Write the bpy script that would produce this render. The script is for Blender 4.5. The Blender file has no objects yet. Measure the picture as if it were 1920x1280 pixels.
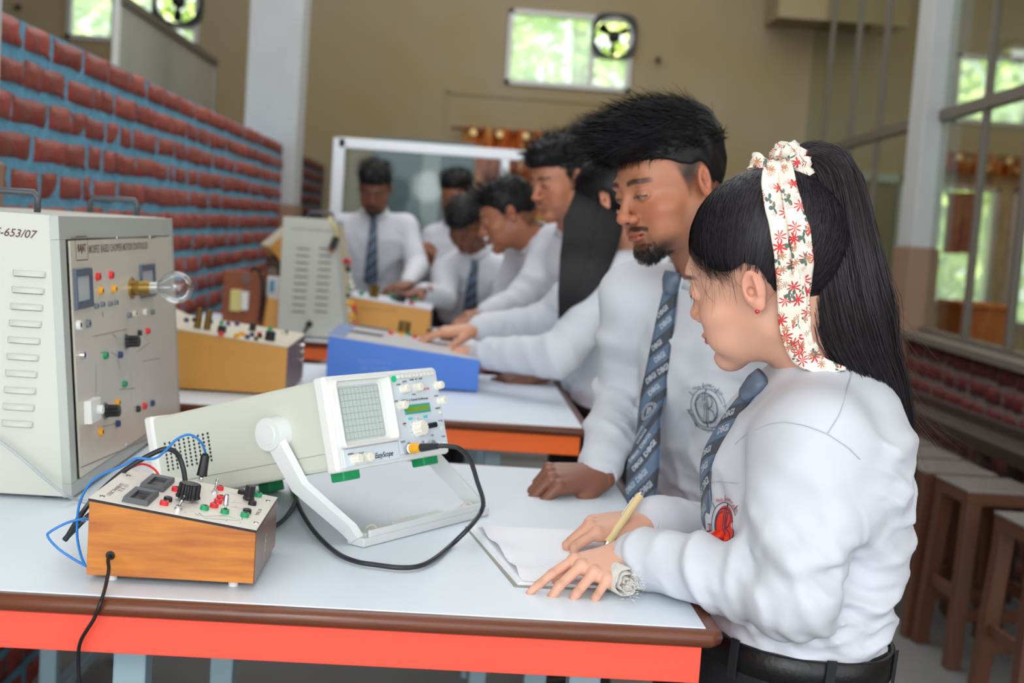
import bpy, bmesh, math, random
import numpy as np
from mathutils import Vector, Matrix, Euler
from mathutils.bvhtree import BVHTree

C = bpy.context.scene.collection
rnd = random.Random(7)
PI = math.pi

# ------------------------------------------------------------------ camera, world, light, exposure
FOC, EYE = 2400.0, 1.347                 # focal length in pixels of a 1920 px wide frame; lens height
_y = np.array([-110.0, 218.0, -FOC]); _y /= np.linalg.norm(_y)
_x = np.array([1, -.065, (-110 - 218 * .065) / FOC]); _x -= _y * _x.dot(_y); _x /= np.linalg.norm(_x)
_z = np.cross(_x, _y)
WC = np.stack([_x, _y, _z], 1)           # world -> camera
EYEP = np.array([0, 0, EYE])

cam_d = bpy.data.cameras.new('camera')
cam = bpy.data.objects.new('camera', cam_d); C.objects.link(cam)
cam_d.sensor_width = 36; cam_d.lens = 36 * FOC / 1920
cam_d.clip_start = .05; cam_d.clip_end = 200
M = Matrix([list(r) for r in WC.T]).to_4x4(); M.translation = Vector((0, 0, EYE))
cam.matrix_world = M
cam_d.dof.use_dof = True; cam_d.dof.focus_distance = 1.62; cam_d.dof.aperture_fstop = 4.6
bpy.context.scene.camera = cam
vs = bpy.context.scene.view_settings
bpy.context.scene.display_settings.display_device = 'sRGB'
vs.view_transform = 'Standard'; vs.look = 'None'; vs.gamma = 1; vs.use_curve_mapping = False
vs.exposure = 0.18

world = bpy.data.worlds.new('sky'); bpy.context.scene.world = world; world.use_nodes = True
_nt = world.node_tree; _bg = _nt.nodes['Background']
_bg.inputs[0].default_value = (.90, .955, 1.0, 1); _bg.inputs[1].default_value = 2.4

def light(name, kind, loc, target, energy, size=None, size_y=None, color=(1, 1, 1), angle=None, shape=None):
    d = bpy.data.lights.new(name, kind); d.energy = energy; d.color = color
    if size is not None: d.size = size
    if shape: d.shape = shape
    if size_y is not None: d.shape = 'RECTANGLE'; d.size_y = size_y
    if angle is not None: d.angle = angle
    o = bpy.data.objects.new(name, d); C.objects.link(o); o.location = loc
    o.rotation_euler = (Vector(target) - Vector(loc)).to_track_quat('-Z', 'Y').to_euler()
    return o
# a round flash head beside the photographer, added fill lamps with no visible source, sun on the trees outside
light('flash_head', 'AREA', (-.33, -.35, 1.78), (.15, 3.2, 1.2), 4.6, .36, shape='DISK', color=(1, .98, .96))
light('front_fill', 'AREA', (-1.4, -3.7, 2.3), (.3, 3.0, 1.0), 76, 4.2, 2.8, color=(.95, .97, 1))  # added frontal fill behind the camera, not a real door
light('right_fill', 'AREA', (2.4, .2, 2.5), (-.4, 2.2, 1.1), 8, 1.6, 1.6, color=(.96, .98, 1))  # added fill from the right for panels facing that way
light('overhead_fill_front', 'AREA', (-.3, 2.2, 4.25), (-.3, 2.2, 0), 40, 3.6, 3.4, color=(.95, .97, 1))  # unseen panel added under the solid ceiling to brighten the table tops
light('overhead_fill_mid', 'AREA', (-.2, 4.9, 4.25), (-.2, 4.9, 0), 52, 2.6, 2.2, color=(.97, .98, 1))  # extra overhead fill, added for the students at mid depth
light('overhead_fill_back', 'AREA', (.6, 8.2, 4.25), (.6, 8.2, 0), 100, 5.0, 4.2, color=(1, .97, .92))  # invented overhead panel that lifts the back of the room
light('far_room_fill', 'AREA', (5.4, 7.5, 4.25), (5.4, 7.5, 0), 80, 3.0, 4.0, color=(1, .97, .92))  # added overhead fill to brighten the room beyond the partition
light('sun', 'SUN', (0, 5, 20), (1.5, 14.5, 2), 13.0, angle=.02, color=(1, .95, .85))

# ------------------------------------------------------------------ pixel -> point helpers (on real planes)
def ray(u, v): return WC.T @ np.array([u - 960.0, 640.0 - v, -FOC])
def at(u, v, Y): d = ray(u, v); return Vector(EYEP + d * (Y / d[1]))
def atz(u, v, h): d = ray(u, v); return Vector(EYEP + d * ((h - EYE) / d[2]))
def atx(u, v, X): d = ray(u, v); return Vector(EYEP + d * (X / d[0]))
def atpl(u, v, o, n):
    d = Vector(ray(u, v)); e = Vector(EYEP); return e + d * ((Vector(o) - e).dot(n) / d.dot(n))

# ------------------------------------------------------------------ materials
def lin(c): return tuple((x / 255 / 12.92 if x / 255 <= .04045 else ((x / 255 + .055) / 1.055) ** 2.4) for x in c)
MATS = {}
def mat(name, col, rough=.5, metal=0, var=0, scale=8, stretch=(1, 1, 1), bump=0, bscale=60, spec=.5, coat=0, col2=None, trans=0, sss=0, alpha=1, emit=None, vcol=False, sheen=0, obvar=0, ior=1.45):
    if name in MATS: return MATS[name]
    m = bpy.data.materials.new(name); m.use_nodes = True; nt = m.node_tree; N = nt.nodes; L = nt.links
    b = N['Principled BSDF']; c = lin(col)
    b.inputs['Base Color'].default_value = (*c, 1); b.inputs['Roughness'].default_value = rough
    b.inputs['Metallic'].default_value = metal; b.inputs['Specular IOR Level'].default_value = spec
    b.inputs['Coat Weight'].default_value = coat; b.inputs['Coat Roughness'].default_value = .12
    b.inputs['Transmission Weight'].default_value = trans; b.inputs['IOR'].default_value = ior
    if sheen: b.inputs['Sheen Weight'].default_value = sheen
    if sss:
        b.inputs['Subsurface Weight'].default_value = sss; b.inputs['Subsurface Radius'].default_value = (.012, .005, .003)
        b.inputs['Subsurface Scale'].default_value = .6
    if emit: b.inputs['Emission Color'].default_value = (*lin(emit[0]), 1); b.inputs['Emission Strength'].default_value = emit[1]
    src = None
    if vcol:
        a = N.new('ShaderNodeAttribute'); a.attribute_name = 'Col'; src = a.outputs['Color']
    if var or bump or col2:
        tc = N.new('ShaderNodeTexCoord'); mp = N.new('ShaderNodeMapping'); mp.inputs['Scale'].default_value = stretch
        L.new(tc.outputs['Object'], mp.inputs['Vector'])
    if var or col2:
        n = N.new('ShaderNodeTexNoise'); n.inputs['Scale'].default_value = scale; n.inputs['Detail'].default_value = 5
        L.new(mp.outputs[0], n.inputs['Vector'])
        rp = N.new('ShaderNodeMapRange'); rp.inputs[1].default_value = .3; rp.inputs[2].default_value = .7
        L.new(n.outputs['Fac'], rp.inputs[0])
        mx = N.new('ShaderNodeMix'); mx.data_type = 'RGBA'
        if src: L.new(src, mx.inputs[6])
        else: mx.inputs[6].default_value = (*c, 1)
        if col2: mx.inputs[7].default_value = (*lin(col2), 1); L.new(rp.outputs[0], mx.inputs[0])
        else:
            rp.inputs[3].default_value = 0; rp.inputs[4].default_value = var; L.new(rp.outputs[0], mx.inputs[0])
            mx.inputs[7].default_value = (c[0] * .45, c[1] * .45, c[2] * .45, 1)
        src = mx.outputs[2]
    if obvar:
        oi = N.new('ShaderNodeObjectInfo'); hs = N.new('ShaderNodeHueSaturation')
        r2 = N.new('ShaderNodeMapRange'); r2.inputs[3].default_value = 1 - obvar; r2.inputs[4].default_value = 1 + obvar
        L.new(oi.outputs['Random'], r2.inputs[0]); L.new(r2.outputs[0], hs.inputs['Value'])
        if src: L.new(src, hs.inputs['Color'])
        else: hs.inputs['Color'].default_value = (*c, 1)
        src = hs.outputs[0]
    if src: L.new(src, b.inputs['Base Color'])
    if bump:
        n2 = N.new('ShaderNodeTexNoise'); n2.inputs['Scale'].default_value = bscale; n2.inputs['Detail'].default_value = 4
        L.new(mp.outputs[0], n2.inputs['Vector'])
        bp = N.new('ShaderNodeBump'); bp.inputs['Strength'].default_value = bump; bp.inputs['Distance'].default_value = .01
        L.new(n2.outputs['Fac'], bp.inputs['Height']); L.new(bp.outputs[0], b.inputs['Normal'])
    MATS[name] = m; return m
def glass(name, tint=(245, 250, 250), gl=.08, rough=.02, fk=.6):
    if name in MATS: return MATS[name]
    m = bpy.data.materials.new(name); m.use_nodes = True; nt = m.node_tree; N = nt.nodes; L = nt.links
    N.remove(N['Principled BSDF']); out = N['Material Output']
    t = N.new('ShaderNodeBsdfTransparent'); t.inputs[0].default_value = (*lin(tint), 1)
    g = N.new('ShaderNodeBsdfGlossy'); g.inputs['Roughness'].default_value = rough
    f = N.new('ShaderNodeFresnel'); f.inputs[0].default_value = 1.45
    a = N.new('ShaderNodeMath'); a.operation = 'MULTIPLY_ADD'; a.inputs[1].default_value = fk; a.inputs[2].default_value = gl
    mx = N.new('ShaderNodeMixShader'); L.new(f.outputs[0], a.inputs[0]); L.new(a.outputs[0], mx.inputs[0])
    L.new(t.outputs[0], mx.inputs[1]); L.new(g.outputs[0], mx.inputs[2]); L.new(mx.outputs[0], out.inputs[0])
    MATS[name] = m; return m

# ------------------------------------------------------------------ mesh helpers
def link(name, me, m=None, parent=None, smooth=False):
    o = bpy.data.objects.new(name, me); C.objects.link(o)
    if m is not None and not me.materials:
        for q in (m if isinstance(m, (list, tuple)) else [m]): me.materials.append(q)
    if smooth and len(me.polygons): me.polygons.foreach_set('use_smooth', [True] * len(me.polygons))
    if parent is not None: o.parent = parent
    return o
def obj(name, bm, m=None, parent=None, smooth=False):
    me = bpy.data.meshes.new(name); bmesh.ops.recalc_face_normals(bm, faces=bm.faces)
    bm.to_mesh(me); bm.free(); return link(name, me, m, parent, smooth)
def raw(name, V, Fc, m=None, parent=None, smooth=True, col=None):
    me = bpy.data.meshes.new(name)
    V = np.asarray(V, np.float32)
    if isinstance(Fc, np.ndarray) and Fc.ndim == 2:
        k = Fc.shape[1]; n = len(Fc)
        me.vertices.add(len(V)); me.vertices.foreach_set('co', V.ravel())
        me.loops.add(n * k); me.loops.foreach_set('vertex_index', Fc.ravel().astype(np.int32))
        me.polygons.add(n); me.polygons.foreach_set('loop_start', np.arange(0, n * k, k, dtype=np.int32))
        me.update(calc_edges=True)
    else:
        me.from_pydata([tuple(v) for v in V], [], Fc)
    if col is not None:
        a = me.color_attributes.new('Col', 'FLOAT_COLOR', 'POINT')
        cc = np.ones((len(V), 4), np.float32); cc[:, :3] = col; a.data.foreach_set('color', cc.ravel())
    me.validate(); return link(name, me, m, parent, smooth)
def box(bm, lo, hi, mtx=None, bev=0):
    r = bmesh.ops.create_cube(bm, size=1); vs_ = r['verts']
    lo = Vector(lo); hi = Vector(hi)
    for v in vs_: v.co = Vector((lo[i] + (v.co[i] + .5) * (hi[i] - lo[i]) for i in range(3)))
    if bev:
        es = list({e for v in vs_ for e in v.link_edges})
        r2 = bmesh.ops.bevel(bm, geom=es, offset=bev, segments=2, affect='EDGES', profile=.5)
        vs_ = list({v for v in vs_ if v.is_valid} | set(r2['verts']))
    if mtx is not None: bmesh.ops.transform(bm, matrix=mtx, verts=vs_)
    return vs_
def B(name, lo, hi, m, parent=None, bev=0, mtx=None, smooth=False):
    bm = bmesh.new(); box(bm, lo, hi, mtx, bev); return obj(name, bm, m, parent, smooth)
def hexa(name, pts, m, parent=None, bev=0):
    """8 points: bottom ring 0-3, top ring 4-7"""
    bm = bmesh.new(); v = [bm.verts.new(p) for p in pts]
    for f in ((0, 1, 2, 3), (4, 5, 6, 7), (0, 1, 5, 4), (1, 2, 6, 5), (2, 3, 7, 6), (3, 0, 4, 7)): bm.faces.new([v[i] for i in f])
    if bev: bmesh.ops.bevel(bm, geom=list(bm.edges), offset=bev, segments=2, affect='EDGES', profile=.5)
    return obj(name, bm, m, parent)
def cyl(bm, p, q, r, r2=None, n=16, cap=True):
    p, q = Vector(p), Vector(q); d = q - p
    mt = Matrix.Translation((p + q) / 2) @ d.to_track_quat('Z', 'Y').to_matrix().to_4x4()
    return bmesh.ops.create_cone(bm, cap_ends=cap, segments=n, radius1=r, radius2=r if r2 is None else r2, depth=d.length, matrix=mt)['verts']
def sph(bm, c, r, n=12, sc=(1, 1, 1)):
    mt = Matrix.Translation(c) @ Matrix.Diagonal((r * sc[0], r * sc[1], r * sc[2], 1))
    return bmesh.ops.create_uvsphere(bm, u_segments=n * 2, v_segments=n, radius=1, matrix=mt)['verts']
def cr(pts, n=8):
    """Catmull-Rom through points"""
    P = [Vector(p) for p in pts]; P = [P[0] * 2 - P[1]] + P + [P[-1] * 2 - P[-2]]; out = []
    for i in range(1, len(P) - 2):
        for k in range(n):
            t = k / n; a, b, c, d = P[i - 1:i + 3]
            out.append(.5 * ((2 * b) + (c - a) * t + (2 * a - 5 * b + 4 * c - d) * t * t + (3 * b - a - 3 * c + d) * t ** 3))
    out.append(P[-2]); return out
def tube(name, pts, r, m, parent=None, n=8, seg=8, curve=True):
    P = cr(pts, seg) if curve else [Vector(p) for p in pts]
    R = r if callable(r) else (lambda t: r)
    V = []; Fc = []; up = Vector((0, 0, 1)); prev = None
    for i, p in enumerate(P):
        t = (P[min(i + 1, len(P) - 1)] - P[max(i - 1, 0)]).normalized()
        if prev is None: prev = t.cross(up if abs(t.z) < .9 else Vector((1, 0, 0))).normalized()
        a = (prev - t * prev.dot(t)).normalized(); b = t.cross(a); prev = a
        for k in range(n):
            an = 2 * PI * k / n; V.append(p + (a * math.cos(an) + b * math.sin(an)) * R(i / (len(P) - 1)))
    for i in range(len(P) - 1):
        for k in range(n): Fc.append((i * n + k, i * n + (k + 1) % n, (i + 1) * n + (k + 1) % n, (i + 1) * n + k))
    Fc.append(tuple(range(n - 1, -1, -1))); Fc.append(tuple((len(P) - 1) * n + k for k in range(n)))
    return raw(name, V, Fc, m, parent)
def tag(o, label=None, cat=None, group=None, kind=None):
    if label: o['label'] = label
    if cat: o['category'] = cat
    if group: o['group'] = group
    if kind: o['kind'] = kind
    return o
def empty(name, label, cat, loc=(0, 0, 0), rz=0, group=None):
    o = bpy.data.objects.new(name, None); C.objects.link(o); o.location = loc; o.rotation_euler = (0, 0, rz)
    o.empty_display_size = .05
    return tag(o, label, cat, group)
def struct(o): o['kind'] = 'structure'; return o
def inv(o):
    """keep world coordinates of the children of an Empty that is not at the origin"""
    bpy.context.view_layer.update()
    for c in o.children: c.matrix_parent_inverse = o.matrix_world.inverted()
def txt(s, size=1.0, bold=0.0, space=1.0, shear=0):
    """flat tessellated lettering centred on 0; returns (verts Nx2, faces)"""
    cu = bpy.data.curves.new('lettering', 'FONT'); cu.body = s; cu.size = size; cu.offset = bold; cu.space_character = space
    cu.align_x = 'CENTER'; cu.align_y = 'CENTER'; cu.resolution_u = 3; cu.shear = shear
    o = bpy.data.objects.new('lettering', cu); C.objects.link(o); bpy.context.view_layer.update()
    me = bpy.data.meshes.new_from_object(o)
    V = np.array([v.co[:2] for v in me.vertices]) if len(me.vertices) else np.zeros((0, 2)); Fc = [tuple(p.vertices) for p in me.polygons]
    bpy.data.objects.remove(o); bpy.data.curves.remove(cu); bpy.data.meshes.remove(me); return V, Fc
def decal(name, items, fn, m, parent):
    """items: list of (V2, faces); fn maps (x, y) to a 3-D point"""
    V = []; Fc = []
    for v2, f in items:
        o = len(V); V += [fn(a, b) for a, b in v2]; Fc += [tuple(i + o for i in q) for q in f]
    o = raw(name, V, Fc, m, parent, smooth=False)
    if 'print' in name and name != 'printed_block': o['kind'] = 'stuff'
    return o
def shift(t, dx, dy, ang=0, s=1):
    v, f = t; c, q = math.cos(ang), math.sin(ang)
    return ([(dx + s * (a * c - b * q), dy + s * (a * q + b * c)) for a, b in v], f)
def ring2(r0, r1, a0=0, a1=2 * PI, n=36, cx=0, cy=0, sx=1):
    v = []; f = []
    for i in range(n + 1):
        a = a0 + (a1 - a0) * i / n; v += [(cx + sx * r0 * math.cos(a), cy + r0 * math.sin(a)), (cx + sx * r1 * math.cos(a), cy + r1 * math.sin(a))]
    for i in range(n): f.append((2 * i, 2 * i + 1, 2 * i + 3, 2 * i + 2))
    return v, f
def rect2(x0, y0, x1, y1, nx=1, ny=1):
    v = [(x0 + (x1 - x0) * i / nx, y0 + (y1 - y0) * j / ny) for j in range(ny + 1) for i in range(nx + 1)]
    f = [(j * (nx + 1) + i, j * (nx + 1) + i + 1, (j + 1) * (nx + 1) + i + 1, (j + 1) * (nx + 1) + i) for j in range(ny) for i in range(nx)]
    return v, f
def line2(x0, y0, x1, y1, w):
    d = math.hypot(x1 - x0, y1 - y0); a = math.atan2(y1 - y0, x1 - x0); return shift(rect2(0, -w / 2, d, w / 2, max(1, int(d / .01)), 1), x0, y0, a)

# common materials
ply = mat('formica', (226, 236, 246), .34, var=.06, scale=3, bump=.02, bscale=200)
wood_edge = mat('brown_edging', (112, 62, 40), .35, var=.5, scale=14, stretch=(.5, 6, 6), bump=.1, coat=.2)
steel = mat('grey_steel', (150, 152, 155), .35, .9)
chrome = mat('chrome', (215, 215, 215), .15, 1)
blackp = mat('black_plastic', (22, 22, 24), .35)
greyblack = mat('dark_grey_plastic', (72, 76, 82), .45)
whitep = mat('white_plastic', (226, 226, 222), .4)
redp = mat('red_plastic', (226, 42, 48), .35); greenp = mat('green_plastic', (20, 150, 92), .35)
yellowp = mat('yellow_plastic', (240, 170, 30), .35); bluep = mat('navy_plastic', (50, 60, 110), .4)
paint_white = mat('white_paint', (212, 212, 208), .55, var=.12, scale=4, bump=.05)
# ------------------------------------------------------------------ SETTING
BACK = 11.0
def wx(Y): return 2.03 + .075 * Y          # the right-hand partition runs slightly outwards
plaster = mat('ochre_plaster', (152, 140, 115), .8, col2=(146, 127, 90), scale=1.1, bump=.2, bscale=25)
dado = mat('pink_dado_paint', (150, 118, 98), .6, var=.2, scale=3)
colpaint = mat('grey_column_paint', (186, 188, 190), .6, var=.15, scale=5, bump=.08)
floor_m = mat('cement_floor', (118, 118, 117), .55, var=.35, scale=2.5, bump=.08, bscale=30)
ceil_m = mat('ceiling_paint', (190, 186, 174), .8, var=.1)
struct(B('floor', (-5.5, -4, -.1), (8, BACK + .3, 0), floor_m))
struct(B('ceiling', (-5.5, -4, 4.3), (8, BACK + .3, 4.4), ceil_m))
alum = mat('aluminium_frame', (168, 166, 164), .4, .6)
bronze = mat('taupe_aluminium', (112, 104, 98), .45, .3)
pane_m = glass('window_glass', (250, 252, 250), .03)
def hazy(name, k):
    m = glass(name, (250, 252, 250), .0); nt = m.node_tree; out = nt.nodes['Material Output']; src = out.inputs[0].links[0].from_socket
    tr = nt.nodes.new('ShaderNodeBsdfTranslucent'); tr.inputs[0].default_value = (.85, .92, .9, 1); mx = nt.nodes.new('ShaderNodeMixShader'); mx.inputs[0].default_value = k
    nt.links.new(src, mx.inputs[1]); nt.links.new(tr.outputs[0], mx.inputs[2]); nt.links.new(mx.outputs[0], out.inputs[0]); return m
pane_m = hazy('hazy_window_glass', .38)
pane_d = glass('partition_glass', (240, 244, 238), .0, .02, .3)

# back wall with openings; holes: x0, x1, z0, z1
def wall_with_holes(name, x0, x1, z0, z1, y0, y1, holes, m):
    xs = sorted({x0, x1, *[h[0] for h in holes], *[h[1] for h in holes]}); bm = bmesh.new()
    for a, b in zip(xs, xs[1:]):
        cuts = sorted([(h[2], h[3]) for h in holes if h[0] <= a + 1e-6 and h[1] >= b - 1e-6]); z = z0
        for c, d in cuts + [(z1, z1)]:
            if c > z + 1e-5: box(bm, (a, y0, z), (b, y1, c))
            z = d
    return struct(obj(name, bm, m))
w1a, w1b = at(955, 20, BACK), at(1180, 175, BACK)
w2a, w2b = at(128, -60, BACK), at(372, 92, BACK)
H1 = (w1a.x, w1b.x, w1b.z, w1a.z + .02)
H2 = (w2a.x, w2b.x, w2b.z, 3.47)
nb = [(4.22, 4.93, 2.52, 3.12), (5.02, 5.9, 2.52, 3.12), (4.12, 4.72, .93, 2.0), (4.84, 5.8, .80, 2.0)]
wall_with_holes('wall_back', -5.5, 8, 0, 4.3, BACK, BACK + .22, [H1, H2, (.12, 1.0, .85, 2.0)] + nb, plaster)
struct(B('wall_left', (-5.5, -4, 0), (-5.3, BACK, 4.3), plaster))
struct(B('wall_far_right', (7.8, -4, 0), (8, BACK, 4.3), plaster))

def window(n, h, bars, fan=None, pm=None):
    pane_m = pm or MATS['hazy_window_glass']
    """bars: list of vertical bar x positions; fan: (x0, x1, z0, z1) opening that carries an exhaust fan"""
    x0, x1, z0, z1 = h; w = .045
    bm = bmesh.new()
    for lo, hi in (((x0, z0), (x0 + w, z1)), ((x1 - w, z0), (x1, z1)), ((x0, z0), (x1, z0 + w)), ((x0, z1 - w), (x1, z1))):
        box(bm, (lo[0], BACK - .02, lo[1]), (hi[0], BACK + .06, hi[1]), bev=.004)
    fr = struct(obj('window_%d' % n, bm, alum))
    for x in bars: B('window_mullion', (x - .02, BACK - .015, z0 + w), (x + .02, BACK + .05, z1 - w), alum, fr)
    xs = [x0 + w] + [q for b in bars for q in (b - .02, b + .02)] + [x1 - w]
    for a, b in zip(xs[::2], xs[1::2]):
        if fan and abs(fan[0] - a) < .05:
            B('fan_board', (a, BACK - .01, fan[2] - .03), (b, BACK + .04, fan[2]), alum, fr)
            B('window_pane', (a, BACK + .01, z0 + w), (b, BACK + .016, fan[2] - .03), pane_m, fr)
        else: B('window_pane', (a, BACK + .01, z0 + w), (b, BACK + .016, z1 - w), pane_m, fr)
    return fr
b1 = at(1110, 100, BACK).x
f1a, f1b = at(1112, 30, BACK), at(1190, 108, BACK)
window(1, H1, [b1], (b1 + .02, H1[1], f1b.z, H1[3]))
b2 = at(287, 50, BACK).x
f2 = (at(290, 0, BACK).x, H2[1] - .045, at(330, 48, BACK).z, H2[3])
window(2, H2, [at(213, 50, BACK).x, b2], (b2 + .02, H2[1], f2[2], H2[3]))
for i, h in enumerate(nb + [(.12, 1.0, .85, 2.0)]): window(3 + i if i < 4 else 8, h, [(h[0] + h[1]) / 2 + .1] if h[1] - h[0] > .8 else [], None, pane_d if i == 4 else None)

def exhaust_fan(cx, cz, r, label):
    t = empty('exhaust_fan', label, 'fan', (cx, BACK, cz))
    n = 32; bm = bmesh.new(); vo = []; vi = []
    for y in (-.05, .06):
        for k in range(n):
            a = 2 * PI * k / n; c, s = math.cos(a), math.sin(a); q = (abs(c) ** 4 + abs(s) ** 4) ** -.25
            vo.append(bm.verts.new((c * q * r * 1.12, y, s * q * r * 1.12))); vi.append(bm.verts.new((c * r * .97, y, s * r * .97)))
    for k in range(n):
        j = (k + 1) % n
        bm.faces.new((vo[k], vo[j], vi[j], vi[k])); bm.faces.new((vo[n + k], vo[n + j], vi[n + j], vi[n + k]))
        bm.faces.new((vo[k], vo[j], vo[n + j], vo[n + k])); bm.faces.new((vi[k], vi[j], vi[n + j], vi[n + k]))
    obj('fan_housing', bm, blackp, t)
    bm = bmesh.new(); cyl(bm, (0, -.04, 0), (0, .05, 0), r * .3, n=20); obj('fan_motor', bm, blackp, t, True)
    for k in range(3):
        a = 2 * PI * k / 3 + .5; bm = bmesh.new(); V = []
        for s_, w_, tw in ((.25, .14, .02), (.55, .3, .03), (.9, .34, .035)):
            for e in (-1, 1):
                V.append(bm.verts.new((r * (s_ * math.cos(a) - e * w_ * .5 * math.sin(a)), e * tw, r * (s_ * math.sin(a) + e * w_ * .5 * math.cos(a)))))
        for q in (0, 2): bm.faces.new((V[q], V[q + 1], V[q + 3], V[q + 2]))
        g = bmesh.ops.solidify(bm, geom=list(bm.faces), thickness=.006); obj('fan_blade', bm, blackp, t)
    for k in range(4):
        a = PI / 4 + k * PI / 2; bm = bmesh.new(); cyl(bm, (r * .2 * math.cos(a), -.045, r * .2 * math.sin(a)), (r * 1.02 * math.cos(a), -.045, r * 1.02 * math.sin(a)), .006, n=6); obj('guard_bar', bm, blackp, t)
exhaust_fan((f1a.x + f1b.x) / 2, (f1a.z + f1b.z) / 2, (f1b.x - f1a.x) / 2 * .9, 'black exhaust fan in the top right corner of the centre window')
exhaust_fan(at(335, 5, BACK).x, at(335, 3, BACK).z, .185, 'black exhaust fan in the window above the brick wall at upper left')
for u, v, lb in ((1233, 112, 'small dark fixing hook on the ochre back wall right of the centre window'), (35, 14, 'small dark fixing hook on the back wall left of the upper left window'), (352, 72, None)):
    if lb:
        p = at(u, v, BACK); bm = bmesh.new(); cyl(bm, (p.x, BACK, p.z), (p.x, BACK - .05, p.z), .022, n=12); cyl(bm, (p.x, BACK - .05, p.z), (p.x, BACK - .05, p.z - .04), .01, n=8); tag(obj('wall_hook', bm, blackp), lb, 'hook')
# raised plaster frame and conduit below the centre window
pa, pb = at(838, 170, BACK), at(1160, 268, BACK)
bm = bmesh.new()
box(bm, (pa.x, BACK - .012, pa.z - .02), (pb.x, BACK, pa.z)); box(bm, (pa.x, BACK - .012, pb.z), (pa.x + .02, BACK, pa.z))
struct(obj('trim_1', bm, plaster))
struct(B('trim_2', (at(1436, 0, BACK).x, BACK - .5, at(1440, 50, BACK).z), (3.6, BACK, 4.3), plaster))
# curtains with rod on the back wall
wd = mat('rod_wood', (120, 66, 36), .5, var=.3)
cur_m = bpy.data.materials.new('orange_curtain'); cur_m.use_nodes = True
nt = cur_m.node_tree; N = nt.nodes; bs = N['Principled BSDF']; tc = N.new('ShaderNodeTexCoord'); mp = N.new('ShaderNodeMapping'); mp.inputs['Scale'].default_value = (1, 1, .35)
no = N.new('ShaderNodeTexNoise'); no.inputs['Scale'].default_value = 11; no.inputs['Detail'].default_value = 3; rp = N.new('ShaderNodeValToRGB')
nt.links.new(tc.outputs['Object'], mp.inputs[0]); nt.links.new(mp.outputs[0], no.inputs[0]); nt.links.new(no.outputs['Fac'], rp.inputs[0]); nt.links.new(rp.outputs[0], bs.inputs['Base Color'])
rp.color_ramp.elements[0].position = .38; rp.color_ramp.elements[0].color = (*lin((176, 72, 26)), 1); rp.color_ramp.elements[1].position = .6; rp.color_ramp.elements[1].color = (*lin((226, 190, 120)), 1)
e = rp.color_ramp.elements.new(.5); e.color = (*lin((226, 128, 44)), 1); bs.inputs['Roughness'].default_value = .7
tl = N.new('ShaderNodeBsdfTranslucent'); nt.links.new(rp.outputs[0], tl.inputs[0]); mxs = N.new('ShaderNodeMixShader'); mxs.inputs[0].default_value = .6
nt.links.new(bs.outputs[0], mxs.inputs[1]); nt.links.new(tl.outputs[0], mxs.inputs[2]); nt.links.new(mxs.outputs[0], N['Material Output'].inputs[0])
def curtain(x0, x1, z0, z1, label, rings=True):
    t = empty('curtain', label, 'curtain', ((x0 + x1) / 2, BACK - .12, z0)); n = int((x1 - x0) / .012); V = []
    for z in (z0, z0 + (z1 - z0) * .5, z1):
        for k in range(n + 1):
            x = x0 + (x1 - x0) * k / n; V.append((x, BACK - .12 + .035 * math.sin(x * 45) + .01 * math.sin(x * 97 + z), z))
    Fc = [(r * (n + 1) + k, r * (n + 1) + k + 1, (r + 1) * (n + 1) + k + 1, (r + 1) * (n + 1) + k) for r in range(2) for k in range(n)]
    c = raw('cloth', V, Fc, cur_m, t); md = c.modifiers.new('s', 'SOLIDIFY'); md.thickness = .004
    bm = bmesh.new(); cyl(bm, (x0 - .1, BACK - .12, z1 - .02), (x1 + .1, BACK - .12, z1 - .02), .016, n=10); obj('rod', bm, wd, t)
    for k in range(max(2, int((x1 - x0) / .22))):
        x = x0 + .09 + k * .22
        if x > x1: break
        bm = bmesh.new(); cyl(bm, (x, BACK - .175, z1 - .05), (x, BACK - .165, z1 - .05), .028, n=14); obj('eyelet', bm, mat('brass_eyelet', (220, 190, 130), .4, .3), t)
    inv(t); return t
c0, c1 = at(868, 238, BACK), at(1250, 240, BACK)
curtain(c0.x, c1.x, .004, c0.z, 'orange and yellow patterned curtain on the back wall behind the glass screen')
curtain(3.95, 5.9, 2.10, 2.27, 'short orange curtain valance on the back wall beyond the right partition')

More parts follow.
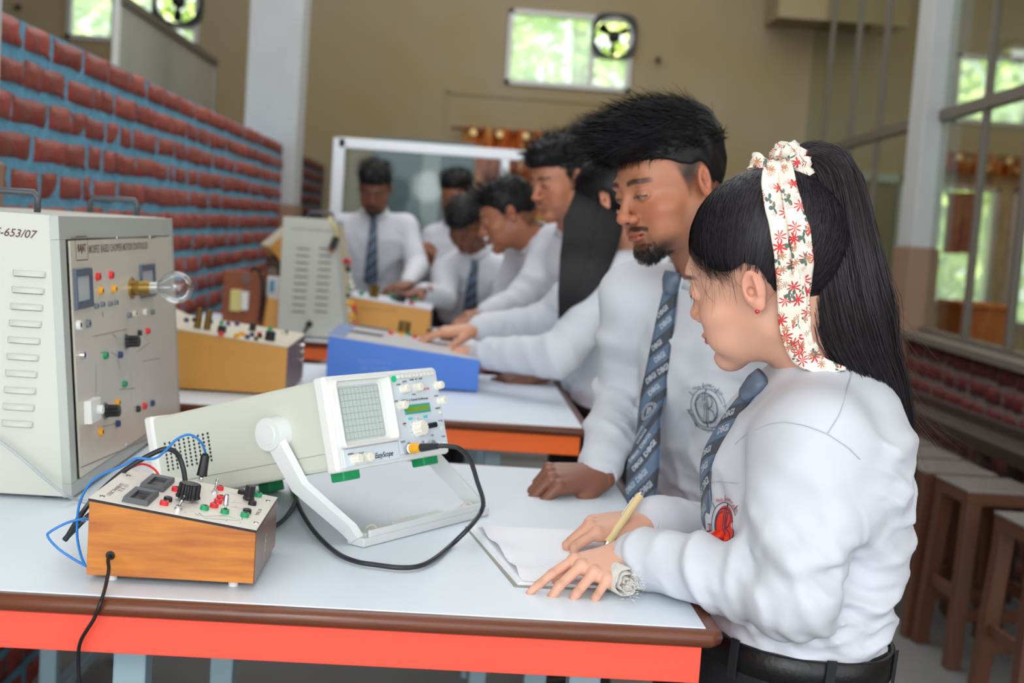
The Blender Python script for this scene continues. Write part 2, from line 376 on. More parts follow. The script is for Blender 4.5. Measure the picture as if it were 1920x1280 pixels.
# trees outside
leaf = bpy.data.materials.new('tree_leaf'); leaf.use_nodes = True; nt = leaf.node_tree; N = nt.nodes; bs = N['Principled BSDF']
oi = N.new('ShaderNodeTexCoord'); no = N.new('ShaderNodeTexNoise'); no.inputs['Scale'].default_value = 1.2; rp = N.new('ShaderNodeValToRGB')
nt.links.new(oi.outputs['Object'], no.inputs[0]); nt.links.new(no.outputs['Fac'], rp.inputs[0]); nt.links.new(rp.outputs[0], bs.inputs['Base Color'])
rp.color_ramp.elements[0].position = .35; rp.color_ramp.elements[0].color = (.26, .46, .12, 1); rp.color_ramp.elements[1].position = .65; rp.color_ramp.elements[1].color = (.85, .92, .38, 1)
bs.inputs['Roughness'].default_value = .6
def tree(x, y, h, R_, label):
    rs = np.random.RandomState(int(abs(x * 13) + h * 5)); t = empty('tree', label, 'tree', (x, y, 0))
    tube('trunk', [(x, y, -.5), (x + .1, y, h * .4), (x, y + .1, h * .75)], lambda s: .18 - .1 * s, mat('bark', (90, 72, 56), .9), t, seg=4)
    n = 2600; d = rs.normal(size=(n, 3)); d /= np.linalg.norm(d, axis=1)[:, None]
    c = np.array([x, y, h * .55]) + d * np.array([R_, R_ * .7, h * .5]) * rs.uniform(.35, 1.05, n)[:, None]
    s = rs.uniform(.09, .2, n)[:, None]; a = rs.normal(size=(n, 3)); a /= np.linalg.norm(a, axis=1)[:, None]; b = np.cross(a, rs.normal(size=(n, 3))); b /= np.linalg.norm(b, axis=1)[:, None]
    V = np.stack([c - a * s, c - b * s * .5, c + a * s, c + b * s * .5], 1).reshape(-1, 3)
    f = raw('foliage', V, np.arange(n * 4).reshape(n, 4), leaf, t, smooth=False); f['kind'] = 'stuff'; inv(t)
GR = 'garden trees outside the back windows'
tree(-4.4, 17.5, 7, 2.4, 'leafy green tree seen through the upper left window')
tree(1.6, 19, 7.4, 2.3, 'leafy green tree seen through the centre back window')
tree(7.0, 18.5, 4.4, 2.4, 'low yellow green tree seen through the tall windows beyond the right partition')
tree(11.9, 19.5, 5.8, 2.3, 'yellow green tree at the right edge outside the far windows')
struct(B('ground', (-20, BACK + .3, -.6), (30, 60, -.5), mat('garden_grass', (110, 140, 70), .9, var=.4)))

# columns
def column(x0, x1, y0, y1, label, split=1.42):
    t = empty('column', label, 'column', ((x0 + x1) / 2, (y0 + y1) / 2, 0))
    B('shaft', (x0, y0, split), (x1, y1, 4.3), colpaint, t, .01); B('painted_base', (x0 - .012, y0 - .012, 0), (x1 + .012, y1 + .012, split), dado, t, .008); inv(t)
column(-1.40, -1.052, 2.62, 3.02, 'pale column with pink base at the left edge before the brick wall')
column(-1.34, -1.01, 8.12, 8.5, 'grey column with pink base at the far end of the brick wall', 1.40)

# left brick wall
mortar = mat('blue_mortar', (96, 160, 190), .75, var=.45, scale=22, bump=.6, bscale=60)
brick_m = mat('red_painted_brick', (150, 50, 38), .55, col2=(128, 66, 54), scale=9, bump=.5, bscale=45, obvar=.18)
def brick_mesh(seed, w, d, h, m):
    r = random.Random(seed); bm = bmesh.new(); nx = max(2, int(w / .05)); P = []
    for j in range(4):
        for i in range(nx + 1):
            fx, fz = i / nx, j / 3
            ex = min(fx, 1 - fx) * w; ez = min(fz, 1 - fz) * h
            dep = d if (ex > .001 and ez > .001) else d * .35
            x = fx * w + (r.uniform(-.007, .007) if ex > .001 else r.uniform(0, .006) * (1 if fx < .5 else -1)); z = fz * h + (r.uniform(-.005, .005) if 0 < j < 3 else r.uniform(0, .008) * (1 if j == 0 else -1))
            P.append(bm.verts.new((dep + r.uniform(-.004, .004), x - w / 2, z - h / 2)))
    Q = [bm.verts.new((-.03, (a * w) - w / 2, b * h - h / 2)) for a, b in ((0, 0), (1, 0), (1, 1), (0, 1))]
    for j in range(3):
        for i in range(nx):
            a = j * (nx + 1) + i; bm.faces.new((P[a], P[a + 1], P[a + nx + 2], P[a + nx + 1]))
    bm.faces.new([P[i] for i in range(nx, -1, -1)] + [Q[0], Q[1]])
    bm.faces.new([P[3 * (nx + 1) + i] for i in range(nx + 1)] + [Q[2], Q[3]])
    bm.faces.new([P[j * (nx + 1)] for j in range(4)] + [Q[3], Q[0]])
    bm.faces.new([P[j * (nx + 1) + nx] for j in range(3, -1, -1)] + [Q[1], Q[2]])
    me = bpy.data.meshes.new('brick'); bmesh.ops.recalc_face_normals(bm, faces=bm.faces); bm.to_mesh(me); bm.free()
    me.materials.append(m); me.polygons.foreach_set('use_smooth', [True] * len(me.polygons)); return me
def brick_wall(parent, X, y0, y1, z0, z1, ch, bh, m, side=1, seed=1, limit=300, xf=None, near=0, gap=.015, lens=(.085, .125, .19, .225), pro=.012):
    r = random.Random(seed); B_ = {L: [brick_mesh(seed * 10 + k, L, pro, bh, m) for k in range(4)] for L in lens}; out = []
    rows = int(round((z1 - z0) / ch)); todo = []
    for j in range(rows):
        z = z1 - (j + .5) * ch; y = y0 + r.uniform(0, .05)
        while y < y1 - .05:
            L = r.choices(lens, weights=(2, 3, 3, 3))[0]
            if y + L > y1: break
            todo.append((j, y + L / 2, z, L)); y += L + (r.uniform(.026, .042) if r.random() < .42 else .006)
    todo.sort(key=lambda q: (abs(q[1] - near) * .18 + q[0] * .11)); left = []
    for n, (j, y, z, L) in enumerate(todo):
        me = r.choice(B_[L])
        if n < limit:
            o = bpy.data.objects.new('brick', me); C.objects.link(o); o.parent = parent
            x = X(y) if callable(X) else X
            o.location = (x, y, z + r.uniform(-.003, .003)); o.scale = (side, 1, r.uniform(.93, 1.03)); o.rotation_euler = (r.uniform(-.01, .01), 0, xf or 0)
        else: left.append((me, y, z, L))
    if left:
        bm = bmesh.new()
        for me, y, z, L in left:
            n0 = len(bm.verts); bm.from_mesh(me); bm.verts.ensure_lookup_table(); x = X(y) if callable(X) else X
            for v in bm.verts[n0:]: v.co = Vector((v.co.x * side + x, v.co.y + y, v.co.z + z))
        o = obj('brickwork', bm, m, parent, True); o['kind'] = 'stuff'
lw = struct(B('wall_low_left', (-1.33, 3.02, 0), (-1.095, 8.3, 1.775), mortar))
brick_wall(lw, -1.095, 3.05, 8.28, -.02, 1.785, .0902, .070, brick_m, seed=3, near=3.2, lens=(.07, .13, .2, .26), pro=.009)
dkb = mat('dark_red_brick', (112, 44, 38), .6, col2=(90, 44, 38), scale=9, bump=.5, obvar=.15)
lw2 = struct(B('wall_low_left_far', (-1.36, 8.5, 0), (-1.12, BACK, 1.775), mat('slate_mortar', (70, 96, 116), .8)))
brick_wall(lw2, -1.12, 8.55, BACK - .05, -.02, 1.785, .0902, .064, dkb, seed=5, near=8.6)

# grey board partition beyond the brick wall
bp = empty('board_partition', 'grey board partition with white end post above the brick wall', 'partition', (-1.9, 8.5, 0))
pz = at(392, 110, 9.96)
B('board', (-1.92, 7.22, .1), (-1.88, 9.94, pz.z - .04), mat('grey_board', (158, 158, 146), .6, var=.15, scale=3), bp)
B('top_rail', (-1.935, 7.2, pz.z - .05), (-1.865, 9.99, pz.z), mat('dark_rail', (96, 88, 80), .5), bp)
B('end_post', (-1.915, 7.18, 0), (-1.885, 7.22, pz.z), paint_white, bp); B('end_post', (-1.92, 9.94, 0), (-1.87, 9.99, pz.z), alum, bp); inv(bp)

# right partition wall: brick plinth, ledge, posts, transom, panes
SL = math.atan(.075)
rb_m = mat('maroon_painted_brick', (104, 34, 40), .5, col2=(84, 30, 36), scale=7, bump=.4, obvar=.15)
def slantbox(name, y0, y1, dx0, dx1, z0, z1, m, parent=None):
    p = [(wx(y0) + dx0, y0), (wx(y0) + dx1, y0), (wx(y1) + dx1, y1), (wx(y1) + dx0, y1)]
    return hexa(name, [(a, b, z0) for a, b in p] + [(a, b, z1) for a, b in p], m, parent)
rw = struct(slantbox('wall_right', 3.2, BACK, .03, .25, 0, .90, mat('grey_mortar', (112, 98, 94), .8, var=.3, scale=15, bump=.3)))
brick_wall(rw, lambda y: wx(y) + .03, 4.3, BACK - .1, 0.02, .90, .098, .08, rb_m, side=-1, seed=9, limit=230, near=4.6, gap=.018, lens=(.11, .16, .21, .23))
struct(slantbox('trim_3', 3.2, BACK, -.03, .28, .90, .935, mat('stone_ledge', (110, 104, 96), .5, var=.2)))
gp = struct(slantbox('window_7', 3.2, BACK, .08, .135, 2.105, 2.165, bronze))
slantbox('head_rail', 3.2, BACK, .06, .16, 4.1, 4.3, bronze, gp); slantbox('bottom_rail', 3.2, BACK, .08, .135, .935, .96, bronze, gp)
def yat(u, v=200):
    d = ray(u, v); return 2.13 / (d[0] / d[1] - .075)
posts = [yat(u) for u in (1935, 1850, 1765)]
for u in (1655, 1603, 1553, 1506, 1466): posts.append(yat(u, 150))
posts = [p for p in posts if p < BACK - .05]; posts += [3.6, 4.4]; posts.sort()
for y in posts: slantbox('post', y - .022, y + .022, .088, .122, .96, 4.1, bronze, gp)
ed = [3.2] + posts + [BACK]
for a, b in zip(ed, ed[1:]):
    slantbox('pane', a + .02, b - .02, .10, .106, .96, 2.105, pane_d, gp); slantbox('pane', a + .02, b - .02, .10, .106, 2.165, 4.1, pane_d, gp)
ya, yb = yat(1762, 300), yat(1660, 300)
column(wx(ya) - .0, wx(ya) + .15, ya + .03, ya + .27, 'grey column with brown base standing in the right glass partition', 1.40)
# the room beyond: pale door frame, two brown hangings, orange chest
df = at(1597, 322, BACK); dg = at(1700, 322, BACK)
bm = bmesh.new(); box(bm, (df.x, BACK - .06, 0), (df.x + .07, BACK, df.z)); box(bm, (df.x, BACK - .06, df.z - .07), (dg.x, BACK, df.z)); box(bm, (dg.x - .07, BACK - .06, 0), (dg.x, BACK, df.z))
d1 = struct(obj('door_1', bm, mat('pale_green_frame', (150, 164, 156), .5)))
B('door_leaf', (df.x + .07, BACK - .03, 0), (dg.x - .07, BACK - .005, df.z - .07), mat('door_olive', (96, 92, 70), .6), d1)
for u0, u1, lb in ((1778, 1797, 'left of the two brown hangings in the far window'), (1806, 1826, 'right of the two brown hangings in the far window')):
    a, b = at(u0, 362, BACK - .25), at(u1, 476, BACK - .25); tt = empty('wall_hanging', lb, 'hanging', ((a.x + b.x) / 2, BACK - .25, b.z))
    B('cloth', (a.x, BACK - .26, b.z), (b.x, BACK - .25, a.z), mat('brown_cloth', (120, 70, 56), .7, var=.3), tt)
    bm = bmesh.new(); cyl(bm, (a.x - .02, BACK - .255, a.z), (b.x + .02, BACK - .255, a.z), .01, n=8); obj('rod', bm, wd, tt)
    bm = bmesh.new(); cyl(bm, ((a.x + b.x) / 2, BACK - .255, a.z), ((a.x + b.x) / 2, BACK - .02, 2.3), .003, n=6); obj('cord', bm, blackp, tt); inv(tt)
a, b = at(1778, 562, BACK - .6), at(1858, 600, BACK - .6)
ch = empty('chest', 'orange painted chest under the far windows beyond the partition', 'chest', (a.x, BACK - .6, 0))
B('body', (a.x, BACK - .9, 0), (b.x, BACK - .4, a.z - .04), mat('orange_paint_old', (176, 96, 44), .6, var=.3), ch, .01); B('lid', (a.x - .02, BACK - .92, a.z - .04), (b.x + .02, BACK - .38, a.z), mat('orange_paint_lid', (190, 110, 56), .6), ch, .01); inv(ch)

# aluminium framed glass screen in mid room
SY = 7.5
s0, s1 = at(636, 258, SY), at(1250, 300, SY); sz = 1.80
gs = empty('glass_screen', 'aluminium framed dark glass screen standing behind the students', 'screen', (s0.x, SY, 0))
fr_m = mat('silver_frame', (205, 208, 212), .35, .3)
B('frame_post', (s0.x - .03, SY - .03, 0), (s0.x + .04, SY + .03, sz), fr_m, gs, .004); B('frame_post', (s1.x, SY - .03, 0), (s1.x + .06, SY + .03, sz), fr_m, gs, .004)
B('frame_rail', (s0.x, SY - .03, sz - .055), (s1.x, SY + .03, sz + .005), fr_m, gs, .004); B('frame_rail', (s0.x, SY - .03, .05), (s1.x, SY + .03, .12), fr_m, gs, .004)
xm = at(945, 330, SY).x
B('frame_mullion', (xm - .025, SY - .03, .12), (xm + .025, SY + .03, sz - .055), fr_m, gs, .004)
scr = glass('screen_glass', (238, 246, 246), .0, .04, .28)
B('pane', (s0.x + .04, SY - .004, .12), (xm - .025, SY + .004, sz - .055), scr, gs); B('pane', (xm + .025, SY - .004, .12), (s1.x, SY + .004, sz - .055), scr, gs); inv(gs)
# grey almirah behind the screen
am = empty('steel_cupboard', 'dark grey green steel cupboard behind the glass screen', 'cupboard', (-.2, 9.6, 0))
gm = mat('grey_green_steel', (92, 104, 104), .4, .2)
B('body', (-.62, 9.4, 0), (.13, 9.95, 1.95), gm, am, .01)
B('door', (-.6, 9.38, .1), (-.205, 9.4, 1.9), gm, am, .004); B('door', (-.195, 9.38, .1), (.11, 9.4, 1.9), gm, am, .004)
B('handle', (-.23, 9.35, 1.0), (-.21, 9.38, 1.15), chrome, am); B('light_band', (-.25, 9.37, 1.3), (-.12, 9.38, 1.88), mat('pale_band', (150, 158, 156), .5), am); inv(am)
# ------------------------------------------------------------------ TABLES
TZ = .9
def table(y0, y1, x0, x1, paint, label, legs):
    t = empty('lab_table', label, 'table', ((x0 + x1) / 2, (y0 + y1) / 2, 0), group=None)
    B('tabletop', (x0, y0 + .006, TZ - .02), (x1 - .008, y1 - .006, TZ), ply, t, .0012)
    P = [(x0, y0, TZ - .0105), (x1 - .004, y0, TZ - .0105), (x1, y0 + .004, TZ - .0105), (x1, y1 - .004, TZ - .0105), (x1 - .004, y1, TZ - .0105), (x0, y1, TZ - .0105)]
    o = tube('edging', P, .0125, wood_edge, t, n=10, curve=False)
    for v in o.data.vertices: v.co.z = TZ - .0105 + max(-.0105, min(.0098, v.co.z - TZ + .0105))
    ap = mat(*paint); z0, z1 = TZ - .066, TZ - .0205
    B('apron', (x0, y0 + .002, z0), (x1 - .012, y0 + .03, z1), ap, t, .001); B('apron', (x0, y1 - .03, z0), (x1 - .012, y1 - .002, z1), ap, t, .001)
    B('apron', (x1 - .038, y0 + .03, z0), (x1 - .012, y1 - .03, z1), ap, t, .001)
    lm = mat('pale_blue_steel', (142, 168, 178), .4, var=.15)
    for lx in legs:
        for ly in (y0 + .12, y1 - .14):
            B('leg', (lx - .02, ly - .02, 0), (lx + .02, ly + .02, z0 + .02), lm, t, .003)
        B('foot_rail', (lx - .015, y0 + .14, .12), (lx + .015, y1 - .16, .15), lm, t, .002)
    inv(t); return t
coral = dict(name='coral_paint', col=(250, 84, 62), rough=.38)
mat(**coral, var=.12, scale=2.2, bump=.02); mat('orange_paint', (255, 112, 40), .4, var=.05)
scuff = mat('scuff', (150, 60, 50), .6)
table(1.442, 2.395, -1.04, .333, ('coral_paint', (0, 0, 0)), 'long lab table with grey top and coral red apron in the foreground', (-.95, -.36, .20))
table(2.93, 3.89, -1.04, .338, ('orange_paint', (0, 0, 0)), 'second lab table with orange apron behind the oscilloscope', (-.9, .13))
table(4.58, 5.54, -1.04, .338, ('orange_paint', (0, 0, 0)), 'third lab table with orange apron under the rear cabinet', (-.9, .13))
def xyz(a): return tuple(a)

# ------------------------------------------------------------------ panel instruments
varn = mat('varnished_wood', (200, 124, 38), .3, col2=(160, 84, 26), scale=7, stretch=(1.6, 1, 14), bump=.03, coat=.3)
varn_d = mat('dark_varnished_wood', (120, 74, 50), .3, var=.4, scale=5, stretch=(1, 1.2, 9), coat=.3)
oakm = mat('yellow_laminate', (208, 150, 70), .4, var=.12, scale=4, stretch=(.6, 1, 6))
brownside = mat('brown_laminate', (112, 82, 70), .45, var=.2, scale=4)
panel_w = mat('printed_panel', (222, 216, 206), .4); panel_b = mat('beige_panel', (205, 196, 176), .45); ink = mat('black_ink', (40, 40, 44), .6)
class Pl:
    """a plane with axes: o origin, x along, y up the panel, n outward"""
    def __init__(s, o, x, y):
        s.o = Vector(o); s.x = Vector(x).normalized(); s.n = s.x.cross(Vector(y)).normalized(); s.y = s.n.cross(s.x)
    def __call__(s, a, b, h=0): return s.o + s.x * a + s.y * b + s.n * h
    def px(s, u, v):
        p = atpl(u, v, s.o, s.n) - s.o; return p.dot(s.x), p.dot(s.y)
    def mtx(s): return Matrix((s.x, s.y, s.n)).transposed().to_4x4()
def pbox(name, pl, a0, b0, a1, b1, h0, h1, m, par, bev=0):
    M_ = Matrix.Translation(pl.o) @ pl.mtx(); return B(name, (min(a0, a1), min(b0, b1), h0), (max(a0, a1), max(b0, b1), h1), m, par, bev, M_)
def pcyl(name, pl, a, b, r, h0, h1, m, par, r2=None, n=18, extra=None):
    bm = bmesh.new(); cyl(bm, pl(a, b, h0), pl(a, b, h1), r, r2, n)
    if extra: extra(bm)
    o = obj(name, bm, m, par, False)
    return o
def socket(pl, a, b, m, par, r=.0042, h=.007):
    def hole(bm): pass
    o = pcyl('socket', pl, a, b, r, 0, h, m, par, r * .93, 16)
    bm = bmesh.new(); cyl(bm, pl(a, b, h), pl(a, b, h + .0003), r * .5, n=12); obj('socket_hole', bm, ink, o); return o
def knob(pl, a, b, r, h, m, par, flutes=12, name='knob', h0=.002):
    bm = bmesh.new(); n = flutes * 4; rings = []
    for hh, rr in ((h0, 1.08), (h0 + h * .12, 1.05), (h0 + h * .2, .98), (h0 + h * .92, .94), (h0 + h, .84)):
        row = []
        for k in range(n):
            an = 2 * PI * k / n; q = r * rr * (1 - (.09 if k % 4 >= 2 else 0)); row.append(bm.verts.new(pl(a + q * math.cos(an), b + q * math.sin(an), hh)))
        rings.append(row)
    for r0, r1 in zip(rings, rings[1:]):
        for k in range(n): bm.faces.new((r0[k], r0[(k + 1) % n], r1[(k + 1) % n], r1[k]))
    bm.faces.new(rings[-1]); bm.faces.new(rings[0][::-1]); return obj(name, bm, m, par)
def toggle(pl, a, b, a2, b2, h2, par, s=1):
    bm = bmesh.new(); cyl(bm, pl(a, b, 0), pl(a, b, .003 * s), .0045 * s, n=6); cyl(bm, pl(a, b, .003 * s), pl(a, b, .006 * s), .003 * s, n=12)
    o = obj('toggle_switch', bm, chrome, par, False); bm = bmesh.new(); cyl(bm, pl(a, b, .004 * s), pl(a2, b2, h2), .0012 * s, .002 * s, n=10); sph(bm, pl(a2, b2, h2), .002 * s, 6); obj('lever', bm, chrome, o, True); return o
def meter(pl, a0, b0, a1, b1, par, h=.008, w=.2, m=None, face=None):
    m = m or greyblack; W_ = a1 - a0; H_ = b1 - b0; bm = bmesh.new(); M_ = Matrix.Translation(pl.o) @ pl.mtx(); t = min(abs(W_), abs(H_)) * w
    lo = (min(a0, a1), min(b0, b1)); hi = (max(a0, a1), max(b0, b1)); i0 = (lo[0] + t, lo[1] + t * 1.3); i1 = (hi[0] - t, hi[1] - t * 1.3)
    v = []
    for (x0_, y0_), (x1_, y1_), hh in ((lo, hi, 0), ((lo[0] + t * .15, lo[1] + t * .15), (hi[0] - t * .15, hi[1] - t * .15), h), (i0, i1, h * .8), (i0, i1, h * .3)):
        v.append([bm.verts.new(M_ @ Vector((x, y, hh))) for x, y in ((x0_, y0_), (x1_, y0_), (x1_, y1_), (x0_, y1_))])
    for p, q in zip(v, v[1:]):
        for k in range(4): bm.faces.new((p[k], p[(k + 1) % 4], q[(k + 1) % 4], q[k]))
    bm.faces.new(v[0][::-1]); o = obj('meter', bm, m, par)
    pbox('meter_face', pl, i0[0], i0[1], i1[0], i1[1], 0, h * .32, face or mat('meter_glass', (52, 42, 40), .12, coat=.6), o); return o
def screw(pl, a, b, par, r=.0035):
    o = pcyl('screw', pl, a, b, r, 0, .0016, chrome, par, r * .8, 14); pbox('screw_slot', pl, a - r * .8, b - r * .15, a + r * .8, b + r * .15, .0014, .0018, ink, o); return o
def wedge(t, x0, x1, y0, y1, z0, hl, hr, side_m, right_m, top_m, th=.004, lip=.0, edge=None):
    """a case that is high at the left (hl) and low at the right (hr) with an inclined panel on top"""
    w = .008
    for a, b in ((y0, y0 + w), (y1 - w, y1)):
        hexa('side_board', [(x0, a, z0), (x1, a, z0), (x1, b, z0), (x0, b, z0), (x0, a, z0 + hl), (x1, a, z0 + hr), (x1, b, z0 + hr), (x0, b, z0 + hl)], side_m, t, .0006)
    B('end_board', (x1 - w, y0 + w, z0), (x1 + .0008, y1 - w * .15, z0 + hr), right_m, t, .0004); B('back_board', (x0 + .0003, y0 + w, z0), (x0 + w, y1 - w, z0 + hl), right_m, t)
    B('end_face', (x1, y0 + .002, z0 + .0005), (x1 + .001, y1 - .0005, z0 + hr - .0005), right_m, t)
    B('base_board', (x0 + w, y0 + w, z0), (x1 - w, y1 - w, z0 + w), right_m, t)
    hexa('top_panel', [(x0 - lip, y0 - lip, z0 + hl), (x1 + lip, y0 - lip, z0 + hr), (x1 + lip, y1 + lip, z0 + hr), (x0 - lip, y1 + lip, z0 + hl), (x0 - lip, y0 - lip, z0 + hl + th), (x1 + lip, y0 - lip, z0 + hr + th), (x1 + lip, y1 + lip, z0 + hr + th), (x0 - lip, y1 + lip, z0 + hl + th)], edge or top_m, t)
    pl = Pl((x0, y0, z0 + hl + th), (x1 - x0, 0, hr - hl), (0, 1, 0))
    if edge: pbox('printed_face', pl, -lip * .8, -lip * .8, math.hypot(x1 - x0, hl - hr) + lip * .8, y1 - y0 + lip * .8, 0, .0006, top_m, t)
    return pl

# --- small trainer box in the foreground
t = empty('trainer_box', 'small varnished wooden trainer box with white panel at the front of the table', 'trainer box', (-.306, 1.59, TZ))
tp = wedge(t, -.404, -.209, 1.497, 1.678, .9085, .0885, .0615, varn, varn_d, panel_w, .0032, .001, blackp)
for x, y in ((-.378, 1.515), (-.235, 1.515), (-.378, 1.66), (-.235, 1.66)):
    bm = bmesh.new(); cyl(bm, (x, y, TZ), (x, y, .9085), .0058, .0066, 18); obj('rubber_foot', bm, whitep, t)
def q3(x, y): return tp.px(60 + x / 3.764, 780 + y / 3.765)
H = .0006
def nq(f, o=0):
    def g(x, y):
        a, b = f(x, y); return a, b
    return g
for BL_, BR_, TL_ in (((750, 512), (930, 540), (815, 432)), ((628, 608), (815, 640), (690, 525))):
    meter(tp, q3(*BL_)[0], (q3(*BL_)[1] + q3(*BR_)[1]) / 2, q3(*BR_)[0], q3(*TL_)[1], t, .007, .22)
for x, y, m in ((930, 628, redp), (957, 602, blackp), (1012, 530, redp), (1328, 590, redp), (1310, 616, redp), (1283, 645, redp), (1322, 522, redp), (1215, 662, greenp), (1358, 688, greenp), (1500, 712, greenp), (1515, 686, blackp), (1552, 628, blackp), (1592, 570, greenp), (1478, 550, blackp)):
    socket(tp, *q3(x, y), m, t, .0055, .0058)
ka, kb = q3(1095, 600); pcyl('knob_skirt', tp, ka, kb, .0095, H, .003, steel, t, n=24); knob(tp, ka, kb, .0142, .018, blackp, t, 14, h0=.005)
ka, kb = q3(1525, 596); knob(tp, ka, kb, .0068, .018, blackp, t, 10)
ta, tb = q3(1030, 668); toggle(tp, ta, tb, *q3(1060, 632), .011, t, 1.1)
ta, tb = q3(1288, 545); toggle(tp, ta, tb, *q3(1293, 525), .014, t, 1.0)
for x, y in ((495, 570), (680, 425), (1665, 602), (1580, 757)): screw(tp, *q3(x, y), t)
LX = math.hypot(.195, .027)
def tpd(h=H + .0002): return lambda a, b: tp(a, b, h)
it = []
vt = PI / 2
c1_ = q3(590, 520); c2_ = q3(650, 510); c3_ = q3(1600, 680)
it += [shift(txt('LOGIC TRAINER KIT', .0078), *c1_, vt), shift(txt('ET 10 - 12 V', .0078), *c2_, vt), shift(txt('MODEL 2100', .006), *c3_, vt)]
for xa, ya, xb, yb in ((1150, 690, 1180, 710), (1205, 712, 1345, 706), (1345, 700, 1470, 735), (1400, 610, 1480, 618), (1400, 640, 1490, 660), (1395, 540, 1440, 560), (1180, 690, 1205, 712), (1480, 735, 1490, 690)):
    A_ = q3(xa, ya); B_ = q3(xb, yb); it.append(line2(*A_, *B_, .0006))
for xa, ya in ((1180, 690), (1370, 742), (1470, 757), (1080, 683), (1430, 600), (1440, 640)): it.append(shift(txt('A', .004), *q3(xa, ya), 0))
decal('panel_print', it, tpd(), ink, t)
decal('panel_scale', [line2(*q3(1210, 722), *q3(1470, 742), .0012)], tpd(), mat('green_ink', (120, 190, 160), .6), t)
# hole and hinge marks on the right end
sp = Pl((-.2078, 1.497, .9085), (0, 1, 0), (0, 0, 1))
def qs(x, y): return sp.px(60 + x / 3.764, 780 + y / 3.765)
a_, b_ = qs(1650, 855); decal('chalk_mark', [shift(ring2(.0045, .0055, n=16), a_, b_), line2(a_ - .006, b_ + .004, a_ - .007, b_ - .028, .001), line2(a_ - .003, b_ - .004, a_ - .004, b_ - .018, .001)], lambda a, b: sp(a, b, .0003), whitep, t)
fp = Pl((-.404, 1.497, .9085), (1, 0, 0), (0, 0, 1))
ha, hb = fp.px(60 + 553 / 3.764, 780 + 983 / 3.765); bm = bmesh.new(); cyl(bm, fp(ha, hb, 0), fp(ha, hb, .0006), .0055, n=20); obj('cord_hole', bm, blackp, t)
p0 = fp(ha, hb, .001)
cord = tube('power_cord', [p0 + Vector((0, .01, 0)), p0 + Vector((0, -.008, -.002)), at(204, 1068, 1.472), at(198, 1098, 1.452), at(190, 1125, 1.4275), at(176, 1160, 1.425), at(152, 1200, 1.428), at(147, 1235, 1.432), at(149, 1290, 1.434), at(152, 1420, 1.438)], .0022, blackp, None, n=10)
tag(cord, 'black power cord hanging from the small trainer box over the table edge', 'cord')
inv(t)
# plugs and leads of the trainer
def plug(name, label, base, tip, r, body, cat='plug'):
    t_ = empty(name, label, cat, base); base = Vector(base); tip = Vector(tip); d = (tip - base); 
    bm = bmesh.new(); cyl(bm, base, base + d * .25, r * .45, n=12); obj('pin', bm, chrome, t_, True)
    bm = bmesh.new(); cyl(bm, base + d * .22, base + d * .3, r * 1.05, n=16); cyl(bm, base + d * .3, base + d * .93, r, r * .86, 16); cyl(bm, base + d * .93, tip, r * .7, r * .5, 12); obj('sleeve', bm, body, t_, False); inv(t_)
def tpp(x, y, h): a, b = q3(x, y); return tp(a, b, h)
pb = tpp(1183, 500, .001); socket(tp, *q3(1183, 500), blackp, t, .006, .006); pt = at(60 + 1226 / 3.764, 780 + 262 / 3.765, pb.y + .004)
plug('banana_plug', 'upright black banana plug with blue lead in the small trainer box', tpp(1183, 500, .0066), pt, .0066, blackp)
pg = tpp(1358, 690, .0068); plug('banana_plug', 'short silver plug standing in the green socket of the small trainer box', pg, pg + Vector((.001, 0, .018)), .0034, chrome)
def path3(pts): return [at(60 + x / 3.764, 780 + y / 3.765, Y) for x, y, Y in pts]
o = tube('blue_lead', [pt] + path3([(1190, 180, 1.64), (1110, 130, 1.63), (1020, 165, 1.62), (945, 240, 1.61), (880, 292, 1.60), (815, 302, 1.60), (735, 298, 1.60), (640, 350, 1.59), (480, 420, 1.57), (390, 500, 1.56), (335, 620, 1.55), (320, 740, 1.54), (320, 860, 1.53), (342, 970, 1.52), (372, 1045, 1.51), (390, 1058, 1.51)]), .0016, mat('blue_wire', (40, 120, 200), .35))
tag(o, 'thin blue lead running from the banana plug round the left end of the small box', 'wire')
o = tube('blue_lead', path3([(405, 725, 1.535), (320, 732, 1.53), (230, 760, 1.53), (130, 815, 1.525), (112, 850, 1.525), (180, 930, 1.52), (280, 1000, 1.518), (372, 1052, 1.515), (392, 1062, 1.52)]), .0016, MATS['blue_wire'])
tag(o, 'thin blue lead bent in a triangle left of the small trainer box', 'wire')
o = tube('black_lead', path3([(1083, 475, 1.66), (1070, 380, 1.66), (1040, 290, 1.66), (1000, 245, 1.655), (935, 232, 1.65), (830, 275, 1.65), (700, 350, 1.65), (570, 450, 1.65), (440, 575, 1.64), (350, 690, 1.60), (250, 850, 1.60), (238, 862, 1.60), (300, 800, 1.60), (400, 700, 1.60), (430, 690, 1.60)]), .0034, mat('black_rubber', (40, 42, 46), .4))
tag(o, 'thick black lead arching behind the small trainer box', 'wire')
o = tube('red_lead', path3([(900, 428, 1.665), (870, 380, 1.67), (815, 345, 1.675), (760, 340, 1.68), (690, 370, 1.685), (640, 410, 1.69), (600, 480, 1.70)]), .0016, mat('red_wire', (220, 40, 40), .35))
tag(o, 'thin red lead curving behind the rear meter of the small box', 'wire')
bm = bmesh.new(); pc = path3([(345, 728, 1.54), (400, 728, 1.54)]); cyl(bm, pc[0], pc[1], .002, n=8); cyl(bm, pc[0] + Vector((.004, 0, .003)), pc[0] + Vector((.004, 0, -.003)), .0018, n=8)
tag(obj('crocodile_clip', bm, chrome), 'small metal clip at the left side of the small trainer box', 'clip')

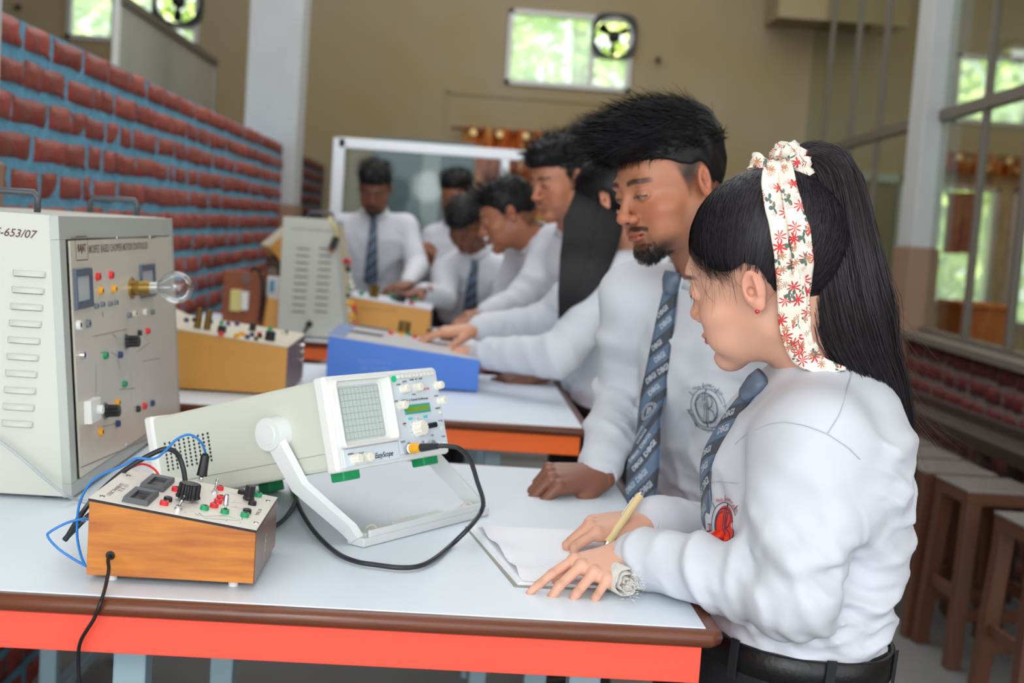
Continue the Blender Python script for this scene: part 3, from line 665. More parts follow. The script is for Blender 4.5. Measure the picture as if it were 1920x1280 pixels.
# --- big controller cabinet at the left
cabm = mat('cabinet_enamel', (196, 197, 188), .5, var=.03, bump=.02, bscale=120, spec=.35); cabg = mat('cabinet_grey', (172, 175, 170), .4)
P0 = Vector((-.538, 1.9, .906)); P1 = Vector((-.574, 1.9, 1.321)); yb_ = 2.66
def cabinet(label, X0, P0, P1, yb, hd=True):
    t = empty('controller_cabinet', label, 'cabinet', ((X0 + P0.x) / 2, (P0.y + yb) / 2, TZ))
    e = .012
    hexa('body', [(X0, P0.y, P0.z), (P0.x - e, P0.y, P0.z), (P0.x - e, yb, P0.z), (X0, yb, P0.z), (X0, P0.y, P1.z), (P1.x - e, P0.y, P1.z), (P1.x - e, yb, P1.z), (X0, yb, P1.z)], cabm, t, .002)
    pl = Pl((P0.x, P0.y, P0.z), (0, 1, 0), (P1.x - P0.x, 0, P1.z - P0.z)); L_ = yb - P0.y; Hh = (P1 - P0).length; f = .035
    for a0, b0, a1, b1 in ((0, 0, L_, .02), (0, Hh - f, L_, Hh), (0, .02, .03, Hh - f), (L_ - .03, .02, L_, Hh - f)): pbox('front_frame', pl, a0, b0, a1, b1, -.014, 0, cabg, t, .001)
    for x in (X0 + .03, P0.x - .04):
        for y in (P0.y + .03, yb - .03): bm = bmesh.new(); cyl(bm, (x, y, TZ), (x, y, P0.z + .001), .012, n=16); obj('rubber_foot', bm, blackp, t)
    return t, pl, L_, Hh
t, cp, CL, CH = cabinet('large grey controller cabinet with a light bulb on its panel at the left', -.86, P0, P1, yb_)
def qc(x, y): return cp.px(x / 2.286, 380 + y / 2.286)
a0, b0 = qc(340, 1160); a1, b1 = cp.px(292, 440)
pbox('cavity', cp, .03, .02, CL - .03, CH - .035, -.016, -.0145, blackp, t)
b0 = .022; b1 = CH - .037; a0 = .040; a1 = CL - .032
pm = mat('brushed_panel', (204, 197, 182), .35, .12, var=.05)
pbox('front_panel', cp, a0, b0, a1, b1, .0, .003, pm, t, .0005)
cf = Pl(cp(0, 0, .003), cp.x, cp.y)
cfh = Pl(cp(0, 0, .008), cp.x, cp.y)
def qf(x, y): return cf.px(x / 2.286, 380 + y / 2.286)
def qf2(x, y): return cfh.px(x / 2.286, 380 + y / 2.286)
m0, m1 = qf2(334, 462), qf2(397, 275); meter(cf, m0[0], m0[1], m1[0], m1[1], t, .005, .15, mat('slate_plastic', (70, 82, 100), .4), mat('meter_card', (170, 175, 178), .3))
m0, m1 = qf2(614, 412), qf2(666, 258); meter(cf, m0[0], m0[1], m1[0], m1[1], t, .005, .15, MATS['slate_plastic'], MATS['meter_card'])
grm = mat('grey_plastic', (120, 126, 130), .4); crm = mat('cream_plastic', (214, 210, 190), .4)
for x, y, m, r in ((428, 316, redp, 11), (484, 309, redp, 11), (440, 377, yellowp, 11), (497, 369, yellowp, 11), (420, 442, grm, 8), (446, 435, grm, 8), (478, 432, grm, 8), (503, 427, grm, 8), (346, 524, whitep, 13), (385, 517, grm, 11), (560, 481, grm, 9), (583, 475, crm, 9), (629, 468, whitep, 10), (659, 467, grm, 9), (605, 557, blackp, 9), (640, 549, redp, 10), (362, 653, chrome, 11), (460, 653, greenp, 11), (522, 651, bluep, 10), (541, 776, greenp, 10), (512, 856, yellowp, 11), (512, 946, bluep, 10), (440, 981, yellowp, 11), (599, 883, blackp, 10), (626, 871, redp, 11), (660, 858, bluep, 10)):
    socket(cf, *qf2(x, y), m, t, r * .00060, .006)
for x, y in ((538, 594), (450, 892)): knob(cf, *qf(x, y), .0105, .022, blackp, t, 12); pcyl('knob_plate', cf, *qf(x, y), .014, 0, .002, grm, t)
m0, m1 = qf(360, 950), qf(398, 832); so = pbox('power_switch', cf, m0[0], m0[1], m1[0], m1[1], 0, .012, whitep, t, .001)
pcyl('switch_lever', cf, (m0[0] + m1[0]) / 2 + .01, (m0[1] + m1[1]) / 2, .007, .010, .02, whitep, so)
it = [shift(txt('MOSFET BASED CHOPPER MOTOR CONTROLLER', .0175, .0003), *qf(517, 192)), shift(txt('V', .014), *qf(440, 480)), line2(*qf(302, 152), *qf(667, 149), .0015), line2(*qf(345, 1135), *qf(640, 1010), .0015)]
for xa, ya, xb, yb in ((400, 573, 545, 541), (430, 640, 450, 648), (410, 686, 412, 820), (475, 640, 500, 655), (480, 560, 500, 580), (560, 720, 562, 860), (585, 640, 640, 600), (440, 960, 500, 945), (610, 680, 690, 665), (510, 800, 580, 795), (500, 655, 515, 720)): it.append(line2(*qf(xa, ya), *qf(xb, yb), .001))
decal('panel_print', it, lambda a, b: cf(a, b, .0004), mat('grey_ink', (120, 114, 106), .6), t)
ra, rb = qf(350, 195); dark = mat('maroon_ink', (110, 50, 50), .6)
decal('maker_badge', [shift(txt('RAJAT', .016, .0005), ra, rb), line2(ra - .03, rb + .018, ra + .03, rb + .018, .0015), line2(ra - .03, rb - .018, ra + .03, rb - .018, .0015), line2(ra - .032, rb - .017, ra - .032, rb + .017, .0015), line2(ra + .032, rb - .017, ra + .032, rb + .017, .0015)], lambda a, b: cf(a, b, .0004), dark, t)
for u, v in ((500, 151), (641, 149), (540, 1040)): screw(cf, *qf(u, v), t, .003)
# side face: louvres and hand lettering
sf = Pl((-.86, 1.9, .906), (1, 0, 0), (0, 0, 1))
def qsd(x, y): return sf.px(x / 2.286, 380 + y / 2.286)
for k in range(10):
    y = 300 + k * 71.4; xl = 55 - k * 5.4; xr = 197 - k * 6
    a, b = qsd(xl, y + 10); c, d = qsd(xr, y + 14); bm = bmesh.new(); n = 8; R_ = []
    for i in range(n + 1):
        an = PI / 2 * i / n; R_.append((b + .0085 * (1 - math.cos(an) * 0) * math.sin(an) * 1.0, .006 * math.cos(an)))
    rows = []
    for s in (0, .06, .94, 1):
        x = a + (c - a) * s; k2 = 0.15 if s in (0, 1) else 1
        rows.append([bm.verts.new(sf(x, z, h * k2 + .0002)) for z, h in R_])
    for r0, r1 in zip(rows, rows[1:]):
        for i in range(n): bm.faces.new((r0[i], r0[i + 1], r1[i + 1], r1[i]))
    for f_ in (rows[0], rows[-1]): bm.faces.new(f_)
    obj('louvre', bm, cabm, t, True); pbox('louvre_slot', sf, a + .002, b - .0012, c - .002, b + .0002, 0, .0009, ink, t)
wa, wb = qsd(62, 130)
decal('hand_lettering', [shift(txt('EEE-653/07', .0165, .0002, 1.0, .25), wa - .008, wb, -.02)], lambda a, b: sf(a, b, .0004), mat('brown_marker', (84, 46, 36), .6), t)
# handles on top
def qh(pts): return [at(u, v, Y) for u, v, Y in pts]
hm = mat('grey_handle', (70, 72, 78), .4)
def handle(x0, x1, y, z, name='handle'):
    pts = [(x0, y, z), (x0, y, z + .022), (x0 + .006, y, z + .03), (x1 - .006, y, z + .03), (x1, y, z + .022), (x1, y, z)]
    return tube(name, [Vector(p) for p in pts], .0055, hm, t, n=8, curve=False)
ht = P1.z + .001
h1 = at(70, 395, 2.04); h0x = h1.x - .125
handle(h0x, h1.x, 2.04, ht)
h1 = at(257, 404, 2.56); h0 = at(168, 398, 2.56); handle(h0.x, h1.x, 2.56, ht)
inv(t)
# bulb and its holder
fa, fb = qf(562, 366)
bh = empty('light_bulb', 'clear glass light bulb in a brass holder on the large cabinet panel', 'bulb', cf(fa, fb, .004))
br = mat('brass', (170, 140, 80), .3, .9)
bm = bmesh.new(); cyl(bm, cf(fa, fb, .0003), cf(fa, fb, .004), .019, n=24); obj('flange', bm, br, bh)
bm = bmesh.new(); cyl(bm, cf(fa, fb, .004), cf(fa, fb, .016), .0125, .0145, 20); cyl(bm, cf(fa, fb, .016), cf(fa, fb, .034), .0125, .0125, 20); cyl(bm, cf(fa, fb, .026), cf(fa, fb, .029), .014, .014, 20); obj('holder', bm, br, bh)
bm = bmesh.new(); cyl(bm, cf(fa, fb, .034), cf(fa, fb, .0475), .0108, .0108, 20); obj('cap', bm, mat('bulb_cap', (200, 200, 196), .25, .8), bh)
prof = [(.046, .0095), (.050, .0125), (.055, .0175), (.062, .0240), (.070, .0280), (.079, .0295), (.088, .0282), (.097, .0235), (.104, .0160), (.108, .0080), (.109, .001)]
V = []; Fc = []; n = 28
for h, r in prof:
    for k in range(n): a = 2 * PI * k / n; V.append(cf(fa + r * math.cos(a), fb + r * math.sin(a), h))
for i in range(len(prof) - 1):
    for k in range(n): Fc.append((i * n + k, i * n + (k + 1) % n, (i + 1) * n + (k + 1) % n, (i + 1) * n + k))
bulbg = glass('bulb_glass', (248, 250, 250), .06, .01); raw('glass', V, Fc, bulbg, bh)
tube('filament_stem', [cf(fa, fb, .047), cf(fa, fb, .062), cf(fa + .004, fb, .070)], lambda s: .003 - .002 * s, mat('stem_glass', (210, 214, 214), .2), bh, n=6)
tube('filament', [cf(fa - .012, fb, .080), cf(fa, fb + .002, .070), cf(fa + .012, fb, .080)], .0006, steel, bh, n=5); inv(bh)
# grey flex across the table at the left
o = tube('grey_flex', [at(-20, 812, 1.88), at(30, 850, 1.88), at(80, 893, 1.875), at(120, 925, 1.86), atz(150, 938, .9035), atz(200, 945, .9035), atz(240, 935, .9035)], .0024, mat('grey_cable', (176, 178, 180), .45)); tag(o, 'pale grey flex hanging in front of the large cabinet', 'cable')
# ------------------------------------------------------------------ OSCILLOSCOPE
S0 = Vector((-.1272, 1.6811, 1.0111)); yaw, pit, SW, SH, SD = .9391, .2924, .25, .1301, .3634
s_ = Vector((math.cos(yaw), math.sin(yaw), 0)); n_ = Vector((math.sin(yaw), -math.cos(yaw), 0))
f_ = n_ * math.cos(pit) + Vector((0, 0, math.sin(pit))); u_ = -n_ * math.sin(pit) + Vector((0, 0, math.cos(pit)))
t = empty('oscilloscope', 'off white oscilloscope tilted up on its carrying handle', 'oscilloscope', (-.2, 1.85, TZ))
sc_b = mat('scope_body', (200, 203, 190), .55, spec=.3, bump=.015, bscale=200); sc_f = mat('scope_bezel', (221, 222, 218), .5, spec=.3)
fpn = Pl(S0, s_, u_)                     # front plane, n = f_
def q4(x, y): return fpn.px(470 + x / 3.047, 660 + y / 3.047)
pbox('body', fpn, .004, .004, SW - .004, SH - .003, -SD, -.018, sc_b, t, .006)
pbox('front_bezel', fpn, 0, 0, SW, SH, -.026, -.004, sc_f, t, .005)
pbox('rear_bezel', fpn, .001, .001, SW - .001, SH, -SD - .006, -SD + .012, sc_f, t, .004)
lo = q4(478, 668); c_ = q4(545, 560); d_ = q4(852, 545); e_ = q4(1065, 85)
xs = d_[0]
# screen surround: a recessed rounded frame
def rrect(a0, b0, a1, b1, r, n=5):
    out = []
    for cx, cy, s in ((a1 - r, b1 - r, 0), (a0 + r, b1 - r, 1), (a0 + r, b0 + r, 2), (a1 - r, b0 + r, 3)):
        for k in range(n + 1): a = PI / 2 * (s + k / n); out.append((cx + r * math.cos(a), cy + r * math.sin(a)))
    return out
A0 = q4(490, 140); A1 = q4(852, 548)
oa0, ob1 = .010, SH - .006; oa1 = q4(845, 500)[0]; ob0 = q4(560, 545)[1]
sa0 = q4(522, 340)[0]; sa1 = q4(762, 340)[0]; sb1 = q4(640, 182)[1]; sb0 = q4(660, 497)[1]
bm = bmesh.new(); rings = []
for (a0, b0, a1, b1, r, h) in ((oa0, ob0, oa1, ob1, .005, -.004), (oa0, ob0, oa1, ob1, .005, .004), (oa0 + .003, ob0 + .003, oa1 - .003, ob1 - .003, .005, .0055), (sa0 - .006, sb0 - .006, sa1 + .006, sb1 + .006, .006, -.001), (sa0, sb0, sa1, sb1, .005, -.003)):
    rings.append([bm.verts.new(fpn(a, b, h)) for a, b in rrect(a0, b0, a1, b1, r)])
for r0, r1 in zip(rings, rings[1:]):
    for k in range(len(r0)): bm.faces.new((r0[k], r0[(k + 1) % len(r0)], r1[(k + 1) % len(r0)], r1[k]))
obj('screen_surround', bm, sc_f, t)
bm = bmesh.new(); bm.faces.new([bm.verts.new(fpn(a, b, -.0028)) for a, b in rrect(sa0, sb0, sa1, sb1, .005)])
so = obj('screen', bm, mat('crt_glass', (196, 208, 204), .12, coat=.5), t)
it = []
for k in range(11): x = sa0 + .003 + (sa1 - sa0 - .006) * k / 10; it.append(rect2(x - .00022, sb0 + .003, x + .00022, sb1 - .003))
for k in range(9): y = sb0 + .003 + (sb1 - sb0 - .006) * k / 8; it.append(rect2(sa0 + .003, y - .00022, sa1 - .003, y + .00022))
decal('graticule', it, lambda a, b: fpn(a, b, -.0024), mat('graticule_grey', (140, 152, 150), .5), so)
# control panel
pm_ = mat('scope_panel', (206, 216, 224), .4)
ca0 = oa1 + .001; pbox('control_panel', fpn, ca0, .010, SW - .006, SH - .005, -.004, -.0005, pm_, t, .0008)
pbox('lower_panel', fpn, .012, .005, ca0 - .002, ob0 - .002, -.004, -.0005, pm_, t, .0008)
kn = mat('ivory_knob', (228, 224, 208), .35)
def PK(x, y, r, h=.012, fl=10): knob(fpn, *q4(x, y), r, h, kn, t, fl, h0=-.0005)
for x, y, r in ((868, 212, .0062), (943, 203, .0062), (1062, 192, .0062), (855, 305, .0065), (1080, 278, .0062), (592, 612, .0068), (655, 604, .0068)): PK(x, y, r)
PK(955, 436, .0115, .013, 12)
for k in range(10):
    x = 838 + k * 21.5; y = 143 - k * 2.2; a, b = q4(x, y); pbox('push_button', fpn, a - .0028, b - .0022, a + .0028, b + .0022, -.0005, .004, kn, t, .0005)
for x, y in ((1082, 343), (1092, 432), (1105, 520), (1040, 512), (1066, 520)): pcyl('small_button', fpn, *q4(x, y), .0025, -.0005, .003, kn, t)
a, b = q4(815, 153); pcyl('power_lamp', fpn, a, b, .0045, -.0005, .002, mat('green_lamp', (30, 200, 130), .3), t)
a, b = q4(1022, 420); pcyl('trigger_switch', fpn, a, b, .004, -.0005, .012, blackp, t)
# LCD
(a0, b0), (a1, b1) = q4(884, 358), q4(1018, 288)
lcd = pbox('lcd_frame', fpn, a0, b0, a1, b1, -.0005, .001, mat('teal_print', (60, 160, 150), .4), t)
pbox('lcd', fpn, a0 + .003, b0 + .003, a1 - .003, b1 - .003, .001, .0013, mat('lcd_green', (120, 158, 40), .2, coat=.5), lcd)
for x, y in ((914, 380), (1000, 367)): a, b = q4(x, y); pbox('printed_tag', fpn, a - .005, b - .002, a + .005, b + .002, -.0005, -.0001, mat('cyan_print', (80, 200, 205), .4), t)
it = [shift(txt('50MHz  2 Channel Oscilloscope', .0047, .0001), *q4(940, 270)), shift(txt('EasyScope', .0105, .0001, .9, .3), *q4(762, 585))]
for x, y, s in ((845, 186, 'X-POS'), (932, 242, 'Y-POS'), (832, 280, 'LEVEL'), (880, 168, 'AUTO'), (920, 158, 'NORM'), (960, 152, 'ALT  CHOP'), (1015, 122, 'CAL'), (1060, 250, 'VOLTS'), (1070, 320, 'INVERT'), (1085, 392, 'TV  DC'), (880, 408, 'TIME'), (1040, 475, 'EXT'), (572, 582, 'INTENS'), (633, 577, 'FOCUS'), (1100, 480, 'Comp'), (905, 520, 'CH1'), (985, 512, 'CH2'), (872, 512, 'INPUT')):
    it.append(shift(txt(s, .0034, .0001), *q4(x, y)))
for k in range(9): a = 4.0 + k * -.55; x, y = q4(955, 436); it.append(line2(x + .0145 * math.cos(a), y + .0145 * math.sin(a), x + .0165 * math.cos(a), y + .0165 * math.sin(a), .0006))
decal('panel_print', it, lambda a, b: fpn(a, b, -.0001), ink, t)
decal('red_print', [shift(txt('POWER SCOPE', .0045, .0001), *q4(985, 212)), line2(*q4(868, 412), *q4(888, 424), .0008)], lambda a, b: fpn(a, b, -.0001), redp, t)
# BNC, feet, vents, seam
ba, bb = q4(890, 560); pcyl('bnc_socket', fpn, ba, bb, .0068, -.001, .014, chrome, t); b2 = q4(1022, 528); pcyl('bnc_socket', fpn, *b2, .006, -.001, .008, chrome, t)
gfm = mat('green_rubber', (24, 140, 84), .5)
for a in (.018, SW - .055):
    pbox('foot', fpn, a, -.012, a + .034, .004, -.036, -.012, gfm, t, .002); pbox('foot', fpn, a, -.012, a + .034, .004, -SD + .01, -SD + .035, gfm, t, .002)
side = Pl(S0, -f_, u_); side = Pl(S0, f_, u_)
sd = Pl(S0 + s_ * .004, -f_, u_)         # left flank: x runs to the rear, n = -s
sd.n = -s_; 
def q5(x, y): return sd.px(60 + x / 3.764, 780 + y / 3.765)
(c00), (c10), (c01) = q5(938, 195), q5(1240, 122), q5(965, 378)
bm = bmesh.new()
for i in range(10):
    for j in range(8):
        a = c00[0] + (c10[0] - c00[0]) * i / 9 + (c01[0] - c00[0]) * j / 7; b = c00[1] + (c10[1] - c00[1]) * i / 9 + (c01[1] - c00[1]) * j / 7
        cyl(bm, sd(a, b, .0001), sd(a, b, .0004), .0021, n=8)
o = obj('vent_holes', bm, ink, t); o['kind'] = 'stuff'
sea = tube('seam', [sd(.02, .028, .0002), sd(SD - .005, .028, .0002)], .0006, mat('seam_grey', (150, 154, 146), .6), t, n=5, curve=False)
# carrying handle
pa_, pb_ = sd.px(470 + 158 / 3.047, 660 + 462 / 3.047)
piv = sd(pa_, pb_, 0); pivR = piv + s_ * (SW - .008)
FL = atz(470 + 618 / 3.047, 660 + 1085 / 3.047, .905); FL = Vector((FL.x, FL.y, .909))
FL.z = .909
along = s_
hmn = mat('handle_white', (216, 218, 217), .55, spec=.3)
def arm(side_):
    base = piv if side_ < 0 else pivR; foot = FL + s_ * (0 if side_ < 0 else SW + .040); out = s_ * side_
    top = base + out * .014; bt = Vector((foot.x, foot.y, foot.z)); d = (bt - top); dn = (d - s_ * d.dot(s_)).normalized(); w = dn.cross(s_).normalized()
    bm = bmesh.new(); rows = []
    for k, (tt, hw, th) in enumerate(((0, .0165, .010), (.12, .016, .010), (.3, .0155, .010), (.48, .0148, .010), (.9, .0135, .011), (1, .010, .012))):
        c = top + d * tt; q_ = s_.dot(c - base) * side_
        if tt < .6: c = c + out * max(0, (.011 - .007 * tt / .5) - q_)
        rows.append([bm.verts.new(c + w * hw * a + out * th * b) for a, b in ((-1, 0), (1, 0), (.72, .9), (-.72, .9))])
    for r0, r1 in zip(rows, rows[1:]):
        for k in range(4): bm.faces.new((r0[k], r0[(k + 1) % 4], r1[(k + 1) % 4], r1[k]))
    bm.faces.new(rows[0]); bm.faces.new(rows[-1]); a_ = obj('handle_arm', bm, hmn, t)
    bm = bmesh.new(); cyl(bm, base, base + out * .022, .0245, .0225, 40); cyl(bm, base + out * .022, base + out * .0235, .0145, .014, 32); obj('pivot_disc', bm, hmn, t); return bt + out * .006, w, dn
bl, w, dn = arm(-1); br_, w2, dn2 = arm(1)
bm = bmesh.new(); ax = (br_ - bl).normalized(); up = Vector((0, 0, 1)); hv = ax.cross(up).normalized()
def barbox(name, t0, t1, h0, h1, w0, w1, m, par):
    L_ = (br_ - bl).length; pts = []
    for z in (h0, h1):
        for tt, ww in ((t0, w0), (t1, w0), (t1, w1), (t0, w1)): pts.append(bl + ax * (L_ * tt) + hv * ww + up * z)
    return hexa(name, pts, m, par, .001)
bar = barbox('handle_bar', 0, 1, -.008, .004, -.016, .014, hmn, t)
barbox('bar_wall', .04, .96, .004, .014, .010, .014, hmn, bar)
for a0, a1 in ((.04, .2), (.80, .93)): barbox('bar_insert', a0, a1, .004, .008, -.009, .006, sc_f, bar)
for k in range(17): barbox('grip_rib', .31 + k * .0215, .31 + k * .0215 + .012, .004, .0105, -.014, .009, hmn, bar)
barbox('serial_plate', .12, .22, .008, .0085, -.006, .004, mat('card', (216, 208, 190), .6), bar)
for tt in (.10, .86):
    c = bl + ax * ((br_ - bl).length * tt); P = [c + hv * (.0125 * math.cos(a)) + up * (.003 + .0125 * math.sin(a)) + ax * .004 * math.sin(a) for a in [2 * PI * k / 16 for k in range(17)]]
    tag(tube('rubber_band', P, .0012, mat('cream_rubber', (216, 208, 188), .6), None, n=6, seg=2), 'cream rubber band round the %s end of the oscilloscope handle' % ('near' if tt < .5 else 'far'), 'rubber band')
inv(t)
# probe lead
bn = fpn(ba, bb, .012); bt_ = bn + f_ * .02
pl_t = empty('probe_plug', 'yellow and silver plug of the probe lead on the oscilloscope front', 'plug', bn)
e1 = at(470 + 925 / 3.047, 660 + 549 / 3.047, bn.y - .012); e2 = at(470 + 975 / 3.047, 660 + 545 / 3.047, bn.y - .03); e3 = at(470 + 1070 / 3.047, 660 + 536 / 3.047, bn.y - .045)
bm = bmesh.new(); cyl(bm, bn, e1, .0075, .0075, 20); obj('collar', bm, chrome, pl_t)
bm = bmesh.new(); cyl(bm, e1, e2, .0078, .0058, 18); obj('boot', bm, yellowp, pl_t)
brub = mat('black_rubber', (40, 42, 46), .4)
bm = bmesh.new(); cyl(bm, e2, e3, .0062, .0042, 16); obj('strain_relief', bm, brub, pl_t); inv(pl_t)
def p4(x, y, Y): return at(470 + x / 3.047, 660 + y / 3.047, Y)
def z4(x, y): return atz(470 + x / 3.047, 660 + y / 3.047, .9058)
yy = e3.y
o = tube('probe_cable', [e2, e3, p4(1130, 536, yy), p4(1195, 552, yy + .005), p4(1255, 620, yy + .02), p4(1295, 740, yy + .05), p4(1328, 850, yy + .08), p4(1312, 920, yy + .09), p4(1250, 1000, 1.765), z4(1150, 1098), z4(1050, 1180), z4(960, 1222), z4(850, 1230), z4(720, 1215), z4(600, 1195), z4(490, 1145), z4(380, 1045), z4(300, 930), z4(258, 830), z4(235, 745), z4(248, 728), z4(266, 762), z4(258, 850), z4(200, 945), z4(120, 1005), z4(60, 1020)], .0034, brub, n=10)
tag(o, 'black probe cable looping from the oscilloscope across the grey table', 'cable')

# ------------------------------------------------------------------ NOTEBOOK
NA, NB = atz(872, 982, .905), atz(965, 1093, .905); ab = (NA - NB); bc = Vector((.262, .012, 0)); NC = NB + bc; ND = NC + Vector((ab.x * .2, ab.y, 0))
t = empty('notebook', 'open notebook with white pages under the writing hands', 'notebook', (NA + NC) / 2 - Vector((0, 0, .005)))
def sheet(name, pts, z, m, par, th=.0006):
    return hexa(name, [(p.x, p.y, z) for p in pts] + [(p.x, p.y, z + th) for p in pts], m, par)
def sh(p, dx, dy): return p + Vector((dx, dy, 0))
sheet('cover', [NB, NC, ND, NA], .9003, mat('notebook_cover', (150, 148, 136), .6), t, .0012)
pap = mat('paper', (238, 240, 246), .65)
for k in range(4): sheet('page_block', [sh(NB, .004 + k * .0008, .005 + k * .001), sh(NC, -.004, .004), sh(ND, -.004, -.002), sh(NA, .003 + k * .0015, -.004)], .9016 + k * .0008, pap, t, .0007)
# top sheet with a curled left edge
V = []; Fc = []; nx, ny = 14, 14
for j in range(ny + 1):
    for i in range(nx + 1):
        a = NB.lerp(NA, .03 + .94 * j / ny); b = NC.lerp(ND, .03 + .94 * j / ny); s = i / nx; p = a.lerp(b, .05 + s * .93)
        z = .9052 + .006 * math.exp(-s * 14) * (1 + .6 * math.sin(j * 1.1)) * (j / ny > .1); V.append((p.x, p.y, z))
for j in range(ny):
    for i in range(nx): a = j * (nx + 1) + i; Fc.append((a, a + 1, a + nx + 2, a + nx + 1))
raw('top_page', V, Fc, pap, t)
hand = []
rs = random.Random(4)
npl = Pl((NB.x, NB.y, .9057), bc, ab)
for r in range(9):
    y = .03 + r * .011; x = .04; L_ = rs.uniform(.05, .12)
    while x < .04 + L_:
        w = rs.uniform(.004, .012); hand.append(line2(x, y + rs.uniform(-.001, .001), x + w, y + rs.uniform(-.001, .001), .0004)); x += w + rs.uniform(.002, .004)
decal('handwriting', hand, lambda a, b: npl(a, b, 0), mat('blue_ink', (166, 178, 214), .6), t)
inv(t)

# ------------------------------------------------------------------ BOXES ON THE TABLES BEHIND
def comps(pl, L_, W_, t, seed, n, r=.007, cols=(redp, blackp, yellowp, greenp, bluep, whitep)):
    rs = random.Random(seed)
    for k in range(n):
        a, b = rs.uniform(.1, .93) * L_, rs.uniform(.12, .9) * W_; m = rs.choice(cols); s = rs.uniform(.7, 1.3)
        socket(pl, a, b, m, t, r * s, .012 * s)
brs = mat('dull_brass', (120, 96, 50), .35, .8)
t = empty('trainer_box', 'yellow laminate trainer box with beige panel left of the blue box', 'trainer box', (-.54, 3.32, TZ))
yp = wedge(t, -.73, -.385, 3.14, 3.50, .905, .150, .116, oakm, brownside, panel_b, .004, .002)
def qy(x, y): return yp.px(300 + x / 5.817, 560 + y / 5.817)
for x, y, m, r in ((285, 245, bluep, .009), (405, 218, redp, .008), (375, 240, blackp, .009), (550, 262, bluep, .008), (670, 275, greenp, .008), (740, 285, bluep, .008), (705, 320, whitep, .009), (838, 285, bluep, .009), (665, 395, redp, .009), (830, 420, yellowp, .009), (890, 400, yellowp, .011), (950, 430, bluep, .008), (1000, 405, bluep, .008), (1080, 400, redp, .009), (1090, 420, blackp, .007), (1120, 372, whitep, .009), (1200, 340, greenp, .009), (1045, 450, greyblack, .007), (1345, 390, crm, .009), (1375, 378, blackp, .006)):
    socket(yp, *qy(x, y + 6), m, t, r * .75, .010)
for x, y, r, h in ((670, 372, .011, .016), (1005, 350, .009, .018), (1195, 455, .013, .022)): knob(yp, *qy(x, y), r, h, blackp, t, 8)
a, b = qy(475, 330)
for dx in (-.016, .008): pcyl('brass_terminal', yp, a + dx, b, .009, 0, .05, brs, t, .008, 12)
a, b = 0, 0; lt = Pl((-.385, 3.14, .905), (0, 1, 0), (0, 0, 1))
for dy in (0, .02, .045): pcyl('side_clip', lt, .26, .095 - dy * .8, .007, 0, .012, chrome, t)
for x in (-.7, -.41):
    for y in (3.17, 3.47): bm = bmesh.new(); cyl(bm, (x, y, TZ), (x, y, .905), .012, n=12); obj('rubber_foot', bm, blackp, t)
inv(t)
t = empty('trainer_box', 'blue trainer box under the hands of the long haired woman', 'trainer box', (-.1, 3.62, TZ))
bluem = mat('blue_laminate', (70, 120, 205), .4, var=.05); blued = mat('grey_blue_laminate', (110, 132, 176), .45)
bpn = wedge(t, -.315, .094, 3.44, 3.80, .905, .124, .085, bluem, bluem, mat('grey_panel', (188, 186, 190), .4), .004, 0)
pbox('left_margin', bpn, 0, 0, .045, .36, .0, .002, blued, t)
def qb(x, y): return bpn.px(560 + x / 6.4, 560 + y / 6.4)
for (x, y) in ((780, 410), (860, 345)):
    a, b = qb(x, y); decal('printed_block', [shift(rect2(-.055, -.045, .055, .02), a, b), shift(rect2(-.03, .02, .06, .045), a, b)], lambda p, q: bpn(p, q, .0006), mat('dark_print', (70, 70, 78), .5), t)
for x, y, m in ((1105, 425, redp), (1225, 440, yellowp), (1390, 470, redp), (1540, 520, yellowp), (1320, 440, greenp)): socket(bpn, *qb(x, y), m, t, .008, .008)
a, b = qb(1262, 400); pcyl('brass_terminal', bpn, a - .011, b, .0085, 0, .034, brs, t); pcyl('brass_terminal', bpn, a + .009, b, .0085, 0, .034, brs, t)
a, b = qb(1560, 470); pcyl('brass_terminal', bpn, a, b, .0085, 0, .028, brs, t)
fb_ = Pl((-.315, 3.44, .905), (1, 0, 0), (0, 0, 1)); a, b = fb_.px(702, 683)
decal('faded_print', [shift(txt('ELECTRONICS', .014), a, b + .006), shift(txt('LAB TRAINER', .014), a, b - .012)], lambda p, q: fb_(p, q, .0004), mat('faded_blue_ink', (110, 150, 215), .6), t)
for x in (-.28, .06):
    for y in (3.47, 3.77): bm = bmesh.new(); cyl(bm, (x, y, TZ), (x, y, .905), .012, n=12); obj('rubber_foot', bm, blackp, t)
inv(t)
t = empty('trainer_box', 'yellow laminate trainer box right of the rear cabinet on the third table', 'trainer box', (-.2, 5.2, TZ))
y2 = wedge(t, -.39, -.065, 5.0, 5.36, .905, .138, .105, oakm, brownside, mat('white_panel_2', (200, 202, 214), .4), .004, .002)
comps(y2, .32, .36, t, 21, 10, .009); knob(y2, .20, .12, .02, .03, blackp, t, 8); pcyl('brass_terminal', y2, .08, .14, .01, 0, .05, brs, t); pcyl('brass_terminal', y2, .10, .14, .01, 0, .05, brs, t)
fr2 = Pl((-.39, 5.0, .905), (1, 0, 0), (0, 0, 1)); decal('faded_print', [shift(txt('EXPERIMENTAL TRAINER', .013), .12, .095)], lambda p, q: fr2(p, q, .0004), mat('brown_ink', (130, 90, 50), .6), t)
for x in (-.36, -.1):
    for y in (5.03, 5.33): bm = bmesh.new(); cyl(bm, (x, y, TZ), (x, y, .905), .012, n=12); obj('rubber_foot', bm, blackp, t)
inv(t)
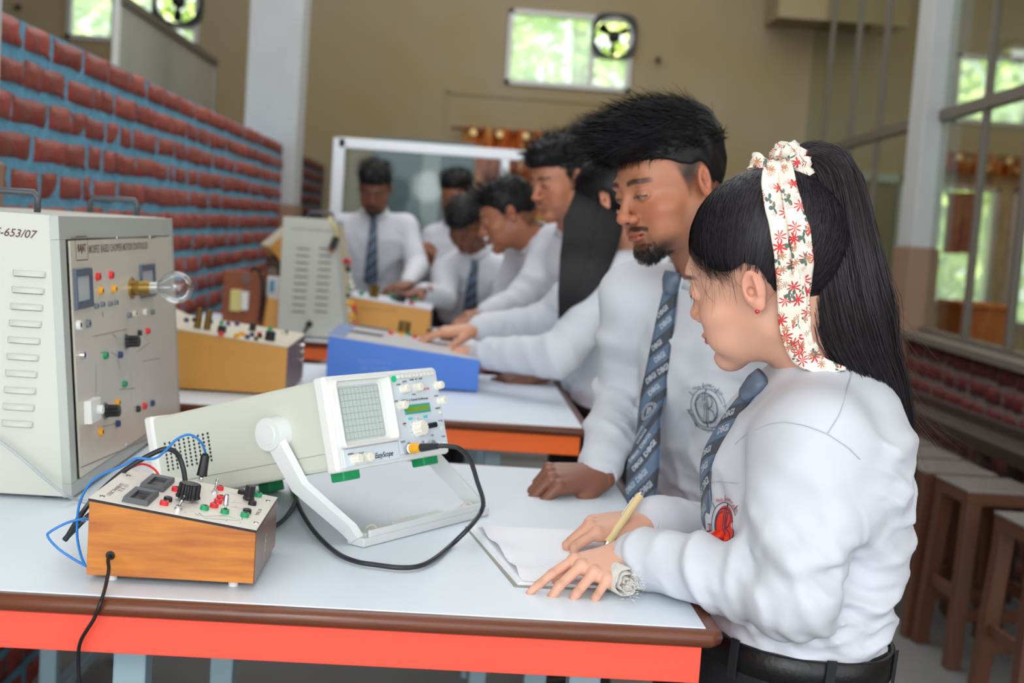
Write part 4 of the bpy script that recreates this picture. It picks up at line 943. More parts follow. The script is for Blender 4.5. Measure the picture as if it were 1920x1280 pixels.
# rear cabinet
cabm2 = cabm
t, c2, CL2, CH2 = cabinet('grey slatted controller cabinet on the third table beside the brick wall', -.615, Vector((-.352, 4.68, .906)), Vector((-.425, 4.68, 1.335)), 5.0)
pbox('front_panel', c2, .02, .02, CL2 - .02, CH2 - .03, 0, .003, mat('tan_panel', (190, 176, 140), .4), t)
c2f = Pl(c2(0, 0, .003), c2.x, c2.y); comps(c2f, CL2, CH2 * .75, t, 5, 34, .009)
s2 = Pl((-.615, 4.68, .906), (1, 0, 0), (0, 0, 1))
def qr(x, y): return s2.px(380 + x / 4.922, 400 + y / 4.922)
for k in range(10):
    for x0, x1 in ((868 - k * 5, 990 - k * 5), (1075 - k * 5, 1195 - k * 5)):
        a, b = qr(x0, 322 + k * 64.5); c, d = qr(x1, 322 + k * 64.5); pbox('vent_slot', s2, a, b - .003, c, b + .003, -.001, .0008, mat('slot_shadow_grey', (112, 114, 112), .7), t)
a, b = qr(1020, 155); decal('faded_print', [shift(txt('MOSFET CHOPPER DRIVE', .014), a, b)], lambda p, q: s2(p, q, .0004), MATS['grey_ink'], t)
tube('handle', [Vector((-.55, 4.9, 1.335)), Vector((-.545, 4.9, 1.36)), Vector((-.46, 4.9, 1.36)), Vector((-.455, 4.9, 1.335))], .007, hm, t, curve=False)
a, b = qr(985, 1020); pcyl('cord_grip', s2, a, b, .012, 0, .015, blackp, t)
inv(t)
pc_ = s2(a, b, .012); tag(tube('power_cord', [pc_, pc_ + Vector((-.01, -.03, -.02)), pc_ + Vector((-.03, -.04, -.08)), Vector((pc_.x - .05, 4.64, .907)), Vector((pc_.x - .16, 4.64, .907))], .005, blackp), 'black cord from the rear cabinet down to the third table', 'cord')
yw = mat('yellow_wire', (214, 190, 90), .4)
pb1 = at(627, 455, 4.63)
plt = empty('hanging_plug', 'black plug on a yellow wire hanging on the rear cabinet', 'plug', pb1)
bm = bmesh.new(); cyl(bm, at(631, 445, 4.66), at(622, 466, 4.65), .013, .012, 14); obj('sleeve', bm, blackp, plt); bm = bmesh.new(); cyl(bm, at(622, 466, 4.65), at(620, 473, 4.65), .009, n=12); obj('tip', bm, mat('copper', (190, 120, 60), .3, .8), plt)
tube('wire', [at(631, 445, 4.66), at(628, 425, 4.67), at(615, 416, 4.70), Vector((-.45, 4.8, 1.342)), Vector((-.47, 4.86, 1.342))], .004, yw, plt); inv(plt)
# things between the brick wall and the rear cabinet
rw_ = mat('red_brown_board', (150, 82, 48), .5, var=.2, scale=3, stretch=(1, 1, 4))
t = empty('socket_board', 'red brown wooden switch board with cream switch left of the rear cabinet', 'switch board', (-.8, 4.85, TZ))
a, b = at(420, 506, 4.82), at(492, 600, 4.82)
B('board', (a.x, 4.82, .9), (b.x, 4.85, a.z), rw_, t, .003); B('board', (b.x, 4.86, .9), (-.66, 4.89, a.z + .015), rw_, t, .003); B('back_box', (a.x, 4.85, .9), (-.68, 4.98, a.z - .03), brownside, t)
c = at(443, 563, 4.80); B('switch', (c.x - .022, 4.79, c.z - .04), (c.x + .018, 4.82, c.z + .04), mat('cream_switch', (214, 204, 130), .4), t, .003); B('socket_block', (c.x + .018, 4.795, c.z - .035), (c.x + .045, 4.82, c.z + .035), whitep, t, .004)
c = at(515, 538, 4.84); B('wall_socket', (c.x - .03, 4.84, c.z - .04), (c.x + .02, 4.86, c.z + .04), whitep, t, .004); B('blue_label', (c.x - .018, 4.836, c.z - .02), (c.x - .002, 4.84, c.z + .025), mat('blue_label', (60, 150, 190), .4), t)
for u, v in ((461, 522), (507, 512)): q = at(u, v, 4.81); bm = bmesh.new(); cyl(bm, (q.x, 4.82 if u < 480 else 4.86, q.z), (q.x, 4.81 if u < 480 else 4.85, q.z), .02, n=16); obj('round_cover', bm, mat('dull_brown_plastic', (120, 96, 84), .5), t)
inv(t)
tag(tube('power_cord', [at(470, 508, 4.80), at(482, 503, 4.79), at(492, 530, 4.78), at(490, 575, 4.78), at(486, 603, 4.78)], .006, blackp), 'black cord hanging over the red brown switch board', 'cord')
def tilted(label, u0, v0, w, d, h, Y, rz, ry, m, stand=None):
    c = at(u0, v0, Y); t = empty('wooden_case', label, 'case', c); M_ = Matrix.Translation(c) @ Euler((0, ry, rz)).to_matrix().to_4x4()
    B('case_body', (-w / 2, -d / 2, -h / 2), (w / 2, d / 2, h / 2), m, t, .003, M_); B('case_panel', (-w / 2, -d / 2, h / 2), (w / 2, d / 2, h / 2 + .005), panel_b, t, 0, M_)
    if stand: B('case_stand', *stand, mat('dark_brown_stand', (70, 48, 40), .6), t, .003)
    inv(t)
tilted('yellow wooden case leaning behind the top of the rear cabinet', 533, 458, .13, .2, .09, 5.28, .3, -.75, oakm, ((-.74, 5.18, .9), (-.60, 5.38, 1.165)))
tilted('small yellow wooden case low behind the left side of the rear cabinet', 520, 588, .09, .08, .11, 4.74, .2, .1, oakm)
# pale box behind the large cabinet
t = empty('instrument_case', 'pale beige instrument case behind the bulb of the large cabinet', 'case', (-.84, 3.68, TZ)); a = at(352, 575, 3.6)
hexa('case_body', [(-.98, 3.6, .9), (a.x, 3.6, .9), (a.x, 3.8, .9), (-.98, 3.8, .9), (-.98, 3.6, 1.12), (a.x, 3.6, 1.01), (a.x, 3.8, 1.01), (-.98, 3.8, 1.12)], mat('beige_case', (206, 190, 160), .5), t, .004)
hexa('case_panel', [(-.98, 3.6, 1.12), (a.x, 3.6, 1.01), (a.x, 3.8, 1.01), (-.98, 3.8, 1.12), (-.98, 3.6, 1.125), (a.x, 3.6, 1.015), (a.x, 3.8, 1.015), (-.98, 3.8, 1.125)], panel_b, t); inv(t)

# ------------------------------------------------------------------ STOOLS AND SIDE BENCH
stm = mat('stool_wood', (98, 58, 36), .45, var=.4, scale=5, stretch=(2, 2, .5), coat=.2); stt = mat('stool_top', (128, 120, 120), .25, var=.2, coat=.3)
def stool(x, y, rz, label, h=.60, w=.27):
    t = empty('wooden_stool', label, 'stool', (x, y, 0), rz, 'wooden stools along the right wall'); hw = w / 2
    B('seat', (-hw, -hw, h - .008), (hw, hw, h), stt, t, .002); B('seat_frame', (-hw + .003, -hw + .003, h - .05), (hw - .003, hw - .003, h - .008), stm, t, .002)
    for sx in (-1, 1):
        for sy in (-1, 1):
            x0, y0 = sx * (hw - .028), sy * (hw - .028); x1, y1 = sx * (hw + .0), sy * (hw + .0); e = .024
            hexa('leg', [(x1 - e, y1 - e, 0), (x1 + e, y1 - e, 0), (x1 + e, y1 + e, 0), (x1 - e, y1 + e, 0), (x0 - e, y0 - e, h - .05), (x0 + e, y0 - e, h - .05), (x0 + e, y0 + e, h - .05), (x0 - e, y0 + e, h - .05)], stm, t, .002)
    for s in (-1, 1):
        B('stretcher', (-hw, s * (hw - .012) - .01, .16), (hw, s * (hw - .012) + .01, .20), stm, t, .002); B('stretcher', (s * (hw - .012) - .01, -hw, .22), (s * (hw - .012) + .01, hw, .26), stm, t, .002)
    return t
cA = atz(1871, 929, .6); 
stool(1.87, 4.20, .03, 'wooden stool with worn pale top, second from the front along the right wall')
stool(1.845, 4.53, .03, 'wooden stool beside the standing woman, third from the front along the right wall')
stool(1.83, 3.62, .03, 'nearest wooden stool cut by the right edge of the picture')
stool(1.85, 4.86, .03, 'fourth wooden stool from the front along the right wall, half hidden by the ponytail')
stool(1.86, 5.19, .03, 'farthest wooden stool of the row along the right wall')
dk = mat('dark_brown_wood', (58, 44, 40), .5, var=.3, scale=4)
t = empty('side_bench', 'dark brown low bench between the stools and the maroon brick wall', 'bench', (2.2, 5.0, 0))
B('bench_top', (2.12, 3.3, .60), (2.33, 6.6, .66), dk, t, .004); B('back_rail', (2.27, 3.3, .66), (2.31, 6.6, .70), dk, t, .003)
for y in (3.35, 4.9, 6.5):
    for x in (2.13, 2.27): B('leg', (x, y, 0), (x + .05, y + .06, .60), dk, t, .003)
inv(t)
# ------------------------------------------------------------------ PEOPLE: distance-field bodies polygonised with surface nets
def nrm(v): v = np.asarray(v, float); return v / (np.linalg.norm(v) + 1e-12)
class SDF:
    def __init__(s, lo, hi, h):
        s.lo = np.array(lo, np.float32); s.h = h; n = np.ceil((np.array(hi) - s.lo) / h).astype(int) + 1; s.n = n
        s.ax = [s.lo[i] + h * np.arange(n[i], dtype=np.float32) for i in range(3)]; s.D = np.full(n, .3, np.float32)
    def win(s, lo, hi, pad):
        sl = []
        for i in range(3):
            a = int(max(0, math.floor((lo[i] - pad - s.lo[i]) / s.h))); b = int(min(s.n[i], math.ceil((hi[i] + pad - s.lo[i]) / s.h) + 1))
            if b <= a + 1: return None
            sl.append(slice(a, b))
        return tuple(sl), s.ax[0][sl[0]][:, None, None], s.ax[1][sl[1]][None, :, None], s.ax[2][sl[2]][None, None, :]
    def put(s, sl, d, k, op):
        D = s.D[sl]
        if op == 'sub':
            if k > 0: hh = np.clip(.5 - .5 * (D + d) / k, 0, 1); s.D[sl] = D * (1 - hh) - d * hh + k * hh * (1 - hh)
            else: s.D[sl] = np.maximum(D, -d)
        else:
            if k > 0: hh = np.clip(.5 + .5 * (D - d) / k, 0, 1); s.D[sl] = D * (1 - hh) + d * hh - k * hh * (1 - hh)
            else: s.D[sl] = np.minimum(D, d)
    def ell(s, c, r, k=.01, R=None, op='add'):
        c = np.array(c, float); r = np.array(r, float); m = r.max(); w = s.win(c - m, c + m, k + 3 * s.h + .004)
        if w is None: return s
        sl, X, Y, Z = w; X = X - c[0]; Y = Y - c[1]; Z = Z - c[2]
        if R is not None: X, Y, Z = [R[0][i] * X + R[1][i] * Y + R[2][i] * Z for i in range(3)]
        k0 = np.sqrt((X / r[0]) ** 2 + (Y / r[1]) ** 2 + (Z / r[2]) ** 2); k1 = np.sqrt((X / r[0] ** 2) ** 2 + (Y / r[1] ** 2) ** 2 + (Z / r[2] ** 2) ** 2) + 1e-9
        s.put(sl, k0 * (k0 - 1) / k1, k, op); return s
    def cone(s, a, b, ra, rb, k=.01, op='add', flat=None):
        a = np.array(a, float); b = np.array(b, float); m = max(ra, rb); w = s.win(np.minimum(a, b) - m, np.maximum(a, b) + m, k + 3 * s.h + .004)
        if w is None: return s
        sl, X, Y, Z = w; X = X - a[0]; Y = Y - a[1]; Z = Z - a[2]; d = b - a; L2 = d.dot(d) + 1e-12
        t = np.clip((X * d[0] + Y * d[1] + Z * d[2]) / L2, 0, 1); X = X - t * d[0]; Y = Y - t * d[1]; Z = Z - t * d[2]
        q = X * X + Y * Y + Z * Z
        if flat is not None: f, fk = flat; f = nrm(f); e = X * f[0] + Y * f[1] + Z * f[2]; q = q + e * e * (1 / fk ** 2 - 1)
        s.put(sl, np.sqrt(q) - (ra + (rb - ra) * t), k, op); return s
    def loft(s, O, up, right, tab, k=.02, pw=2.3):
        """tab rows: t, cx, cy, a, b (metres along / across the axis)"""
        O = np.array(O, float); up = nrm(up); right = nrm(np.array(right) - up * np.dot(up, right)); fw = np.cross(up, right)
        tab = np.array(tab, float); t0, t1 = tab[0, 0], tab[-1, 0]; m = tab[:, 3:5].max() + np.abs(tab[:, 1:3]).max()
        P = np.array([O + up * t0, O + up * t1]); w = s.win(P.min(0) - m, P.max(0) + m, k + 3 * s.h)
        if w is None: return s
        sl, X, Y, Z = w; X = X - O[0]; Y = Y - O[1]; Z = Z - O[2]
        t = X * up[0] + Y * up[1] + Z * up[2]; x = X * right[0] + Y * right[1] + Z * right[2]; y = X * fw[0] + Y * fw[1] + Z * fw[2]
        I = [np.interp(t, tab[:, 0], tab[:, i]).astype(np.float32) for i in (1, 2, 3, 4)]
        e = ((np.abs(x - I[0]) / I[2]) ** pw + (np.abs(y - I[1]) / I[3]) ** pw) ** (1 / pw)
        d = (e - 1) * np.minimum(I[2], I[3]); d = np.maximum(d, np.maximum(t0 - t, t - t1)); s.put(sl, d, k, 'add'); return s
    def band(s, w=.03):
        i = np.nonzero(np.abs(s.D) < w); return i, s.ax[0][i[0]], s.ax[1][i[1]], s.ax[2][i[2]]
    def wrinkle(s, ws):
        i, X, Y, Z = s.band(); d = np.zeros_like(X)
        for c, n, lam, amp, R, ph, m in ws:
            n = nrm(n); m = nrm(m); q = ((X - c[0]) ** 2 + (Y - c[1]) ** 2 + (Z - c[2]) ** 2) / (R * R); g = np.exp(-q)
            u = (X * n[0] + Y * n[1] + Z * n[2]) / lam; v = (X * m[0] + Y * m[1] + Z * m[2]) / lam
            w = np.sin(6.283 * u / 1.6 + ph + 1.1 * np.sin(1.5 * v + ph * 2) + .6 * np.sin(1.1 * u - 1.9 * v)); d += amp * g * (1.9 * (.5 + .5 * w) ** 3 - .45)
        s.D[i] -= d; return s
    def noise(s, amp, sc, seed=0):
        i, X, Y, Z = s.band(); r = np.random.RandomState(seed); d = 0
        for k in range(6):
            v = nrm(r.normal(size=3)) * sc * r.uniform(.7, 1.5) * 6.283; u = nrm(r.normal(size=3)) * sc * 4; d = d + np.sin(X * v[0] + Y * v[1] + Z * v[2] + 2 * np.sin(X * u[0] + Y * u[1] + Z * u[2] + k)) / 6
        s.D[i] -= amp * d; return s
    def clip(s, p, n):
        n = nrm(n); p = np.array(p); s.D = np.maximum(s.D, (s.ax[0][:, None, None] - p[0]) * n[0] + (s.ax[1][None, :, None] - p[1]) * n[1] + (s.ax[2][None, None, :] - p[2]) * n[2]); return s
    def mesh(s):
        D = s.D; D[0], D[-1] = .1, .1; D[:, 0], D[:, -1] = .1, .1; D[:, :, 0], D[:, :, -1] = .1, .1
        I = D < 0; c = np.zeros(np.array(D.shape) - 1, np.int8); n = np.array(c.shape)
        off = [(a, b, d) for a in (0, 1) for b in (0, 1) for d in (0, 1)]
        for o in off: c += I[o[0]:o[0] + n[0], o[1]:o[1] + n[1], o[2]:o[2] + n[2]]
        idx = np.argwhere((c > 0) & (c < 8)); N = len(idx); acc = np.zeros((N, 3)); cnt = np.zeros(N)
        for axis in range(3):
            for u in (0, 1):
                for v in (0, 1):
                    o = [0, 0, 0]; o[(axis + 1) % 3] = u; o[(axis + 2) % 3] = v; p = idx + o; q = p.copy(); q[:, axis] += 1
                    a = D[p[:, 0], p[:, 1], p[:, 2]]; b = D[q[:, 0], q[:, 1], q[:, 2]]; m = (a < 0) != (b < 0)
                    t = np.where(m, a / (a - b + 1e-12), 0); pos = np.zeros((N, 3)) + o; pos[:, axis] += t; acc += pos * m[:, None]; cnt += m
        V = s.lo + s.h * (idx + acc / cnt[:, None]); vid = np.full(n, -1, np.int32); vid[idx[:, 0], idx[:, 1], idx[:, 2]] = np.arange(N); F_ = []
        for axis in range(3):
            sa = [slice(1, -1)] * 3; sa[axis] = slice(0, -1); sb = [slice(1, -1)] * 3; sb[axis] = slice(1, None)
            a = I[tuple(sa)]; b = I[tuple(sb)]; e = np.argwhere(a != b); base = e + 1; base[:, axis] -= 1; A = a[e[:, 0], e[:, 1], e[:, 2]]
            u, v = (axis + 1) % 3, (axis + 2) % 3; q = []
            for du, dv in ((-1, -1), (0, -1), (0, 0), (-1, 0)): z = base.copy(); z[:, u] += du; z[:, v] += dv; q.append(vid[z[:, 0], z[:, 1], z[:, 2]])
            q = np.stack(q, 1); q[~A] = q[~A][:, ::-1]; F_.append(q)
        F_ = np.concatenate(F_); return V.astype(np.float32), F_[(F_ >= 0).all(1)]

def hb(f, up=(0, 0, 1), roll=0):
    """columns: right, forward, up"""
    f = nrm(f); r = nrm(np.cross(f, up)); u = np.cross(r, f); c, s_ = math.cos(roll), math.sin(roll); return np.stack([r * c + u * s_, f, u * c - r * s_], 1)
def LN(c): return np.array(lin(c))

def make_head(h, neck, sk, w=1.0, fem=False, beard=0, stache=0, brow=1.0, eyes='down', smile=0, ear=.84, fade=0, ncol=None, rneck=.052):
    """head in its own frame (x right, y forward, z up, eyes at z = 0); neck: local position of the base of the neck"""
    neck = np.array(neck, float); lo = np.minimum([-.1, -.125, -.15], neck - .07); hi = np.maximum([.1, .14, .14], neck + .07); S = SDF(lo, hi, h)
    S.ell((0, -.015, .030), (.0735 * w, .094, .086), 0); S.ell((0, .030, .006), (.062 * w, .062, .078), .02)
    jw = .051 if fem else .055
    S.ell((0, .028, -.052), (jw * w, .056, .056), .03); S.cone((-.042 * w, -.005, -.062), (-.012, .074, -.098), .018, .014, .03); S.cone((.042 * w, -.005, -.062), (.012, .074, -.098), .018, .014, .03)
    S.ell((0, .078, -.100), (.019, .015, .015), .018)
    for x in (-1, 1):
        S.ell((x * .043 * w, .056, -.034), (.023, .024, .019 if not smile else .022), .02); S.ell((x * .036, .060, -.065), (.022, .022, .022), .02)
    if not fem: S.cone((-.034, .083, .017), (.034, .083, .017), .0105, .0105, .012)
    else: S.cone((-.03, .079, .02), (.03, .079, .02), .010, .010, .018)
    for x in (-1, 1):
        S.ell((x * .031, .101, -.001), (.019, .015, .0125), .012, op='sub'); S.ell((x * .031, .0775, -.003), (.0165, .0145, .0135), .004)
        S.cone((x * .018, .0885, -.0052), (x * .044, .0805, -.0065), .0030, .0028, .004)
        if eyes == 'open': S.cone((x * .019, .0905, .0005), (x * .043, .083, .0005), .0022, .002, .003)
    nl = .95 if fem else 1.0
    S.cone((0, .086, .010), (0, .107 * nl, -.030), .0065, .0085, .010); S.ell((0, .1105 * nl, -.036), (.0105, .0105, .0095), .008)
    for x in (-1, 1):
        S.ell((x * .0125, .0985 * nl, -.040), (.0085, .0105, .0078), .005); S.ell((x * .0065, .1065 * nl, -.0465), (.0035, .0055, .003), .003, op='sub')
    S.ell((0, .086, -.066), (.024, .014, .014), .012)
    S.ell((0, .0975, -.0640), (.021 + smile * .006, .0062, .0046), .004); S.ell((0, .0965, -.0735), (.018 + smile * .006, .0070, .0056), .004)
    S.cone((-.024 - smile * .006, .0935, -.0688 + smile * .004), (.024 + smile * .006, .0935, -.0688 + smile * .004), .0018, .0018, .003, op='sub'); S.cone((-.010, .104, -.0688), (.010, .104, -.0688), .0016, .0016, .003, op='sub')
    S.ell((0, .094, -.085), (.018, .007, .005), .008, op='sub')
    if ear:
        for x in (-1, 1):
            R = hb((0.25 * x, 1, .12)); c = np.array((x * .0765 * w, -.014, -.006))
            e = ear
            S.ell(c, (.0075, .0175 * e, .0295 * e), .006, R); S.ell(c + (0, -.001, -.026 * e), (.0055, .0085 * e, .0095 * e), .006, R)
            S.ell(c + (x * .0075, .0015, .003), (.0055, .0115 * e, .020 * e), .003, R, op='sub'); S.cone(c + (x * .004, -.006, .016 * e), c + (x * .004, -.006, -.008), .0028, .0024, .003); S.ell(c + (x * .003, .010 * e, -.006), (.0035, .0035, .005), .003)
            S.ell(c + (x * .002, .004, -.003), (.006, .0045, .006), .002, op='sub')
    S.cone((0, -.028, -.055), neck, rneck, rneck * 1.06, .03); S.cone((0, -.01, -.09), neck + (0, .012, 0), rneck * .75, rneck * .9, .03)
    V, Fc = S.mesh(); x, y, z = V.T; ax = np.abs(x)
    base = LN(sk); C_ = np.tile(base, (len(V), 1)); rs = np.random.RandomState(3); no = (np.sin(x * 90 + 2 * np.sin(z * 70)) * np.sin(y * 80 + z * 60) * .5 + .5)
    C_ *= (1 - .06 * no)[:, None]
    def mixc(mask, c, a=1):
        m = np.clip(mask, 0, 1)[:, None] * a; C_[:] = C_ * (1 - m) + LN(c) * m
    def sm(v, a, b): t = np.clip((v - a) / (b - a), 0, 1); return t * t * (3 - 2 * t)
    red = (min(255, sk[0] * 1.06), sk[1] * .78, sk[2] * .72)
    mixc(np.exp(-((ax - .043) ** 2 + (z + .035) ** 2) / .0004) * (y > .02), red, .30); mixc(np.exp(-((x) ** 2 + (z + .037) ** 2) / .0002) * (y > .09), red, .3); mixc((ax > .0755 * w) * 1., red, .25)
    dark = (28, 22, 22)
    # brows
    bz = .021 - .004 * ((ax - .03) / .02) ** 2; mixc(sm(.0042 * brow - np.abs(z - bz), -.0012, .0016) * sm(ax, .009, .015) * (1 - sm(ax, .044, .053)) * (y > .05), dark, .85)
    # lash line, lids
    lz = -.0058 - .0022 * ((ax - .031) / .013) ** 2 * -1
    m = sm(.0015 - np.abs(z - (-.0080 + 3.5 * (ax - .031) ** 2 * 4)), -.0008, .0008) * (np.abs(ax - .0315) < .0150) * (y > .06); mixc(m, dark, .95)
    if eyes != 'closed':
        o = 1 if eyes == 'open' else .45
        mixc((((ax - .031) / .0125) ** 2 + ((z + .0035 + (0 if eyes == 'open' else .003)) / (.0045 * o + .0008)) ** 2 < 1) * (y > .06), (150, 134, 130), .7); mixc((((ax - .031) / .005) ** 2 + ((z + .0035 + (0 if eyes == 'open' else .003)) / (.0048 * o)) ** 2 < 1) * (y > .06), (30, 20, 18), 1)
        mixc(sm(.0011 - np.abs(z - (.0012 if eyes == 'open' else -.0035) + 4 * (ax - .031) ** 2 * 3), -.0006, .0006) * (np.abs(ax - .0315) < .0150) * (y > .06), dark, .9)
    mixc(sm(.013 - np.hypot((ax - .031), (z + .001) * 1.2), 0, .008) * (y > .055), (sk[0] * .7, sk[1] * .62, sk[2] * .6), .28)
    # lips
    lipc = (176, 90, 86) if fem else (sk[0] * .80 + 10, sk[1] * .66, sk[2] * .68)
    lw = .0235 + smile * .006; ml = sm(1 - (x / lw) ** 2, 0, .4) * sm(.0088 - np.abs(z + .0688 - (.0008 * np.cos(x * 260))) - 4.5 * x * x, -.001, .0015) * (y > .075); mixc(ml, lipc, .85); mixc(sm(.0011 - np.abs(z + .0688 - smile * 9 * x * x), -.0005, .0005) * (ax < .022 + smile * .005) * (y > .075), (70, 34, 34), .8)
    if smile: mixc(sm(.0016 - np.abs(z + .0688 - smile * 9 * x * x), -.0006, .0005) * (ax < .016) * (y > .075), (225, 215, 205), .7)
    mixc((np.hypot(ax - .0065, z + .047) < .0032) * (y > .095), dark, .7)
    hair = (24, 21, 22)
    if stache: mixc(sm(.0042 - np.abs(z + .0565 + 6.0 * x * x * 1.0), -.0012, .0016) * (ax < .030) * (y > .07) * (1 - ml), hair, stache)
    if beard:
        bl = sm(-z, .070, .088) * sm(y, -.02, .03) * (z > -.17) * (1 - ml); bl = np.maximum(bl, sm(-z, .028, .060) * sm(.040 - y, -.012, .012) * sm(y, -.02, -.004) * (z > -.17) * .9); ch = sm(-z, .080, .098) * sm(y, .035, .07) * (z > -.14); tr = .5 * np.exp(-((ax - .027) / .006) ** 2) * sm(-z, .056, .07) * (z > -.1) * (y > .05)
        mixc(bl, hair, .38 * min(1, beard)); mixc(np.maximum(ch, tr * .8), hair, .93 * min(1, beard)); mixc(bl, hair, max(0, beard - 1) * 1.0)
    if fade:
        hl = np.interp(y, [-.12, -.05, -.02, .012, .03, .05, .1], [-.10, -.075, .01, -.028, .02, .05, .06]); g = sm(z - hl, -.006, .022) * (1 - (ax > .0745 * w) * (z < .02) * (y < .006) * (y > -.036)); mixc(g * fade * (.55 + .45 * no), hair)
    return V, Fc, C_

def make_hand(side, h, sk, scale=1.0, curl=((20, 25, 15),) * 4, spread=(6, 1, -4, -9), thumb=((.75, .55, -.25), (.35, .85, -.35), (.1, .95, -.3)), nail=None, fore=.028, slim=1.0):
    tx = -side; mcp = [(tx * .030, .090, .001), (tx * .0105, .095, .003), (-tx * .010, .089, .001), (-tx * .0285, .079, -.003)]
    L_ = [(.041, .025, .019), (.045, .029, .019), (.041, .027, .019), (.032, .020, .017)]; R_ = [(.0093, .0083, .0074, .0060), (.0094, .0084, .0075, .0060), (.0090, .0080, .0071, .0057), (.0080, .0070, .0063, .0052)]
    ch = []; nails = []
    for f in range(4):
        p = np.array(mcp[f]); a = 0; sp = math.radians(spread[f]) * tx; pts = [p]
        for j in range(3):
            a += math.radians(curl[f][j]); d = np.array((math.sin(sp) * math.cos(a), math.cos(sp) * math.cos(a), -math.sin(a))); p = p + d * L_[f][j]; pts.append(p)
        dn = np.cross(d, nrm(np.cross((0, 0, 1), d)) if abs(d[2]) < .98 else (1, 0, 0)); dn = np.array((math.sin(sp) * math.sin(a), math.cos(sp) * math.sin(a), math.cos(a)))
        nails.append((pts[3] - d * .004 + dn * .005, .0062)); ch.append(pts)
    tp = [np.array((tx * .020, .022, -.006))]
    for (a, b, c), l in zip(thumb, (.043, .030, .024)): tp.append(tp[-1] + nrm((tx * a, b, c)) * l)
    allp = np.array([q for c in ch for q in c] + tp + [(0, -fore, 0)]); S = SDF(allp.min(0) - .035, allp.max(0) + .035, h / scale)
    S.cone((0, -fore, 0), (0, -.005, 0), .0275, .0245, 0, flat=((0, 0, 1), .78))
    for f in range(4):
        S.cone((tx * (.012 - .008 * f), .004, -.003), np.array(mcp[f]) - (0, .004, .004), .0165, .0118, .012)
    S.cone((-tx * .022, .02, -.008), (-tx * .026, .062, -.009), .013, .012, .012)
    S.cone((tx * .014, .008, -.006), tp[1], .0165, .0125, .012); S.cone(tp[1], tp[2], .0112, .0092, .006); S.cone(tp[2], tp[3], .0095, .0070, .004)
    for f in range(4):
        for j in range(3): S.cone(ch[f][j], ch[f][j + 1], R_[f][j] * slim, R_[f][j + 1] * slim, .0045 if j == 0 else .002)
        S.ell(ch[f][0] + (0, 0, .002), (.0092 * slim, .0095, .0082), .004)
    V, Fc = S.mesh(); C_ = np.tile(LN(sk), (len(V), 1))
    td = nrm(tp[3] - tp[2]); nails.append((tp[3] - td * .004 + np.array((tx * .2, .1, .97)) * .006, .007))
    nc = LN(nail or (min(255, sk[0] * 1.12 + 10), sk[1] * 1.0 + 12, sk[2] * 1.0 + 14))
    for c, r in nails: m = np.clip(1.6 - np.linalg.norm(V - c, axis=1) / r * 1.3, 0, 1)[:, None]; C_ = C_ * (1 - m * .8) + nc * m * .8
    for f in range(4):
        for j in (0, 1): m = np.exp(-(np.linalg.norm(V - (ch[f][j + 1] + (0, 0, .006)), axis=1) / .006) ** 2)[:, None]; C_ = C_ * (1 - .22 * m)
    return V * scale, Fc, C_

hairm = mat('black_hair', (20, 18, 20), .48, spec=.3, vcol=True)
shirtm = mat('white_shirt', (202, 204, 212), .85, var=.02, scale=30, bump=.12, bscale=14)
trm = mat('black_trousers', (26, 27, 31), .8, bump=.1, bscale=200); beltm = mat('black_leather', (16, 15, 16), .4, bump=.08, bscale=160)
skinm = mat('skin', (200, 150, 120), .46, vcol=True, sss=.12, bump=.04, bscale=500); shoem = mat('shoe_leather', (20, 18, 18), .3)
def strands(name, P, w, parent, nrmls=None, col=(26, 24, 27), cvar=.5, seed=0, m=None):
    """P: (N, K, 3) paths -> tapered ribbons"""
    N, K, _ = P.shape; T = np.gradient(P, axis=1); rs = np.random.RandomState(seed)
    if nrmls is None: nrmls = rs.normal(size=(N, 1, 3))
    S = np.cross(T, nrmls); S /= np.linalg.norm(S, axis=2)[..., None] + 1e-9
    tap = np.interp(np.linspace(0, 1, K), [0, .25, .7, 1], [.12, 1, .8, .12])[None, :, None] * w * .5
    V = np.stack([P - S * tap, P + S * tap], 2).reshape(-1, 3); b = (np.arange(N) * K * 2)[:, None] + (np.arange(K - 1) * 2)[None, :]; b = b.ravel()
    F_ = np.stack([b, b + 1, b + 3, b + 2], 1); c = LN(col)[None] * (1 + cvar * rs.uniform(-1, 1.6, (N, 1))); c = np.repeat(np.clip(c, 0, 1), K * 2, 0)
    o = raw(name, V, F_, m or hairm, parent, True, c); return o
def vnormals(V, F_):
    n = np.cross(V[F_[:, 2]] - V[F_[:, 0]], V[F_[:, 3]] - V[F_[:, 1]]); N = np.zeros_like(V)
    for i in range(4): np.add.at(N, F_[:, i], n)
    return N / (np.linalg.norm(N, axis=1)[:, None] + 1e-9)
HL = ([-.13, -.07, -.035, -.02, .012, .03, .05, .075, .12], [-.085, -.075, -.06, .012, -.026, .022, .042, .052, .058])
